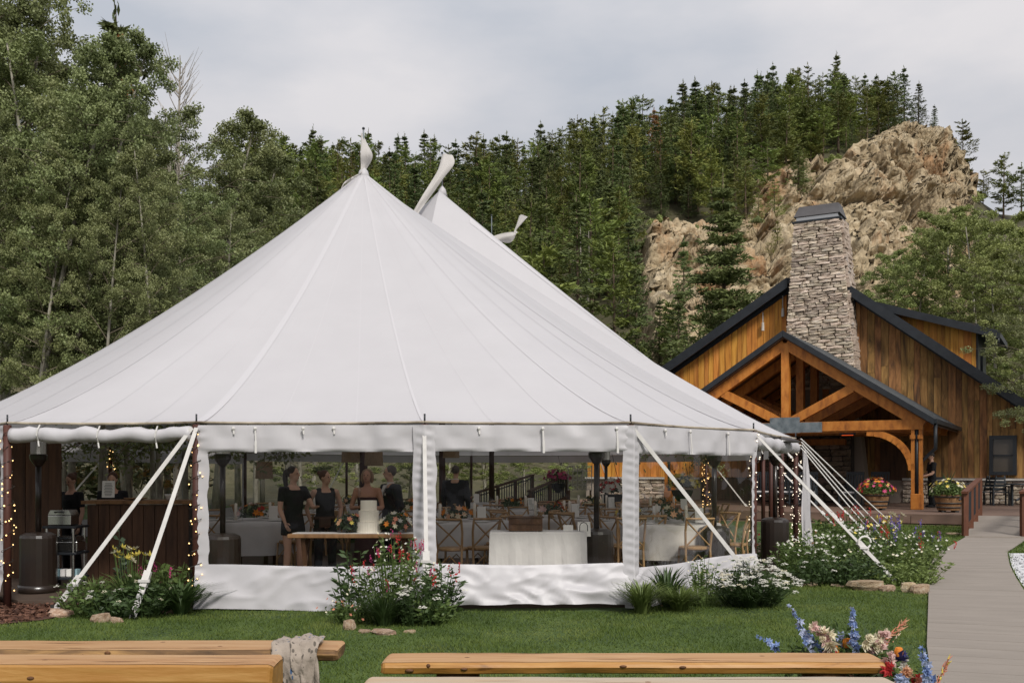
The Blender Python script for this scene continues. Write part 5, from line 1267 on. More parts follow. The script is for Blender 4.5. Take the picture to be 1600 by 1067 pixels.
def tableset(x, y, r, seed, name_lab, nch=6, cloth=True, a0=0, flo=('orange', 'peach', 'cream')):
    global pl0
    q = random.Random(seed); t = thing('dining_table', 'round dining table under a pale cloth %s' % name_lab, 'table', (x, y, FL), group='round dining tables')
    MB().lathe([(r - .02, .715), (r, .725), (r, .745), (r - .02, .75)], 28).build('tabletop', M['chairwood'], t)
    for k in range(4):
        a = k * 1.57 + .78; MB().beam((r * .5 * math.cos(a), r * .5 * math.sin(a), 0), (r * .5 * math.cos(a), r * .5 * math.sin(a), .71), .05, .05).build('leg', M['darkwood'], t)
    prof = []; n = 56; b = MB(); rows = []
    for (rr, z, w) in ((.001, .756, 0), (r * .6, .756, 0), (r - .01, .757, 0), (r + .012, .745, 0), (r + .02, .68, .4), (r + .03, .55, .8), (r + .035, .40, 1), (r + .045, .26, 1.2)):
        rows.append([Vector(((rr + w * .028 * math.sin(k * 2 * math.pi / n * 11 + seed)) * math.cos(2 * math.pi * k / n), (rr + w * .028 * math.sin(k * 2 * math.pi / n * 11 + seed)) * math.sin(2 * math.pi * k / n), z)) for k in range(n + 1)])
    c = b.grid(rows).build('tablecloth', M['cloth'], None, smooth=True); c.location = (x, y, FL); tag(c, 'pale grey cloth on the round table %s' % name_lab, 'tablecloth', 'tablecloths')
    for k in range(nch):
        a = a0 + k * 2 * math.pi / nch + q.uniform(-.08, .08); d = r + .16 + q.uniform(0, .12); chair(x + d * math.cos(a), y + d * math.sin(a), a - math.pi / 2, 'wooden cross-back chair at the round table %s' % name_lab)
        if pl0 is None:
            pl0 = plate_me.build('plate', M['ceramic'], smooth=True); p = pl0
        else: p = pl0.copy(); COL.objects.link(p)
        p.location = (x + (r - .2) * math.cos(a), y + (r - .2) * math.sin(a), FL + .758); tag(p, 'white plate on the round table %s' % name_lab, 'plate', 'plates on the dining tables')
        if k % 2 == 0:
            g = MB().lathe([(.035, 0), (.005, .012), (.005, .09), (.03, .12), (.036, .17), (.03, .21)], 10, cap=False).build('wine_glass', M['glassy'], smooth=True); g.location = (x + (r - .32) * math.cos(a + .2), y + (r - .32) * math.sin(a + .2), FL + .758); tag(g, 'stemmed glass on the round table %s' % name_lab, 'glass', 'wine glasses')
        if k % 3 == 0:
            g = MB().lathe([(.022, 0), (.022, .26), (.008, .27)], 10).build('candle', M['icing'], smooth=True); g.location = (x + .3 * math.cos(a + .5), y + .3 * math.sin(a + .5), FL + .758); tag(g, 'slim cream candle on the round table %s' % name_lab, 'candle', 'candles')
    ct = mass_flowers('centerpiece', 'low flower centrepiece on the round table %s' % name_lab, 'flowers', (x, y, FL + .755), .24, [(f, 5) for f in flo], seed, 130, 'g_blue', bs=.055, h=.8, group='flower centrepieces')
    cd = MB().box((0, 0, .12), (.13, .012, .22)).build('table_card', M['paper']); cd.location = (x + .38, y - .25, FL + .758); cd.rotation_euler = (-.1, 0, .2); tag(cd, 'small white card standing on the round table %s' % name_lab, 'card', 'table cards')
M['glassy'] = clear('glassy', (.92, .93, .92), .05, .02)
for (px, Y, r, sd_, nm, n, a0) in [(395, 15.6, .78, 1, 'behind the first heater', 6, .3), (470, 19.0, .8, 2, 'beyond the woman in the black dress', 6, .2), (715, 15.3, .8, 3, 'behind the middle tent post', 6, .1), (862, 16.6, .8, 4, 'behind the wooden crate', 7, .3),
                                   (985, 15.6, .75, 5, 'right of the tall heater', 6, .6), (1048, 14.75, .72, 6, 'close behind the angled window', 6, -1.45), (800, 20.0, .8, 7, 'in the middle of the tent', 7, .0), (925, 20.6, .8, 8, 'near the back with orange flowers', 7, .2),
                                   (640, 18.6, .78, 9, 'beyond the standing man', 6, .1), (720, 23.5, .8, 10, 'at the rear beside the middle pole', 6, .4), (545, 22.0, .8, 11, 'at the rear left', 6, .4), (1035, 19.4, .78, 12, 'at the right rear', 6, .1)]:
    tableset(WX(px, Y), Y, r, sd_, nm, n, a0=a0, flo=[('orange', 'peach', 'cream'), ('red', 'orange', 'blush'), ('peach', 'yellow', 'cream')][sd_ % 3])
for px, Y, rz in ((752, 13.75, 3.5), (708, 13.6, 2.9), (982, 13.85, 3.2)): chair(WX(px, Y), Y, rz, 'wooden cross-back chair close to the clear wall %s' % {752: 'right of its pale neighbour', 708: 'just right of the middle tent post', 982: 'right of the tall heater'}[px])
# ---- cake table
Yc_ = 12.45; x0, x1 = WX(455, Yc_), WX(655, Yc_); cx = (x0 + x1) / 2
ct = thing('cake_table', 'live-edge wooden table carrying the wedding cake', 'table', (cx, Yc_, FL))
b = MB().box((0, 0, .725), (x1 - x0, .46, .05)); ctop = b.build('tabletop', M['barrel'], ct, bevel=.01)
for sx in (-.62, .62):
    for sy in (-.16, .16): MB().beam((sx - .2 * np.sign(sx) * 0, sy, 0), (sx, -sy, .70), .05, .05).build('cross_leg', M['darkwood'], ct)
rn = MB().box((0, 0, 0), (x1 - x0 - .1, .30, .006)).build('table_runner', M['cloth']); rn.location = (cx, Yc_ - .02, FL + .754); tag(rn, 'pale runner lying along the cake table', 'table runner')
cake = thing('wedding_cake', 'three-tier cream wedding cake with ribbed sides', 'cake', (WX(576, Yc_), Yc_, FL + .757))
for r_, z0, z1 in ((.148, 0, .135), (.125, .137, .275), (.100, .277, .40)):
    b = MB(); n = 64; vs = []
    for z in (z0, z1):
        for k in range(n): a = 2 * math.pi * k / n; rr = r_ * (1 + .022 * (k % 2)); vs.append((rr * math.cos(a), rr * math.sin(a), z))
    b.add(vs, [(k, (k + 1) % n, n + (k + 1) % n, n + k) for k in range(n)] + [tuple(range(n)), tuple(range(n, 2 * n))]); b.build('tier', M['icing'], cake)
mass_flowers('flower_arrangement', 'mixed orange and white flowers right of the wedding cake', 'flowers', (WX(618, Yc_), Yc_, FL + .757), .20, [('cream', 9), ('orange', 5), ('salmon', 5), ('white', 8)], 31, 330, 'g_dark', bs=.042, h=1.05)
mass_flowers('flower_arrangement', 'loose flowers and greenery left of the wedding cake', 'flowers', (WX(546, Yc_), Yc_, FL + .757), .18, [('peach', 6), ('yellow', 5), ('salmon', 4)], 32, 300, 'g_blue', bs=.04, h=1.1)
# ---- white table with crate and cards
Yt = 12.75; x0, x1 = WX(766, Yt), WX(914, Yt)
wt = thing('display_table', 'rectangular display table under a white cloth to the floor', 'table', ((x0 + x1) / 2, Yt, FL)); MB().box((0, 0, .73), (x1 - x0 - .06, .5, .03)).build('tabletop', M['chairwood'], wt)
for sx in (-.5, .5):
    for sy in (-.2, .2): MB().box((sx, sy, .357), (.04, .04, .714)).build('leg', M['blackmetal'], wt)
hx = (x1 - x0) / 2; b = MB(); per = []
for k in range(60):
    u = k / 60 * 4; s_, f = int(u), u % 1
    per.append([(-hx + 2 * hx * f, -.27), (hx, -.27 + .54 * f), (hx - 2 * hx * f, .27), (-hx, .27 - .54 * f)][s_])
rows = [[Vector((0, 0, .757))] * 61]
for z, o_ in ((.757, -.01), (.75, .005), (.5, .02), (.2, .035), (.03, .045)):
    rows.append([Vector((x * (1 + o_ * .6) + o_ * .3 * math.sin(k * 1.9), y * (1 + o_ * 2) + o_ * .4 * math.cos(k * 2.3), z)) for k, (x, y) in enumerate(per + per[:1])])
c = b.grid(rows).build('tablecloth', M['cloth']); c.location = wt.location; tag(c, 'white cloth hanging to the floor on the rectangular display table', 'tablecloth')
cr_ = thing('wooden_crate', 'low dark brown wooden crate on the white display table', 'crate', (WX(821, Yt), Yt, FL + .76))
for sy in (-.12, .12):
    for k in range(2): MB().box((0, sy, .045 + k * .082), (.43, .016, .076)).build('slat', M['darkwood'], cr_)
for sx in (-.207, .207): MB().box((sx, 0, .085), (.016, .222, .16)).build('end_board', M['darkwood'], cr_)
MB().box((0, 0, .008), (.398, .222, .012)).build('bottom', M['darkwood'], cr_)
MB().box((0, 0, .176), (.46, .28, .014)).build('lid', M['darkwood'], cr_)
def card(label, px, py, Y, w, h, lines=0, rz=0, tilt=-.12):
    t = thing('sign_card', label, 'sign', (WX(px, Y), Y, WZ(py, Y)), rz); MB().box((0, 0, h / 2), (w, .008, h)).build('board', M['paper'], t)
    for k in range(lines): MB().box((0, -.006, h * (.84 - .09 * k)), (w * (.5 if k in (0, lines - 1) else .66 - .1 * (k % 2)), .002, h * .028)).build('text_line', M['ink'], t)
    t.rotation_euler = (tilt, 0, rz); return t
card('upright white card on the display table', 888, 838, Yt, .125, .15); card('white board leaning behind the small table stand', 913, 838, Yt + .1, .17, .19, rz=.2)
ar = MB().tube([(-.05, 0, 0), (-.05, 0, .07), (-.03, 0, .10), (0, 0, .112), (.03, 0, .10), (.05, 0, .07), (.05, 0, 0)], .005, 6).build('card_stand', M['blackmetal']); ar.location = (WX(912, Yt - .1), Yt - .1, FL + .762); tag(ar, 'small black arched wire stand on the display table', 'stand')
# ---- burlap lampshades
for px, py, Y, lab in ((413, 738, 17.5, 'burlap drum lampshade hanging left of the ponytailed woman'), (548, 712, 16.5, 'burlap drum lampshade hanging high behind the woman in dark trousers'), (584, 717, 16.2, 'burlap drum lampshade hanging beside the dark centre pole'), (705, 706, 18.5, 'burlap drum lampshade hanging behind the middle tent post')):
    p = W(px, py, Y); t = thing('pendant_lamp', lab, 'lamp', (p.x, p.y, p.z - .17)); MB().lathe([(.155, .06), (.14, .36)], 20, cap=False).build('lamp_shade', M['burlap'], t, smooth=True); MB().tube([(0, 0, .36), (0, 0, 1.6)], .006, 5).build('cord', M['wire'], t)
    MB().tube([(-.138, 0, .35), (.138, 0, .35)], .004, 4).build('shade_ring', M['wire'], t)
# ---- leafy branches tied to the poles
def branchy(i, label, z=1.95, seed=0, n=260, dx=0, R=.62):
    x, y = POLES[i] if isinstance(i, int) else i; q = np.random.default_rng(seed + 60); t = thing('leafy_branch', label, 'branch', (x + dx, y, z)); b = MB(); C = []
    for k in range(7):
        a = q.uniform(0, 6.28); e = np.array([math.cos(a) * R, math.sin(a) * R * .6, q.uniform(-.5, .05)]) * q.uniform(.6, 1.2); pts = bez((0, 0, 0), e * .5 + (0, 0, .15), e, 6); b.tube(pts, list(np.linspace(.012, .004, 6)), 5, cap=False)
        for p in pts[1:]: C += [p + q.normal(size=3) * .10 for _ in range(n // 35)]
    b.build('twigs', M['bark'], t); npmesh('leaves', leaves(np.array(C), .075, .055, q, .1), 4, M['aspen_leaf'], t)
for i, lab in ((16, 'leafy aspen branches tied to the pole left of the ponytailed woman'), (15, 'leafy aspen branches tied to the side pole behind the first heater'), (14, 'leafy aspen branches tied to the rear left pole'), (17, 'leafy aspen branches tied to the left corner pole behind the bar'), (9, 'leafy branches tied to the rear right pole')): branchy(i, lab, seed=i, n=420)
for k, (px, Y, lab) in enumerate([(395, 15.0, 'leafy aspen branches hanging under the roof left of the guests'), (480, 15.4, 'leafy aspen branches hanging under the roof over the ponytailed woman'), (150, 15.5, 'leafy aspen branches hanging over the left end of the bar'), (215, 15.2, 'leafy aspen branches hanging over the middle of the bar'), (258, 15.6, 'leafy aspen branches hanging near the right end of the bar'), (1010, 16, 'leafy branches hanging inside the right-hand window')]): branchy((WX(px, Y), Y), lab, 2.1, k + 30, 420, R=.75)
# ---- bar in the left opening
Yb = 13.7; x0, x1 = WX(146, Yb), WX(302, Yb); zb = WZ(786, Yb)
bar = thing('bar_counter', 'dark plank-fronted bar with a worn wooden top', 'bar', ((x0 + x1) / 2, Yb, FL)); hx = (x1 - x0) / 2
MB().box((0, .05, zb - FL + .02), (2 * hx + .12, .62, .045)).build('bar_top', M['barrel'], bar); MB().box((0, .08, (zb - FL) / 2), (2 * hx - .03, .5, zb - FL - .06)).build('carcass', M['darkgap'], bar)
nb_ = 9
for k in range(nb_): MB().box((-hx + (k + .5) * 2 * hx / nb_, -.19, (zb - FL - .01) / 2), (2 * hx / nb_ - .008, .03, zb - FL - .02)).build('front_board', M['darkwood'], bar)
card('framed drinks list on white paper standing on the bar', 169, 777, Yb - .05, .165, .23, 9, .12)
for k, (px, lab) in enumerate(((212, 'dark shallow tray on the bar top'), (268, 'small pale bowl on the bar top'))):
    o = MB().lathe([(.06, 0), (.15 - .06 * k, .02 + .05 * k), (.155 - .06 * k, .03 + .05 * k)], 16).build(('tray', 'bowl')[k], M[('barrel', 'ceramic')[k]], smooth=True); o.location = (WX(px, Yb), Yb, zb + .045); tag(o, lab, ('tray', 'bowl')[k])
# back screen of tall dark boards
bs = thing('board_screen', 'tall screen of dark vertical boards behind the left heater', 'screen', (WX(40, 14.2), 14.2, FL))
for k in range(6): MB().box((-.42 + k * .17, rg.uniform(-.01, .01), 1.0), (.162, .03, 2.0 + rg.uniform(-.03, .03))).build('board', M['darkwood'], bs)
MB().box((0, .035, 1.6), (1.0, .03, .09)).build('batten', M['darkwood'], bs)
# utility cart with chafing dishes
Yk = 13.0; uc = thing('utility_cart', 'black three-shelf utility cart with pale uprights by the bar', 'cart', (WX(103, Yk), Yk, FL))
for z in (.14, .46, .80):
    MB().box((0, 0, z), (.44, .40, .03)).build('shelf', M['blackmetal'], uc, bevel=.005)
for sx in (-.17, .17):
    for sy in (-.17, .17):
        MB().tube([(sx, sy, .155), (sx, sy, .445)], .018, 8).build('upright', M['stainless'], uc); MB().tube([(sx, sy, .475), (sx, sy, .785)], .018, 8).build('upright', M['stainless'], uc)
        w = MB().lathe([(.04, -.012), (.045, 0), (.04, .012)], 10); w.v = [(z_, x_, y_ + .05) for x_, y_, z_ in w.v]; w.v = [(a + sx, b_ + sy, c_) for a, b_, c_ in w.v]; w.build('caster', M['blackmetal'], uc)
for sx, z in ((-.03, .817), (.05, .477)):
    t = thing('chafing_dish', 'stainless chafing dish on the %s shelf of the utility cart' % ('top' if z > .7 else 'middle'), 'chafing dish', (WX(103, Yk) + sx, Yk, FL + z)); MB().box((0, 0, .07), (.30, .25, .13)).build('pan', M['stainless'], t, bevel=.01); MB().ext([(-.15, .14), (.15, .14), (.12, .2), (-.12, .2)], lambda a, b, c: Vector((a, c, b)), -.12, .12).build('cover', M['stainless'], t)
    MB().tube([(-.05, -.125, .17), (-.05, -.16, .18), (.05, -.16, .18), (.05, -.125, .17)], .007, 6).build('handle', M['blackmetal'], t)
for k in range(5):
    o = MB().box((0, 0, .05), (.06, .10, .09)).build('serving_box', M[('paper', 'flag_blue', 'cloth')[k % 3]]); o.location = (WX(103, Yk) - .16 + k * .08, Yk - .05, FL + .156); tag(o, ('small white paper packet', 'small blue-grey packet', 'small folded napkin bundle')[k % 3] + ' on the lowest shelf of the cart', 'packet', 'packets on the cart')
# ---- beyond the tent: ramp railings, glass rack, hanging baskets
railing('dark wooden stair railing rising beyond the tent, further one', W(748, 770, 32) * 1 + Vector((0, 0, -.85)), W(832, 741, 35) + Vector((0, 0, -.9)), .85, 4, 'darkwood')
railing('dark wooden stair railing rising beyond the tent, nearer one with thick post', W(829, 768, 29) + Vector((0, 0, -.85)), W(886, 741, 32) + Vector((0, 0, -.9)), .85, 3, 'darkwood')
sr = MB(); pts = [W(748, 770, 32), W(832, 741, 35), W(886, 741, 32), W(829, 768, 29)]
q_ = [p + Vector((0, 0, -.95)) for p in pts]; sr.add(q_ + [Vector((p.x, p.y, 0)) for p in q_], [(0, 1, 2, 3), (4, 5, 6, 7), (0, 1, 5, 4), (1, 2, 6, 5), (2, 3, 7, 6), (3, 0, 4, 7)]); tag(sr.build('ramp', M['deck']), kind='structure')
gr = thing('glass_rack', 'white gridded display rack holding rows of glasses beyond the tent', 'rack', (WX(906, 28), 28, FL))
wd = .66
for k in range(6): MB().box((0, 0, 1.0 + k * .13), (wd * 1, .10, .014)).build('shelf', M['white_trim'], gr)
for k in range(6): MB().box((-wd / 2 + wd * k / 5, 0, 1.32), (.016, .10, .70)).build('upright', M['white_trim'], gr)
for sx in (-.3, .3): MB().box((sx, 0, .49), (.05, .08, .98)).build('leg', M['darkwood'], gr)
for k in range(5):
    for j in range(5):
        o = MB().lathe([(.028, 0), (.022, .04), (.03, .09)], 8).build('tumbler', M['glassy']); o.location = (WX(906, 28) - wd / 2 + wd * (j + .5) / 5, 28, FL + 1.007 + k * .13); tag(o, 'small drinking glass in a cell of the white rack', 'glass', 'glasses in the rack')
def hang(label, px, py, Y, cols, R, seed):
    p = W(px, py, Y); t = mass_flowers('hanging_basket', label, 'flowers', (p.x, p.y, p.z), R, cols, seed, 260, 'g_dark', bs=.07); MB().lathe([(.05, -.26), (.2, -.1), (.25, .04)], 14).build('basket', M['blackmetal'], t)
    MB().tube([(.2, 0, .05), (0, 0, .9)], .006, 4).build('hanger', M['wire'], t); return t
hang('hanging basket of white and red flowers beyond the tall heater', 956, 775, 21, [('white', 40), ('red', 14)], .33, 41)
hang('hanging basket of yellow-green flowers seen through the right-hand window', 1066, 768, 22, [('yellow', 40), ('cream', 10)], .36, 42)
hang('hanging basket of pink flowers above the far stair railing', 872, 757, 31, [('magenta', 40), ('pink', 16)], .42, 43)
# ================================================================ PEOPLE
def remesh(b, name, m, parent, vox, extra=None, smooth_it=3):
    me = bpy.data.meshes.new('tmp'); me.from_pydata(b.v, [], b.f); bm = bmesh.new(); bm.from_mesh(me); bmesh.ops.recalc_face_normals(bm, faces=bm.faces); bm.to_mesh(me); bm.free()
    o = bpy.data.objects.new('tmp', me); COL.objects.link(o)
    r = o.modifiers.new('r', 'REMESH'); r.mode = 'VOXEL'; r.voxel_size = vox; s = o.modifiers.new('s', 'SMOOTH'); s.iterations = smooth_it; s.factor = .5
    dg = bpy.context.evaluated_depsgraph_get(); m2 = bpy.data.meshes.new_from_object(o.evaluated_get(dg)); bpy.data.objects.remove(o)
    if extra:
        bm = bmesh.new(); bm.from_mesh(m2); off = len(bm.verts); vs = [bm.verts.new(v) for v in extra.v]
        for f in extra.f:
            try: bm.faces.new([vs[i] for i in f])
            except ValueError: pass
        bm.normal_update(); bm.to_mesh(m2); bm.free()
    m2.name = name; m2.materials.clear(); m2.materials.append(m); m2.polygons.foreach_set('use_smooth', [True] * len(m2.polygons))
    n = bpy.data.objects.new(name, m2); return put(n, parent)
def V3(*a): return Vector(a)
def hand(b, ex, wrist, dirv, palm, curl=.5, side=1, k=1.0):
    # palm slab + five fingers; dirv points to the finger tips, palm is the palm normal
    d = Vector(dirv).normalized(); n = Vector(palm); n = (n - d * n.dot(d)).normalized(); s = d.cross(n) * side
    w = Vector(wrist); b.tube([w, w + d * .045 * k, w + d * .085 * k], [.024 * k, .036 * k, .034 * k], 10, flat=.55)
    for i, (o, l) in enumerate(((-.028, .070), (-.0095, .080), (.0095, .075), (.027, .058))):
        p = w + d * .072 * k + s * o * k; pts = [p]; dd = d.copy()
        for j, f in enumerate((.45, .32, .25)):
            dd = (dd + n * curl * (.35 + .25 * j)).normalized(); p = p + dd * l * f * k; pts.append(p)
        ex.tube(pts, [.0095 * k, .0085 * k, .0078 * k, .006 * k], 6)
    p = w + d * .025 * k - s * .028 * k; q = p + (d * .6 - s * .75 + n * .35).normalized() * .035 * k; r = q + (d * .9 + n * .4).normalized() * .03 * k
    ex.tube([p, q, r], [.012 * k, .0105 * k, .007 * k], 6)
def person(label, loc, rz, H=1.68, fem=True, skin='skin', hair='hair_dark', hairstyle='ponytail', outfit='dress', armL=None, armR=None, legs=None, headturn=0, headpitch=0, group=None, lower=None):
    # local frame: faces -Y; +X is the person's own left
    t = thing('person', label, 'person', loc, rz, group); k = H / 1.72; sw = .185 * k if fem else .215 * k; hw_ = .10 * k
    Z = lambda f: f * H
    b, ex = MB(), MB(); tr = [(0, .0, Z(.47), .13 * k, .10 * k), (0, .01, Z(.53), .165 * k if fem else .16 * k, .115 * k), (0, .0, Z(.60), .135 * k if fem else .155 * k, .095 * k), (0, -.005, Z(.68), .145 * k if fem else .165 * k, .105 * k), (0, -.01, Z(.74), .155 * k if fem else .18 * k, .112 * k), (0, .0, Z(.795), .15 * k if fem else .185 * k, .085 * k), (0, .01, Z(.835), .075 * k, .06 * k)]
    b.rings(tr, 16)
    b.tube([(0, .012, Z(.80)), (0, .0, Z(.845)), (0, -.012, Z(.90))], [.062 * k, .052 * k, .05 * k], 10)
    hr = Matrix.Rotation(headturn, 3, 'Z') @ Matrix.Rotation(headpitch, 3, 'X'); hc = V3(0, -.015, Z(.932))
    def HD(x, y, z): return hc + hr @ V3(x * k, y * k, z * k)
    b.ell(HD(0, .01, .02), (.073 * k, .092 * k, .098 * k), 14, 10, hr); b.ell(HD(0, -.022, -.052), (.054 * k, .062 * k, .062 * k), 12, 8, hr)
    b.tube([HD(0, -.082, .022), HD(0, -.104, -.018), HD(0, -.082, -.03)], [.009 * k, .015 * k, .010 * k], 8)
    for s in (-1, 1): b.ell(HD(s * .073, .01, -.005), (.012 * k, .02 * k, .03 * k), 8, 6, hr)
    arms = {}
    for s, A in ((1, armL), (-1, armR)):
        sh = V3(s * sw, .005, Z(.805)); A = A or [(s * (sw + .05 * k), .01, Z(.62)), (s * (sw + .04 * k), -.05, Z(.475))]
        el, wr = V3(*A[0]), V3(*A[1]); arms[s] = (sh, el, wr)
        u = .046 * k if fem else .056 * k
        b.tube([V3(s * sw * .45, .005, Z(.80)), sh, sh.lerp(el, .5), el], [u * 1.1, u * 1.12, u, u * .80], 10); b.tube([el, el.lerp(wr, .3), wr], [u * .80, u * .84, u * .52], 10)
        d = (wr - el).normalized(); pn = Vector(A[2]) if len(A) > 2 else V3(-s, 0, 0); hand(b, ex, wr - d * .01, A[3] if len(A) > 3 else d, pn, .5, s, k)
    legs = legs or {1: ((.01, 0), (.02, .02)), -1: ((-.01, -.01), (-.02, .0))}; LG = {}
    for s in (1, -1):
        hp_ = V3(s * hw_, .01, Z(.50)); kn = V3(s * hw_ + legs[s][0][0], legs[s][0][1] - .015, Z(.275)); an = V3(s * hw_ + legs[s][1][0], legs[s][1][1], Z(.045)); LG[s] = (hp_, kn, an)
        b.tube([hp_, hp_.lerp(kn, .45), kn, kn.lerp(an, .35), an], [.083 * k, .075 * k, .054 * k, .055 * k, .036 * k], 12)
        b.tube([an + V3(0, .03, -Z(.018)), an + V3(0, -.05, -Z(.022)), an + V3(0, -.15, -Z(.03))], [.038 * k, .037 * k, .026 * k], 10)
    body = remesh(b, 'body', M[skin], t, .0135, ex)
    for s in (-1, 1): MB().ell(HD(s * .030, -.079, .012), .0085 * k, 8, 6).build('eye', M['eye'], t, smooth=True)
    MB().ell(HD(0, -.081, -.052), (.021 * k, .009 * k, .006 * k), 8, 4, hr).build('mouth', M['lip'], t, smooth=True)
    # hair
    h = MB(); h.ell(HD(0, .026, .036), (.084 * k, .092 * k, .096 * k), 16, 10, hr)
    if hairstyle == 'ponytail': h.tube([HD(0, .095, .07), HD(0, .145, .04), HD(0, .15, -.06), HD(0, .13, -.18), HD(0, .115, -.26)], [.025 * k, .038 * k, .042 * k, .032 * k, .008], 10)
    if hairstyle == 'bun': h.ell(HD(0, .115, .075), .045 * k, 10, 8)
    if hairstyle == 'bob':
        for s in (-1, 1): h.tube([HD(s * .045, .01, .09), HD(s * .080, .01, .02), HD(s * .084, .015, -.06), HD(s * .07, .02, -.11)], [.03 * k, .03 * k, .03 * k, .016 * k], 8)
        h.tube([HD(0, .08, .05), HD(0, .098, -.03), HD(0, .085, -.11)], [.05 * k, .055 * k, .035 * k], 10)
    h.v = [tuple(Vector(v) + Vector(v).normalized() * .004 * mn.noise(Vector(v) * 40)) for v in h.v]
    # keep the face free
    hm = remesh(h, 'hair', M[hair], t, .012, None, 1)
    bm = bmesh.new(); bm.from_mesh(hm.data); inv = hr.transposed(); dele = []
    for v in bm.verts:
        q = inv @ (v.co - hc) / k
        if q.y < -.045 and q.z < .062 and abs(q.x) < .07: dele.append(v)
    bmesh.ops.delete(bm, geom=dele, context='VERTS'); bm.to_mesh(hm.data); bm.free()
    # clothes
    def torso(m, z0, z1, grow, name, sleeves=0, extra=None, flare=None, neck=True):
        c = MB(); R = []
        for (x, y, z, rx, ry) in tr:
            if z0 - .02 <= z <= z1 + .001: R.append((x, y, z, rx + grow, ry + grow))
        if flare: R = [(0, .0, zf, rx, ry) for zf, rx, ry in flare] + R
        c.rings(R, 18)
        if sleeves:
            for s in (1, -1):
                sh, el, wr = arms[s]; u = .052 * k if fem else .066 * k
                c.tube([V3(s * sw * .4, .005, Z(.795)), sh, sh.lerp(el, min(1, sleeves * 1.0))], [u * 1.15, u * 1.2, u * 1.05], 10)
                if sleeves > 1: c.tube([sh.lerp(el, .9), el, el.lerp(wr, .92)], [u * .98, u * .9, u * .72], 10)
        if extra: extra(c)
        return remesh(c, name, M[m], t, .0135, None, 4)
    def trousers(m, name='trousers'):
        c = MB(); c.rings([(0, .01, Z(.475), .16 * k, .118 * k), (0, .01, Z(.54), .178 * k, .128 * k), (0, .0, Z(.605), .15 * k, .108 * k)], 16)
        for s in (1, -1):
            a, kn, an = LG[s]; c.tube([a, a.lerp(kn, .5), kn, an + V3(0, .005, .0)], [.098 * k, .09 * k, .072 * k, .062 * k], 12)
        return remesh(c, name, M[m], t, .014, None, 3)
    def shoes(m='black_cloth'):
        for s in (1, -1):
            an = LG[s][2]; c = MB(); c.tube([an + V3(0, .045, -Z(.018)), an + V3(0, -.05, -Z(.022)), an + V3(0, -.165, -Z(.03))], [.044 * k, .044 * k, .032 * k], 10); c.tube([an + V3(0, .005, .02), an + V3(0, .01, -.03)], [.043 * k, .045 * k], 10); c.v = [(x, y, max(z, .002)) for x, y, z in c.v]; c.build('shoe', M[m], t, smooth=True)
    if outfit == 'dress':
        torso('black_cloth', Z(.53), Z(.80), .014, 'dress', .62, None, [(Z(.40), .20 * k, .155 * k), (Z(.45), .195 * k, .15 * k)]); shoes()
    elif outfit == 'vest':
        torso('black_cloth', Z(.52), Z(.80), .012, 'top', 0, lambda c: [c.tube([V3(s * .10 * k, -.02, Z(.77)), V3(s * .105 * k, .005, Z(.822)), V3(s * .10 * k, .03, Z(.80))], [.07 * k, .056 * k, .06 * k], 8) for s in (-1, 1)]); trousers('black_cloth'); shoes()
        bp = MB(); bp.rings([(0, .01, Z(.545), .188 * k, .138 * k), (0, .01, Z(.575), .178 * k, .13 * k)], 18); bp = bp.build('belt', M['brown_leather'], t, smooth=True); MB().box((-.05, -.145, Z(.52)), (.16, .05, .13)).build('belt_pouch', M['brown_leather'], t, bevel=.01)
    elif outfit == 'strapless':
        torso('maroon', Z(.53), Z(.755), .012, 'dress', 0, None, [(Z(.12), .24 * k, .2 * k), (Z(.3), .21 * k, .17 * k), (Z(.45), .185 * k, .14 * k)]); shoes()
    elif outfit == 'suit':
        torso('suit', Z(.53), Z(.80), .022, 'jacket', 2, None, [(Z(.455), .20 * k, .15 * k)]); trousers('suit'); shoes()
        c = MB(); zt_, zb_ = Z(.822), Z(.66); c.add([(-.055, -.088, zt_), (.055, -.088, zt_), (.05, -.136, Z(.76)), (.008, -.140, zb_), (-.008, -.140, zb_), (-.05, -.136, Z(.76))], [(0, 1, 2, 5), (5, 2, 3, 4)]); c.add([(-.055, -.078, zt_), (.055, -.078, zt_), (.05, -.126, Z(.76)), (.008, -.130, zb_), (-.008, -.130, zb_), (-.05, -.126, Z(.76))], [(3, 2, 1, 0)]); c.build('shirt_front', M['shirt'], t)
        cl_ = MB().lathe([(.062 * k, Z(.82)), (.058 * k, Z(.848))], 14, (0, .0, 0), cap=False).build('shirt_collar', M['shirt'], t, smooth=True)
        pk = MB(); pk.ell((.10 * k, -.135, Z(.735)), (.022, .012, .02), 8, 6); pk.build('boutonniere', M['f_white'], t)
    elif outfit == 'tee':
        torso('black_cloth', Z(.52), Z(.80), .018, 'shirt', .75); trousers('black_cloth'); shoes()
    return t
def pz(px, Y): return (WX(px, Y), Y, FL)
Hn = 1.56
person('person in a black short-sleeved dress with a long dark ponytail, arm held out', pz(458, 13.9), .75, 1.585, hairstyle='ponytail', outfit='dress', headturn=.5,
       armL=[(.21, -.16, 1.03), (.10, -.40, 1.02), (0, 0, 1), (-.4, -1, .05)], armR=[(-.22, -.02, .99), (-.2, -.14, .80)])
person('person in a sleeveless black top, black trousers and brown belt pouch, hair tied back', pz(508, 14.2), .5, 1.53, hairstyle='bun', outfit='vest', headturn=.65, skin='skin', hair='hair_red',
       armL=[(.255, .05, .99), (.20, .0, .80)], armR=[(-.255, .06, .99), (-.20, .03, .80)])
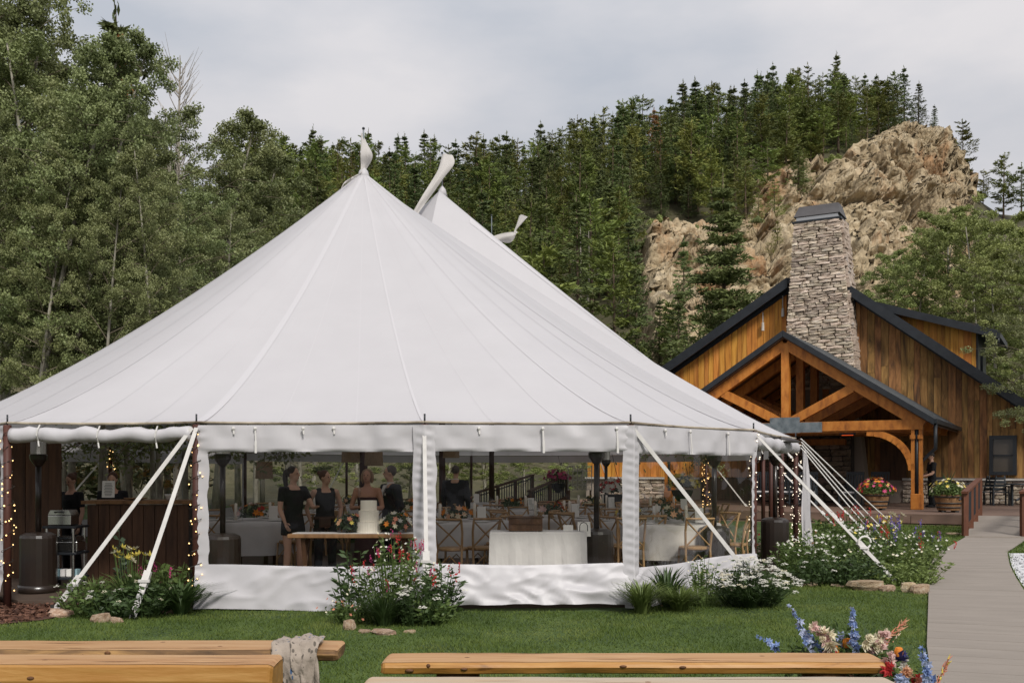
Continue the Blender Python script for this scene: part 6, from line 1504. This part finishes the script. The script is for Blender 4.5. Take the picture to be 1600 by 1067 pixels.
person('person with blond bobbed hair in a strapless dark dress holding a small bouquet', pz(574, 14.6), -.1, 1.55, hairstyle='bob', outfit='strapless', skin='tan', hair='hair_blond', headpitch=-.08,
       armL=[(.235, -.03, .98), (.06, -.22, .99), (0, .3, 1), (-1, -.2, .1)], armR=[(-.235, -.03, .98), (-.05, -.23, 1.0), (0, .3, 1), (1, -.2, .15)])
person('person in a dark suit with white shirt, grey-haired, turned towards the blond guest', pz(610, 14.9), -1.0, 1.60, fem=False, hairstyle='short', outfit='suit', hair='hair_grey', headturn=-.35,
       armR=[(-.28, -.05, .98), (-.18, -.24, .93)], armL=[(.28, .02, .98), (.24, -.10, .79)])
person('person in dark clothes seen from behind beyond the middle tent post', pz(712, 19.5), 2.9, 1.62, fem=False, hairstyle='short', outfit='suit', hair='hair_grey')
person('bartender with reddish hair in black bending at the bar', pz(112, 14.7), -.4, 1.48, hairstyle='bun', outfit='tee', hair='hair_red', headpitch=.35, group=None)
person('bartender with dark hair in black standing behind the drinks list', pz(176, 14.6), .2, 1.50, hairstyle='short', outfit='tee', hair='hair_red', headpitch=.3)
s_, _ = hp(1456, 760, 4.2); wp = hw(s_, 4.2, DK)
person('person in black T-shirt and trousers standing by the porch post looking down', wp, -TH - 1.15, 1.75, fem=False, hairstyle='short', outfit='tee', hair='hair_dark', headpitch=.35, armL=[(.25, -.05, 1.08), (.20, -.30, 1.0)], armR=[(-.25, -.05, 1.08), (-.2, -.3, .98)])
mass_flowers('bouquet', 'small white bouquet in the hands of the blond guest', 'flowers', (WX(572, 14.32), 14.30, FL + .96), .06, [('white', 8), ('blush', 5)], 71, 40, 'g_dark', bs=.03, leaf=.05)
gl = MB().lathe([(.03, 0), (.004, .01), (.004, .08), (.022, .10), (.026, .17), (.02, .22)], 10, cap=False).build('champagne_glass', M['glassy'], smooth=True); gl.location = (WX(562, 14.3), 14.28, FL + 1.08); tag(gl, 'champagne glass raised beside the blond guest', 'glass')
# ================================================================ GARDEN BEDS
def strap_plant(name, label, cat, loc, n, h, spread, w, m, seed, flowers=None, fh=1.0, group=None):
    # arching strap leaves from one crown
    q = np.random.default_rng(seed); t = thing(name, label, cat, loc, q.uniform(0, 6), group); V_ = []; I = []
    for k in range(n):
        a = q.uniform(0, 6.283); l = h * q.uniform(.6, 1.15); s = spread * q.uniform(.3, 1.15); b0 = np.array([math.cos(a), math.sin(a), 0]); o = b0 * q.uniform(0, .07); sd = np.array([-b0[1], b0[0], 0]); o2 = len(V_)
        for i, u in enumerate((0, .35, .7, 1.0)):
            p = o + b0 * s * u ** 1.6 + np.array([0, 0, l * (u * 1.35 - .42 * u * u * (1 + s / h * .5))]); ww = w * (.8, 1, .7, .04)[i]; V_ += [p - sd * ww, p + sd * ww]
        for i in range(3): I.append((o2 + 2 * i, o2 + 2 * i + 1, o2 + 2 * i + 3, o2 + 2 * i + 2))
    npmesh('leaves', V_, 4, M[m], t, idx=np.array(I))
    for c, m_, r in flowers or []:
        b, st = MB(), MB()
        for _ in range(m_):
            a = q.uniform(0, 6.283); d = spread * q.uniform(0, .6); p = Vector((math.cos(a) * d, math.sin(a) * d, h * fh * q.uniform(.9, 1.15))); st.tube([(p.x * .3, p.y * .3, 0), (p.x * .8, p.y * .8, p.z * .6), p], .004, 4, cap=False); blossom(b, p, (q.normal() * .5, -.6 + q.normal() * .3, .8), r * q.uniform(.8, 1.2), 6, .55)
        b.build('blossoms', M['f_' + c], t, fix=False); st.build('stems', M['g_mid'], t)
    return t
def leafy(name, label, cat, loc, R, h, n, L, m, seed, group=None, heads=None, stems=40, wide=.5):
    # many upright leafy stems filling a mound; heads: (kind, colour, count, size)
    q = np.random.default_rng(seed); t = thing(name, label, cat, loc, 0, group); st = MB(); C = []; D = []; tips = []
    for k in range(stems):
        a = q.uniform(0, 6.283); d = R * q.uniform(0, 1) ** .6; hh = h * (1 - .5 * (d / R) ** 2.5) * q.uniform(.7, 1.12); e = np.array([math.cos(a) * d * 1.15, math.sin(a) * d * 1.15, hh]); o = np.array([math.cos(a) * d * .6, math.sin(a) * d * .6, 0]); m_ = o * .6 + e * .4 + (0, 0, hh * .15)
        st.tube(bez(o, m_, e, 4), [.006, .005, .004, .002], 4, cap=False); tips.append(e)
        for _ in range(n // stems):
            u = q.uniform(.12, 1.0); c = (1 - u) ** 2 * o + 2 * u * (1 - u) * m_ + u * u * e; an = q.uniform(0, 6.283); dd = np.array([math.cos(an), math.sin(an), q.uniform(-.1, .8)]); C.append(c + dd * L * .5); D.append(dd)
    npmesh('foliage', leaves(np.array(C), L, L * wide, q, 0, np.array(D)), 4, M[m], t); st.build('stems', M[m], t)
    tips = np.array(tips)
    for kind, c, cnt, r in heads or []:
        b = MB()
        for p in tips[q.integers(0, len(tips), cnt)]:
            p = p + q.normal(size=3) * np.array([.06, .06, .03]); p[2] += r * .6
            if kind == 'spike':
                for j in range(9):
                    a = q.uniform(0, 6.283); blossom(b, p + np.array([math.cos(a) * .014, math.sin(a) * .014, .13 * j / 9]) * (r / .03), (math.cos(a), math.sin(a), .3), r * .55, 4, .6)
            elif kind == 'flat':
                for j in range(16):
                    a = q.uniform(0, 6.283); d = r * q.uniform(0, 1) ** .5; blossom(b, p + np.array([math.cos(a) * d, math.sin(a) * d, .006 * q.normal() + .01 * (1 - d / r)]), (0, -.25, 1), r * .32, 4, .2)
            elif kind == 'star': blossom(b, p, (q.normal() * .5, -.5, .7), r, 5, .3)
        b.build('blossoms', M['f_' + c], t, fix=False)
    return t
def gp(px, py, z=0): Y = (EYE - z) * F / (py - HZ); return WX(px, Y), Y, ground_z(0, Y)
def gl_(px, Y, z=0): return (WX(px, Y), Y, ground_z(0, Y) + z)
# bed 1: left, at the foot of the two white straps
strap_plant('daylily', 'daylily clump with pale yellow flowers between the two white guy straps', 'plant', gl_(205, 11.25), 150, .52, .42, .011, 'g_mid', 1, [('yellow', 14, .05), ('cream', 9, .045)], 1.22)
strap_plant('iris', 'dark sword-leaved iris clump at the right end of the left flower bed', 'plant', gl_(282, 11.05), 150, .46, .55, .014, 'g_dark', 2)
strap_plant('ornamental_grass', 'fine green grass clump left of the leaning straps', 'plant', gl_(150, 11.2), 200, .45, .45, .006, 'g_mid', 3)
leafy('leafy_plant', 'leafy green perennial with magenta heads right of the yellow daylilies', 'plant', gl_(258, 11.4), .34, .58, 420, .10, 'g_mid', 4, heads=[('spike', 'magenta', 4, .026)])
leafy('leafy_plant', 'low leafy plant with small white flowers at the left end of the left bed', 'plant', gl_(135, 11.0), .36, .38, 520, .07, 'g_mid', 5, heads=[('flat', 'white', 10, .03)])
leafy('leafy_plant', 'dark leafy plant in the middle of the left bed below the straps', 'plant', gl_(225, 10.95), .4, .40, 620, .08, 'g_dark', 6, heads=[('flat', 'cream', 7, .025)])
leafy('leafy_plant', 'low dark plant beside the stones of the left bed', 'plant', gl_(175, 10.85), .3, .28, 420, .07, 'g_dark', 7)
leafy('leafy_plant', 'thin pale-leaved stem rising before the bar', 'plant', gl_(190, 11.9), .12, .98, 70, .09, 'g_blue', 8, stems=4, wide=.75)
# bed 2: centre, against the middle tent post
leafy('penstemon', 'tall mound of crimson and white penstemon in front of the middle tent post', 'plant', gl_(615, 10.65), .43, .86, 1250, .075, 'g_mid', 11, heads=[('spike', 'red', 18, .02), ('spike', 'magenta', 18, .02), ('star', 'white', 34, .018), ('star', 'cream', 24, .018)], stems=90, wide=.36)
leafy('penstemon', 'leafy stems with red flowers right of the lower white strap', 'plant', gl_(682, 10.75), .27, .60, 520, .10, 'g_dark', 12, heads=[('spike', 'red', 7, .03), ('star', 'white', 14, .02)], stems=36, wide=.3)
leafy('leafy_plant', 'pointed-leaved stems at the left side of the middle bed', 'plant', gl_(552, 10.65), .26, .74, 240, .11, 'g_dark', 13, stems=15, wide=.3)
strap_plant('ornamental_grass', 'dark fine grass clump at the front of the middle bed', 'plant', gl_(600, 10.25), 260, .40, .42, .006, 'g_dark', 14)
leafy('yarrow', 'flat white yarrow heads at the front of the middle bed by the strap', 'plant', gl_(655, 10.35), .26, .46, 480, .06, 'g_dark', 15, heads=[('flat', 'white', 16, .045)], stems=40)
leafy('leafy_plant', 'low spreading plant with tiny reddish flowers at the left foot of the middle bed', 'plant', gl_(545, 10.4), .24, .26, 320, .05, 'g_mid', 16, heads=[('star', 'salmon', 12, .02), ('star', 'cream', 8, .015)])
leafy('leafy_plant', 'low green plant at the right foot of the middle bed', 'plant', gl_(680, 10.4), .24, .26, 420, .07, 'g_mid', 17)
# bed 3: grassy clumps by the angled wall
strap_plant('ornamental_grass', 'bright green spiky grass clump at the right end of the lifted tent wall', 'plant', gl_(1003, 11.15), 280, .42, .40, .008, 'g_light', 21)
strap_plant('ornamental_grass', 'fine light green grass clump below the angled window', 'plant', gl_(1062, 11.35), 420, .34, .42, .006, 'g_light', 22)
strap_plant('lily', 'dark broad-leaved lily behind the light grass clumps', 'plant', gl_(1042, 11.7), 90, .52, .42, .016, 'g_dark', 23)
leafy('leafy_plant', 'slender seed-headed stems between grass clump and white yarrow', 'plant', gl_(1098, 11.75), .26, .56, 360, .06, 'g_mid', 24, heads=[('star', 'cream', 10, .015)], stems=34)
# bed 4: white yarrow
leafy('yarrow', 'rounded dark green yarrow bush covered in flat white flower heads', 'plant', gl_(1172, 11.85), .50, .50, 1700, .065, 'g_dark', 31, heads=[('flat', 'white', 130, .04), ('flat', 'cream', 30, .036)], stems=150, wide=.35)
strap_plant('ornamental_grass', 'dark grassy skirt under the white yarrow bush', 'plant', gl_(1172, 11.6), 300, .34, .5, .006, 'g_dark', 32)
# bed 5: the large bed right of the tent
for i, (px, Y, R, h, n, L, m, heads, lab) in enumerate([
    (1262, 14.6, .5, .62, 900, .075, 'g_mid', [('star', 'white', 50, .028)], 'white-flowered leafy bush nearest the gathered tent wall'), (1305, 15.3, .55, .74, 950, .075, 'g_mid', [('star', 'white', 40, .028)], 'white-flowered bush under the guy ropes'),
    (1280, 13.9, .45, .40, 900, .07, 'g_dark', [('flat', 'white', 12, .04)], 'low dark leafy mound at the left front of the large bed'), (1330, 13.9, .5, .38, 900, .075, 'g_dark', [], 'low dark leafy mound behind the biggest edging stone'),
    (1330, 17.2, .55, .86, 900, .08, 'g_mid', [('spike', 'red', 16, .034), ('star', 'red', 10, .03)], 'red-flowered plant at the back of the large bed'), (1290, 17.6, .55, .80, 800, .08, 'g_mid', [('star', 'salmon', 8, .03)], 'tall green plant at the rear left of the large bed'),
    (1385, 16.2, .5, .76, 800, .075, 'g_mid', [('spike', 'purple', 14, .034), ('star', 'cream', 18, .028), ('star', 'yellow', 8, .04)], 'purple and cream flowered plant in the middle of the large bed'), (1425, 15.9, .48, .66, 800, .075, 'g_mid', [('spike', 'purple', 8, .034), ('spike', 'red', 9, .03), ('star', 'white', 16, .026)], 'purple and dark red flowered plant nearest the path'),
    (1375, 14.6, .5, .56, 900, .075, 'g_mid', [('star', 'white', 18, .026), ('star', 'cream', 10, .025)], 'leafy plant dotted with white flowers below the rope coil'), (1425, 14.6, .5, .52, 900, .08, 'g_light', [('star', 'white', 6, .025)], 'light green leafy plant at the path end of the large bed'),
    (1395, 13.95, .4, .30, 700, .07, 'g_light', [], 'low yellowish green plant around the strap stake'), (1345, 15.6, .5, .62, 700, .075, 'g_dark', [('star', 'white', 10, .03)], 'dark green bush in the centre of the large bed'), (1440, 13.9, .28, .24, 420, .06, 'g_light', [], 'small bright plant behind the paired stones near the path'),
    (1245, 15.6, .4, .5, 600, .07, 'g_mid', [], 'leafy plant beside the string-lit corner pole'), (1182, 16.9, .5, .5, 600, .07, 'g_mid', [('star', 'red', 5, .03)], 'leafy plant glimpsed through the open tent corner')]):
    leafy('perennial', lab, 'plant', gl_(px, Y), R, h, n, L, m, 40 + i, heads=heads, stems=60, wide=.45)
strap_plant('daylily', 'pale yellow lily clump behind the purple flowers', 'plant', gl_(1392, 17.0), 110, .6, .4, .012, 'g_mid', 60, [('cream', 9, .06), ('yellow', 5, .06)], 1.25)
strap_plant('ornamental_grass', 'soft grass tuft under the ropes at the front of the large bed', 'plant', gl_(1310, 14.1), 220, .42, .4, .007, 'g_light', 61)
# edging stones
def rock_mesh(seed):
    r = random.Random(seed); b = MB(); b.ell((0, 0, 0), (.5, .5, .5), 9, 6)
    b.v = [tuple(Vector(v) * (1 + .34 * mn.noise(Vector(v) * 2.1 + Vector((seed, 0, 0))) + .12 * mn.noise(Vector(v) * 5)) * 1) for v in b.v]
    b.v = [(x, y, min(z, .30 + .05 * x)) for x, y, z in b.v]; return b
M['edge_stone'] = mat('edge_stone', [(.20, .12, .07), (.36, .26, .17), (.46, .38, .29)], 5, .9, .9, 22, rand=.2, huer=.02)
for i, (px, py, wpx, hpx, lab) in enumerate([(95, 963, 42, 13, 'flat tan stone at the mulch end of the left bed'), (158, 971, 30, 15, 'rounded tan stone in front of the left bed'), (182, 972, 22, 9, 'smaller tan stone right of the rounded one in front of the left bed'), (260, 958, 24, 9, 'small pale stone below the iris clump'),
                                             (546, 983, 20, 18, 'upright pinkish stone at the left of the middle bed'), (600, 990, 40, 8, 'flat pale stone edging the middle bed'), (570, 988, 20, 6, 'low pale stone between the upright and the flat stone'), (640, 988, 20, 5, 'low flat stone at the right front of the middle bed'),
                                             (1015, 943, 24, 10, 'tan stone in front of the bright spiky grass'), (1040, 948, 14, 6, 'little tan stone right of its larger neighbour by the spiky grass'), (1352, 921, 56, 17, 'largest flat tan stone edging the large bed'), (1388, 923, 26, 11, 'orange-brown stone between the largest stone and the strap stake'),
                                             (1420, 925, 24, 18, 'brownish stone leaning behind the pale stone at the path'), (1438, 927, 32, 17, 'pale pinkish stone at the corner of the path'), (1270, 915, 34, 6, 'low flat stone at the left front of the large bed'), (1310, 917, 26, 5, 'low flat stone left of the largest edging stone'), (1445, 900, 16, 7, 'small pale stone deeper in the bed beside the path'), (1490, 842, 26, 4, 'flat pale stone in the lawn beside the path bend')]):
    X, Y, z = gp(px, py); o = rock_mesh(i * 3 + 1).build('edging_stone', M['edge_stone'], smooth=False); k = Y / F; o.scale = (wpx * k * 1.05, wpx * k * .7, hpx * k * 1.7); o.location = (X, Y, z + hpx * k * .35); o.rotation_euler = (0, random.Random(i).uniform(-.15, .15), random.Random(i + 9).uniform(-.3, .3)); tag(o, lab, 'stone', 'edging stones of the flower beds')
# ================================================================ LOG BENCHES
def bench(label, x0, x1, y0, y1, zt, th, mtop, mside, seed, end=(1, 1), legs=()):
    # slab with waney long sides: separate sawn top and barked body
    t = thing('log_bench', label, 'bench', ((x0 + x1) / 2, (y0 + y1) / 2, 0), world=True); n = 60; rows = []; yc, hy = (y0 + y1) / 2, (y1 - y0) / 2
    def sec(x):
        e = mn.noise(Vector((x * 1.1, seed, 0))); e2 = mn.noise(Vector((x * 3.1, seed, 5))); e3 = mn.noise(Vector((x * .8, seed, 9)))
        f = y0 + .022 * e + .008 * e2; bk = y1 + .022 * e3; zt_ = zt + .004 * e2
        return [(f + .012, zt_), (f, zt_ - .012), (f - .012 - .01 * e, zt - th * .35), (f + .01 + .012 * e2, zt - th * .8), (f + .07, zt - th), (bk - .07, zt - th), (bk + .008, zt - th * .6), (bk, zt_ - .012), (bk - .012, zt_)]
    for i in range(n + 1):
        u = i / n; x = x0 + (x1 - x0) * u; S_ = sec(x); k = 0
        rows.append([Vector((x + (.02 * mn.noise(Vector((y * 9, z * 9, seed))) if i in (0, n) else 0), y, z)) for y, z in S_])
    # rounded ends
    def shrink(row, f, dx): c = sum(row, Vector()) / len(row); return [Vector((p.x + dx, c.y + (p.y - c.y) * f, c.z + (p.z - c.z) * (f * .5 + .5) - (0 if p.z < c.z else (1 - f) * .05))) for p in row]
    rows = [shrink(rows[0], .82, -.028)] + [shrink(rows[0], .94, -.016)] + rows + [shrink(rows[-1], .94, .016), shrink(rows[-1], .82, .028)]
    side = MB().grid(rows); m = len(rows[0]); side.f += [tuple(range(m)), tuple(range(len(side.v) - m, len(side.v)))]
    sl = side.build('slab', M[mside], t, smooth=False)
    top = MB().grid([[r[0] + Vector((0, .004, .0015)), r[0].lerp(r[-1], .33) + Vector((0, 0, .004)), r[0].lerp(r[-1], .67) + Vector((0, 0, .004)), r[-1] + Vector((0, -.004, .0015))] for r in rows]).build('sawn_top', M[mtop], sl, smooth=True)
    q = random.Random(seed)
    for k in range(int((x1 - x0) * 1.6)):
        x = q.uniform(x0 + .1, x1 - .1); S_ = sec(x); MB().ell((x, S_[2][0] + .002, S_[2][1] + q.uniform(-.02, .02)), (q.uniform(.012, .03), .010, q.uniform(.008, .016)), 8, 6).build('knot', M['knot'], sl, smooth=True)
        p0_ = Vector((q.uniform(x0 + .15, x1 - .6), q.uniform(y0 + .05, y1 - .05), zt + .0035)); ln = q.uniform(.2, .8); MB().tube([p0_ + Vector((ln * u_, .014 * mn.noise(Vector((u_ * 4, k, seed))), 0)) for u_ in (0, .25, .5, .75, 1)], [.0005, .003, .004, .0025, .0005], 5, flat=.4).build('split', M['knot'], sl)
        if k % 3 == 0: MB().ell((q.uniform(x0 + .2, x1 - .2), q.uniform(y0 + .08, y1 - .08), zt + .002), (.022, .013, .004), 8, 6).build('knot', M['knot'], sl, smooth=True)
    for lx_ in legs: MB().lathe([(.15, -.03), (.14, .1), (.14, zt - th + .01)], 14, (lx_, yc, 0)).build('log_leg', M['log_dark'], t, smooth=True)
    return t
k7 = lambda px, Y: WX(px, Y)
bench('long half-log bench at the left with a patterned cloth bag on its end', -5.2, k7(524, 6.75), 6.62, 7.02, .405, .085, 'log_top', 'log_dark', 3, legs=(-4.2, -1.7))
bench('thick golden log bench at the lower left in front of the bag bench', -5.0, k7(428, 5.95), 5.76, 6.10, .475, .26, 'log_top', 'log', 7, legs=(-4.0, -1.9))
bench('golden log bench at the right beside the flower arrangement', k7(604, 6.35), k7(1376, 6.35), 6.28, 6.62, .39, .085, 'log_top', 'log', 12, legs=(-.35, 2.02))
bench('pale grey-topped log bench cut off by the bottom edge of the photo', k7(575, 5.45), k7(1400, 5.45), 5.30, 5.66, .43, .10, 'log_grey', 'log_grey', 18, legs=(-.3, 1.7))
# cloth bag
def bag_mat():
    m = mat('bag_cloth', [(.24, .20, .165), (.32, .27, .225)], 8, .9, .3, 60); nt = m.node_tree; L = nt.links.new
    p = [n for n in nt.nodes if n.type == 'BSDF_PRINCIPLED'][0]; src = p.inputs['Base Color'].links[0].from_socket; tc = [n for n in nt.nodes if n.type == 'TEX_COORD'][0]
    mp = N(nt, 'ShaderNodeMapping'); mp.inputs['Scale'].default_value = (34, 34, 12); mp.inputs['Rotation'].default_value = (.3, .5, .2); L(tc.outputs['Object'], mp.inputs[0])
    vo = N(nt, 'ShaderNodeTexVoronoi'); vo.inputs['Scale'].default_value = .85; L(mp.outputs[0], vo.inputs['Vector']); mr = N(nt, 'ShaderNodeMath', operation='LESS_THAN'); mr.inputs[1].default_value = .27; L(vo.outputs['Distance'], mr.inputs[0])
    cr = N(nt, 'ShaderNodeValToRGB'); e = cr.color_ramp.elements; cr.color_ramp.interpolation = 'CONSTANT'; e[0].color = (.10, .085, .07, 1); e[1].color = (.05, .09, .17, 1); e[1].position = .72; L(vo.outputs['Color'], cr.inputs[0])
    mi = N(nt, 'ShaderNodeMix', data_type='RGBA'); L(mr.outputs[0], mi.inputs[0]); L(src, mi.inputs[6]); L(cr.outputs[0], mi.inputs[7]); L(mi.outputs[2], p.inputs['Base Color']); return m
M['bag'] = bag_mat()
bg_ = thing('cloth_bag', 'crumpled beige patterned cloth bag draped over the left bench end', 'bag', (k7(458, 6.6), 6.6, .4), world=True)
def bagsheet(lift, x_off, seed, x0, x1, nu=22, nv=26, front=.36, back=.30):
    rows = []
    for j in range(nv + 1):
        v = j / nv; row = []
        for i in range(nu + 1):
            u = i / nu; s = -back + (back + front) * v       # s<0 lies on the seat, s>0 hangs over the front edge
            nx = mn.noise(Vector((u * 3.2, v * 3.4, seed))); n2 = mn.noise(Vector((u * 7, v * 6, seed + 4))); 
            x = x0 + (x1 - x0) * u + .02 * nx
            taper = 1 - .38 * max(0, s / front) if s > 0 else 1 - .1 * (-s / back)
            x = (x0 + x1) / 2 + (x - (x0 + x1) / 2) * taper + x_off * max(0, s) 
            fold = .028 * abs(nx) + .016 * n2 + .02 * math.sin(u * 9 + v * 2 + seed) * .5
            if s < 0: p = Vector((x, 6.63 - s * 1.0, .415 + lift + max(0, fold + .014)))
            elif s < .05: a = s / .05 * 1.57; p = Vector((x, 6.63 - .03 * math.sin(a) - lift, .415 + lift - .03 * (1 - math.cos(a)) + max(0, fold + .014) * math.cos(a)))
            else: p = Vector((x, 6.595 - lift - .01 - max(0, fold * 1.3 + .02), .385 - (s - .05)))
            row.append(p)
        rows.append(row)
    return MB().grid(rows)
xa, xb = k7(421, 6.6), k7(496, 6.6)
o = bagsheet(.012, .28, 2.3, xa, xb).build('bag_cloth', M['bag'], bg_, smooth=True); o.modifiers.new('s', 'SOLIDIFY').thickness = .006
o = bagsheet(.035, .02, 7.9, xa + .14, xb + .01, 16, 20, .24, .16).build('bag_flap', M['bag'], bg_, smooth=True); o.modifiers.new('s', 'SOLIDIFY').thickness = .006
hx0, hx1 = k7(455, 6.5), k7(484, 6.5)
MB().tube([(hx0, 6.54, .16), (hx0 - .012, 6.53, .08), (hx0 + .02, 6.53, -.0 + .03), (hx0 + .07, 6.53, .02), (hx1 - .01, 6.53, .06), (hx1 + .005, 6.54, .15)], .008, 8).build('bag_handle', M['bag'], bg_, smooth=True)
# ================================================================ AISLE FLOWERS at the bench end
fa = thing('flower_arrangement', 'aisle arrangement of blue delphinium, blush blooms and orange tulips behind the right bench end', 'flowers', (k7(1330, 6.75), 6.75, 0), world=True)
bk = MB().lathe([(.17, 0), (.20, .12), (.19, .2)], 14, (k7(1335, 6.85), 6.85, 0)).build('vessel', M['darkwood'], fa)
qf = np.random.default_rng(9)
def fstem(px0, py0, px1, py1, Y, kind, c, n, r, c2=None, dy=0):
    # stem from a base point up to a tip, its upper part set with florets
    b0 = Vector((k7(1335, 6.85), 6.85, .18)); s = W(px0, py0, Y); e = W(px1, py1, Y + dy); MB().tube([b0, s.lerp(b0, .4) + Vector((0, 0, .05)), s, e], [.006, .005, .005, .003], 5).build('stem', M['g_mid'], fa)
    b, b2 = MB(), MB()
    for k in range(n):
        u = k / max(1, n - 1); p = s.lerp(e, u) + Vector(qf.normal(size=3) * r * .55 * (1 - .6 * u)); rr = 1.75 * r * (1 - .55 * u) * qf.uniform(.8, 1.15); nn = Vector(qf.normal(size=3)) + Vector((0, -1.1, .3))
        tgt = b2 if (c2 and qf.uniform() < .4) else b
        if kind == 'floret': blossom(tgt, p, nn, rr, 5, .5); blossom(tgt, p + Vector((0, -.006, .004)), nn, rr * .55, 5, .6)
        elif kind == 'bloom':
            for j in range(4): blossom(tgt, p + nn.normalized() * .012 * j, nn + Vector(qf.normal(size=3)) * .3, rr * (1 - .2 * j), 6, .75)
        elif kind == 'cup':
            for j in range(6):
                a = j * 1.047; tgt.ell(p + Vector((math.cos(a) * rr * .38, math.sin(a) * rr * .38, 0)), (rr * .5, rr * .34, rr * .95), 7, 5)
        elif kind == 'wisp': tgt.tube([p, p + (e - s).normalized() * r * 1.5 + Vector(qf.normal(size=3) * r * .6)], [r * .28, r * .05], 4)
    nm = {'floret': 'florets', 'bloom': 'bloom', 'cup': 'tulip', 'wisp': 'plume'}[kind]
    if b.v: b.build(nm, M['f_' + c], fa, fix=False)
    if b2.v: b2.build(nm, M['f_' + c2], fa, fix=False)
fstem(1268, 1010, 1234, 945, 6.8, 'floret', 'paleblue', 26, .022, 'blue'); fstem(1282, 1020, 1262, 985, 6.85, 'floret', 'blue', 14, .022)
fstem(1335, 1018, 1331, 950, 6.8, 'floret', 'blue', 36, .024, 'paleblue'); fstem(1312, 1003, 1316, 990, 6.9, 'floret', 'paleblue', 10, .024)
fstem(1215, 1012, 1182, 992, 6.9, 'floret', 'blue', 14, .020, 'paleblue'); fstem(1300, 1008, 1266, 976, 6.75, 'bloom', 'blush', 15, .034, 'cream'); fstem(1362, 1012, 1384, 990, 6.75, 'bloom', 'blush', 15, .036, 'cream'); fstem(1356, 1004, 1362, 998, 6.7, 'bloom', 'cream', 4, .03)
for px, py, c in ((1310, 1006, 'orange'), (1325, 1003, 'orange'), (1303, 1016, 'red')): fstem(px, py + 4, px, py, 6.85, 'cup', c, 1, .02)
fstem(1375, 1010, 1412, 973, 6.8, 'wisp', 'salmon', 36, .022, 'peach'); fstem(1395, 1000, 1414, 972, 6.85, 'wisp', 'peach', 22, .018, 'cream')
fb = thing('flower_arrangement', 'lower aisle flowers with pale blue delphinium spire and dark blue bloom by the bench end', 'flowers', (k7(1425, 6.25), 6.25, 0), world=True); fa_keep = fa; fa = fb
fstem(1399, 1018, 1400, 1014, 6.3, 'cup', 'orange', 1, .02); fstem(1411, 1025, 1412, 1020, 6.3, 'bloom', 'navy', 2, .036); fstem(1388, 1030, 1390, 1026, 6.3, 'bloom', 'blush', 4, .034); fstem(1412, 1042, 1416, 1030, 6.3, 'floret', 'white', 16, .018)
fstem(1384, 1048, 1390, 1042, 6.2, 'bloom', 'red', 4, .028); fstem(1412, 1056, 1420, 1050, 6.1, 'bloom', 'blush', 5, .03, 'peach'); fstem(1405, 1064, 1408, 1056, 6.0, 'floret', 'paleblue', 10, .022); fstem(1430, 1062, 1436, 1054, 6.1, 'bloom', 'salmon', 4, .028, 'red')
fstem(1452, 1070, 1440, 1010, 6.0, 'floret', 'paleblue', 30, .022, 'blue'); fstem(1462, 1075, 1482, 1030, 5.95, 'wisp', 'salmon', 34, .02, 'yellow')
for t_, cx_2, cy_2, z_, R_, n_ in ((fa_keep, 1320, 6.88, .26, .46, 900), (fb, 1415, 6.25, .16, .34, 700)):
    d = unit(qf.normal(size=(n_, 3))); C = d * qf.uniform(.2, 1, (n_, 1)) * np.array([R_, R_ * .5, R_ * .62]) + (k7(cx_2, cy_2), cy_2, z_); npmesh('foliage', leaves(C, .075, .026, qf, -.2), 4, M['g_dark'], t_)
MB().lathe([(.13, 0), (.16, .10), (.15, .16)], 14, (k7(1415, 6.25), 6.25, 0)).build('vessel', M['darkwood'], fb)
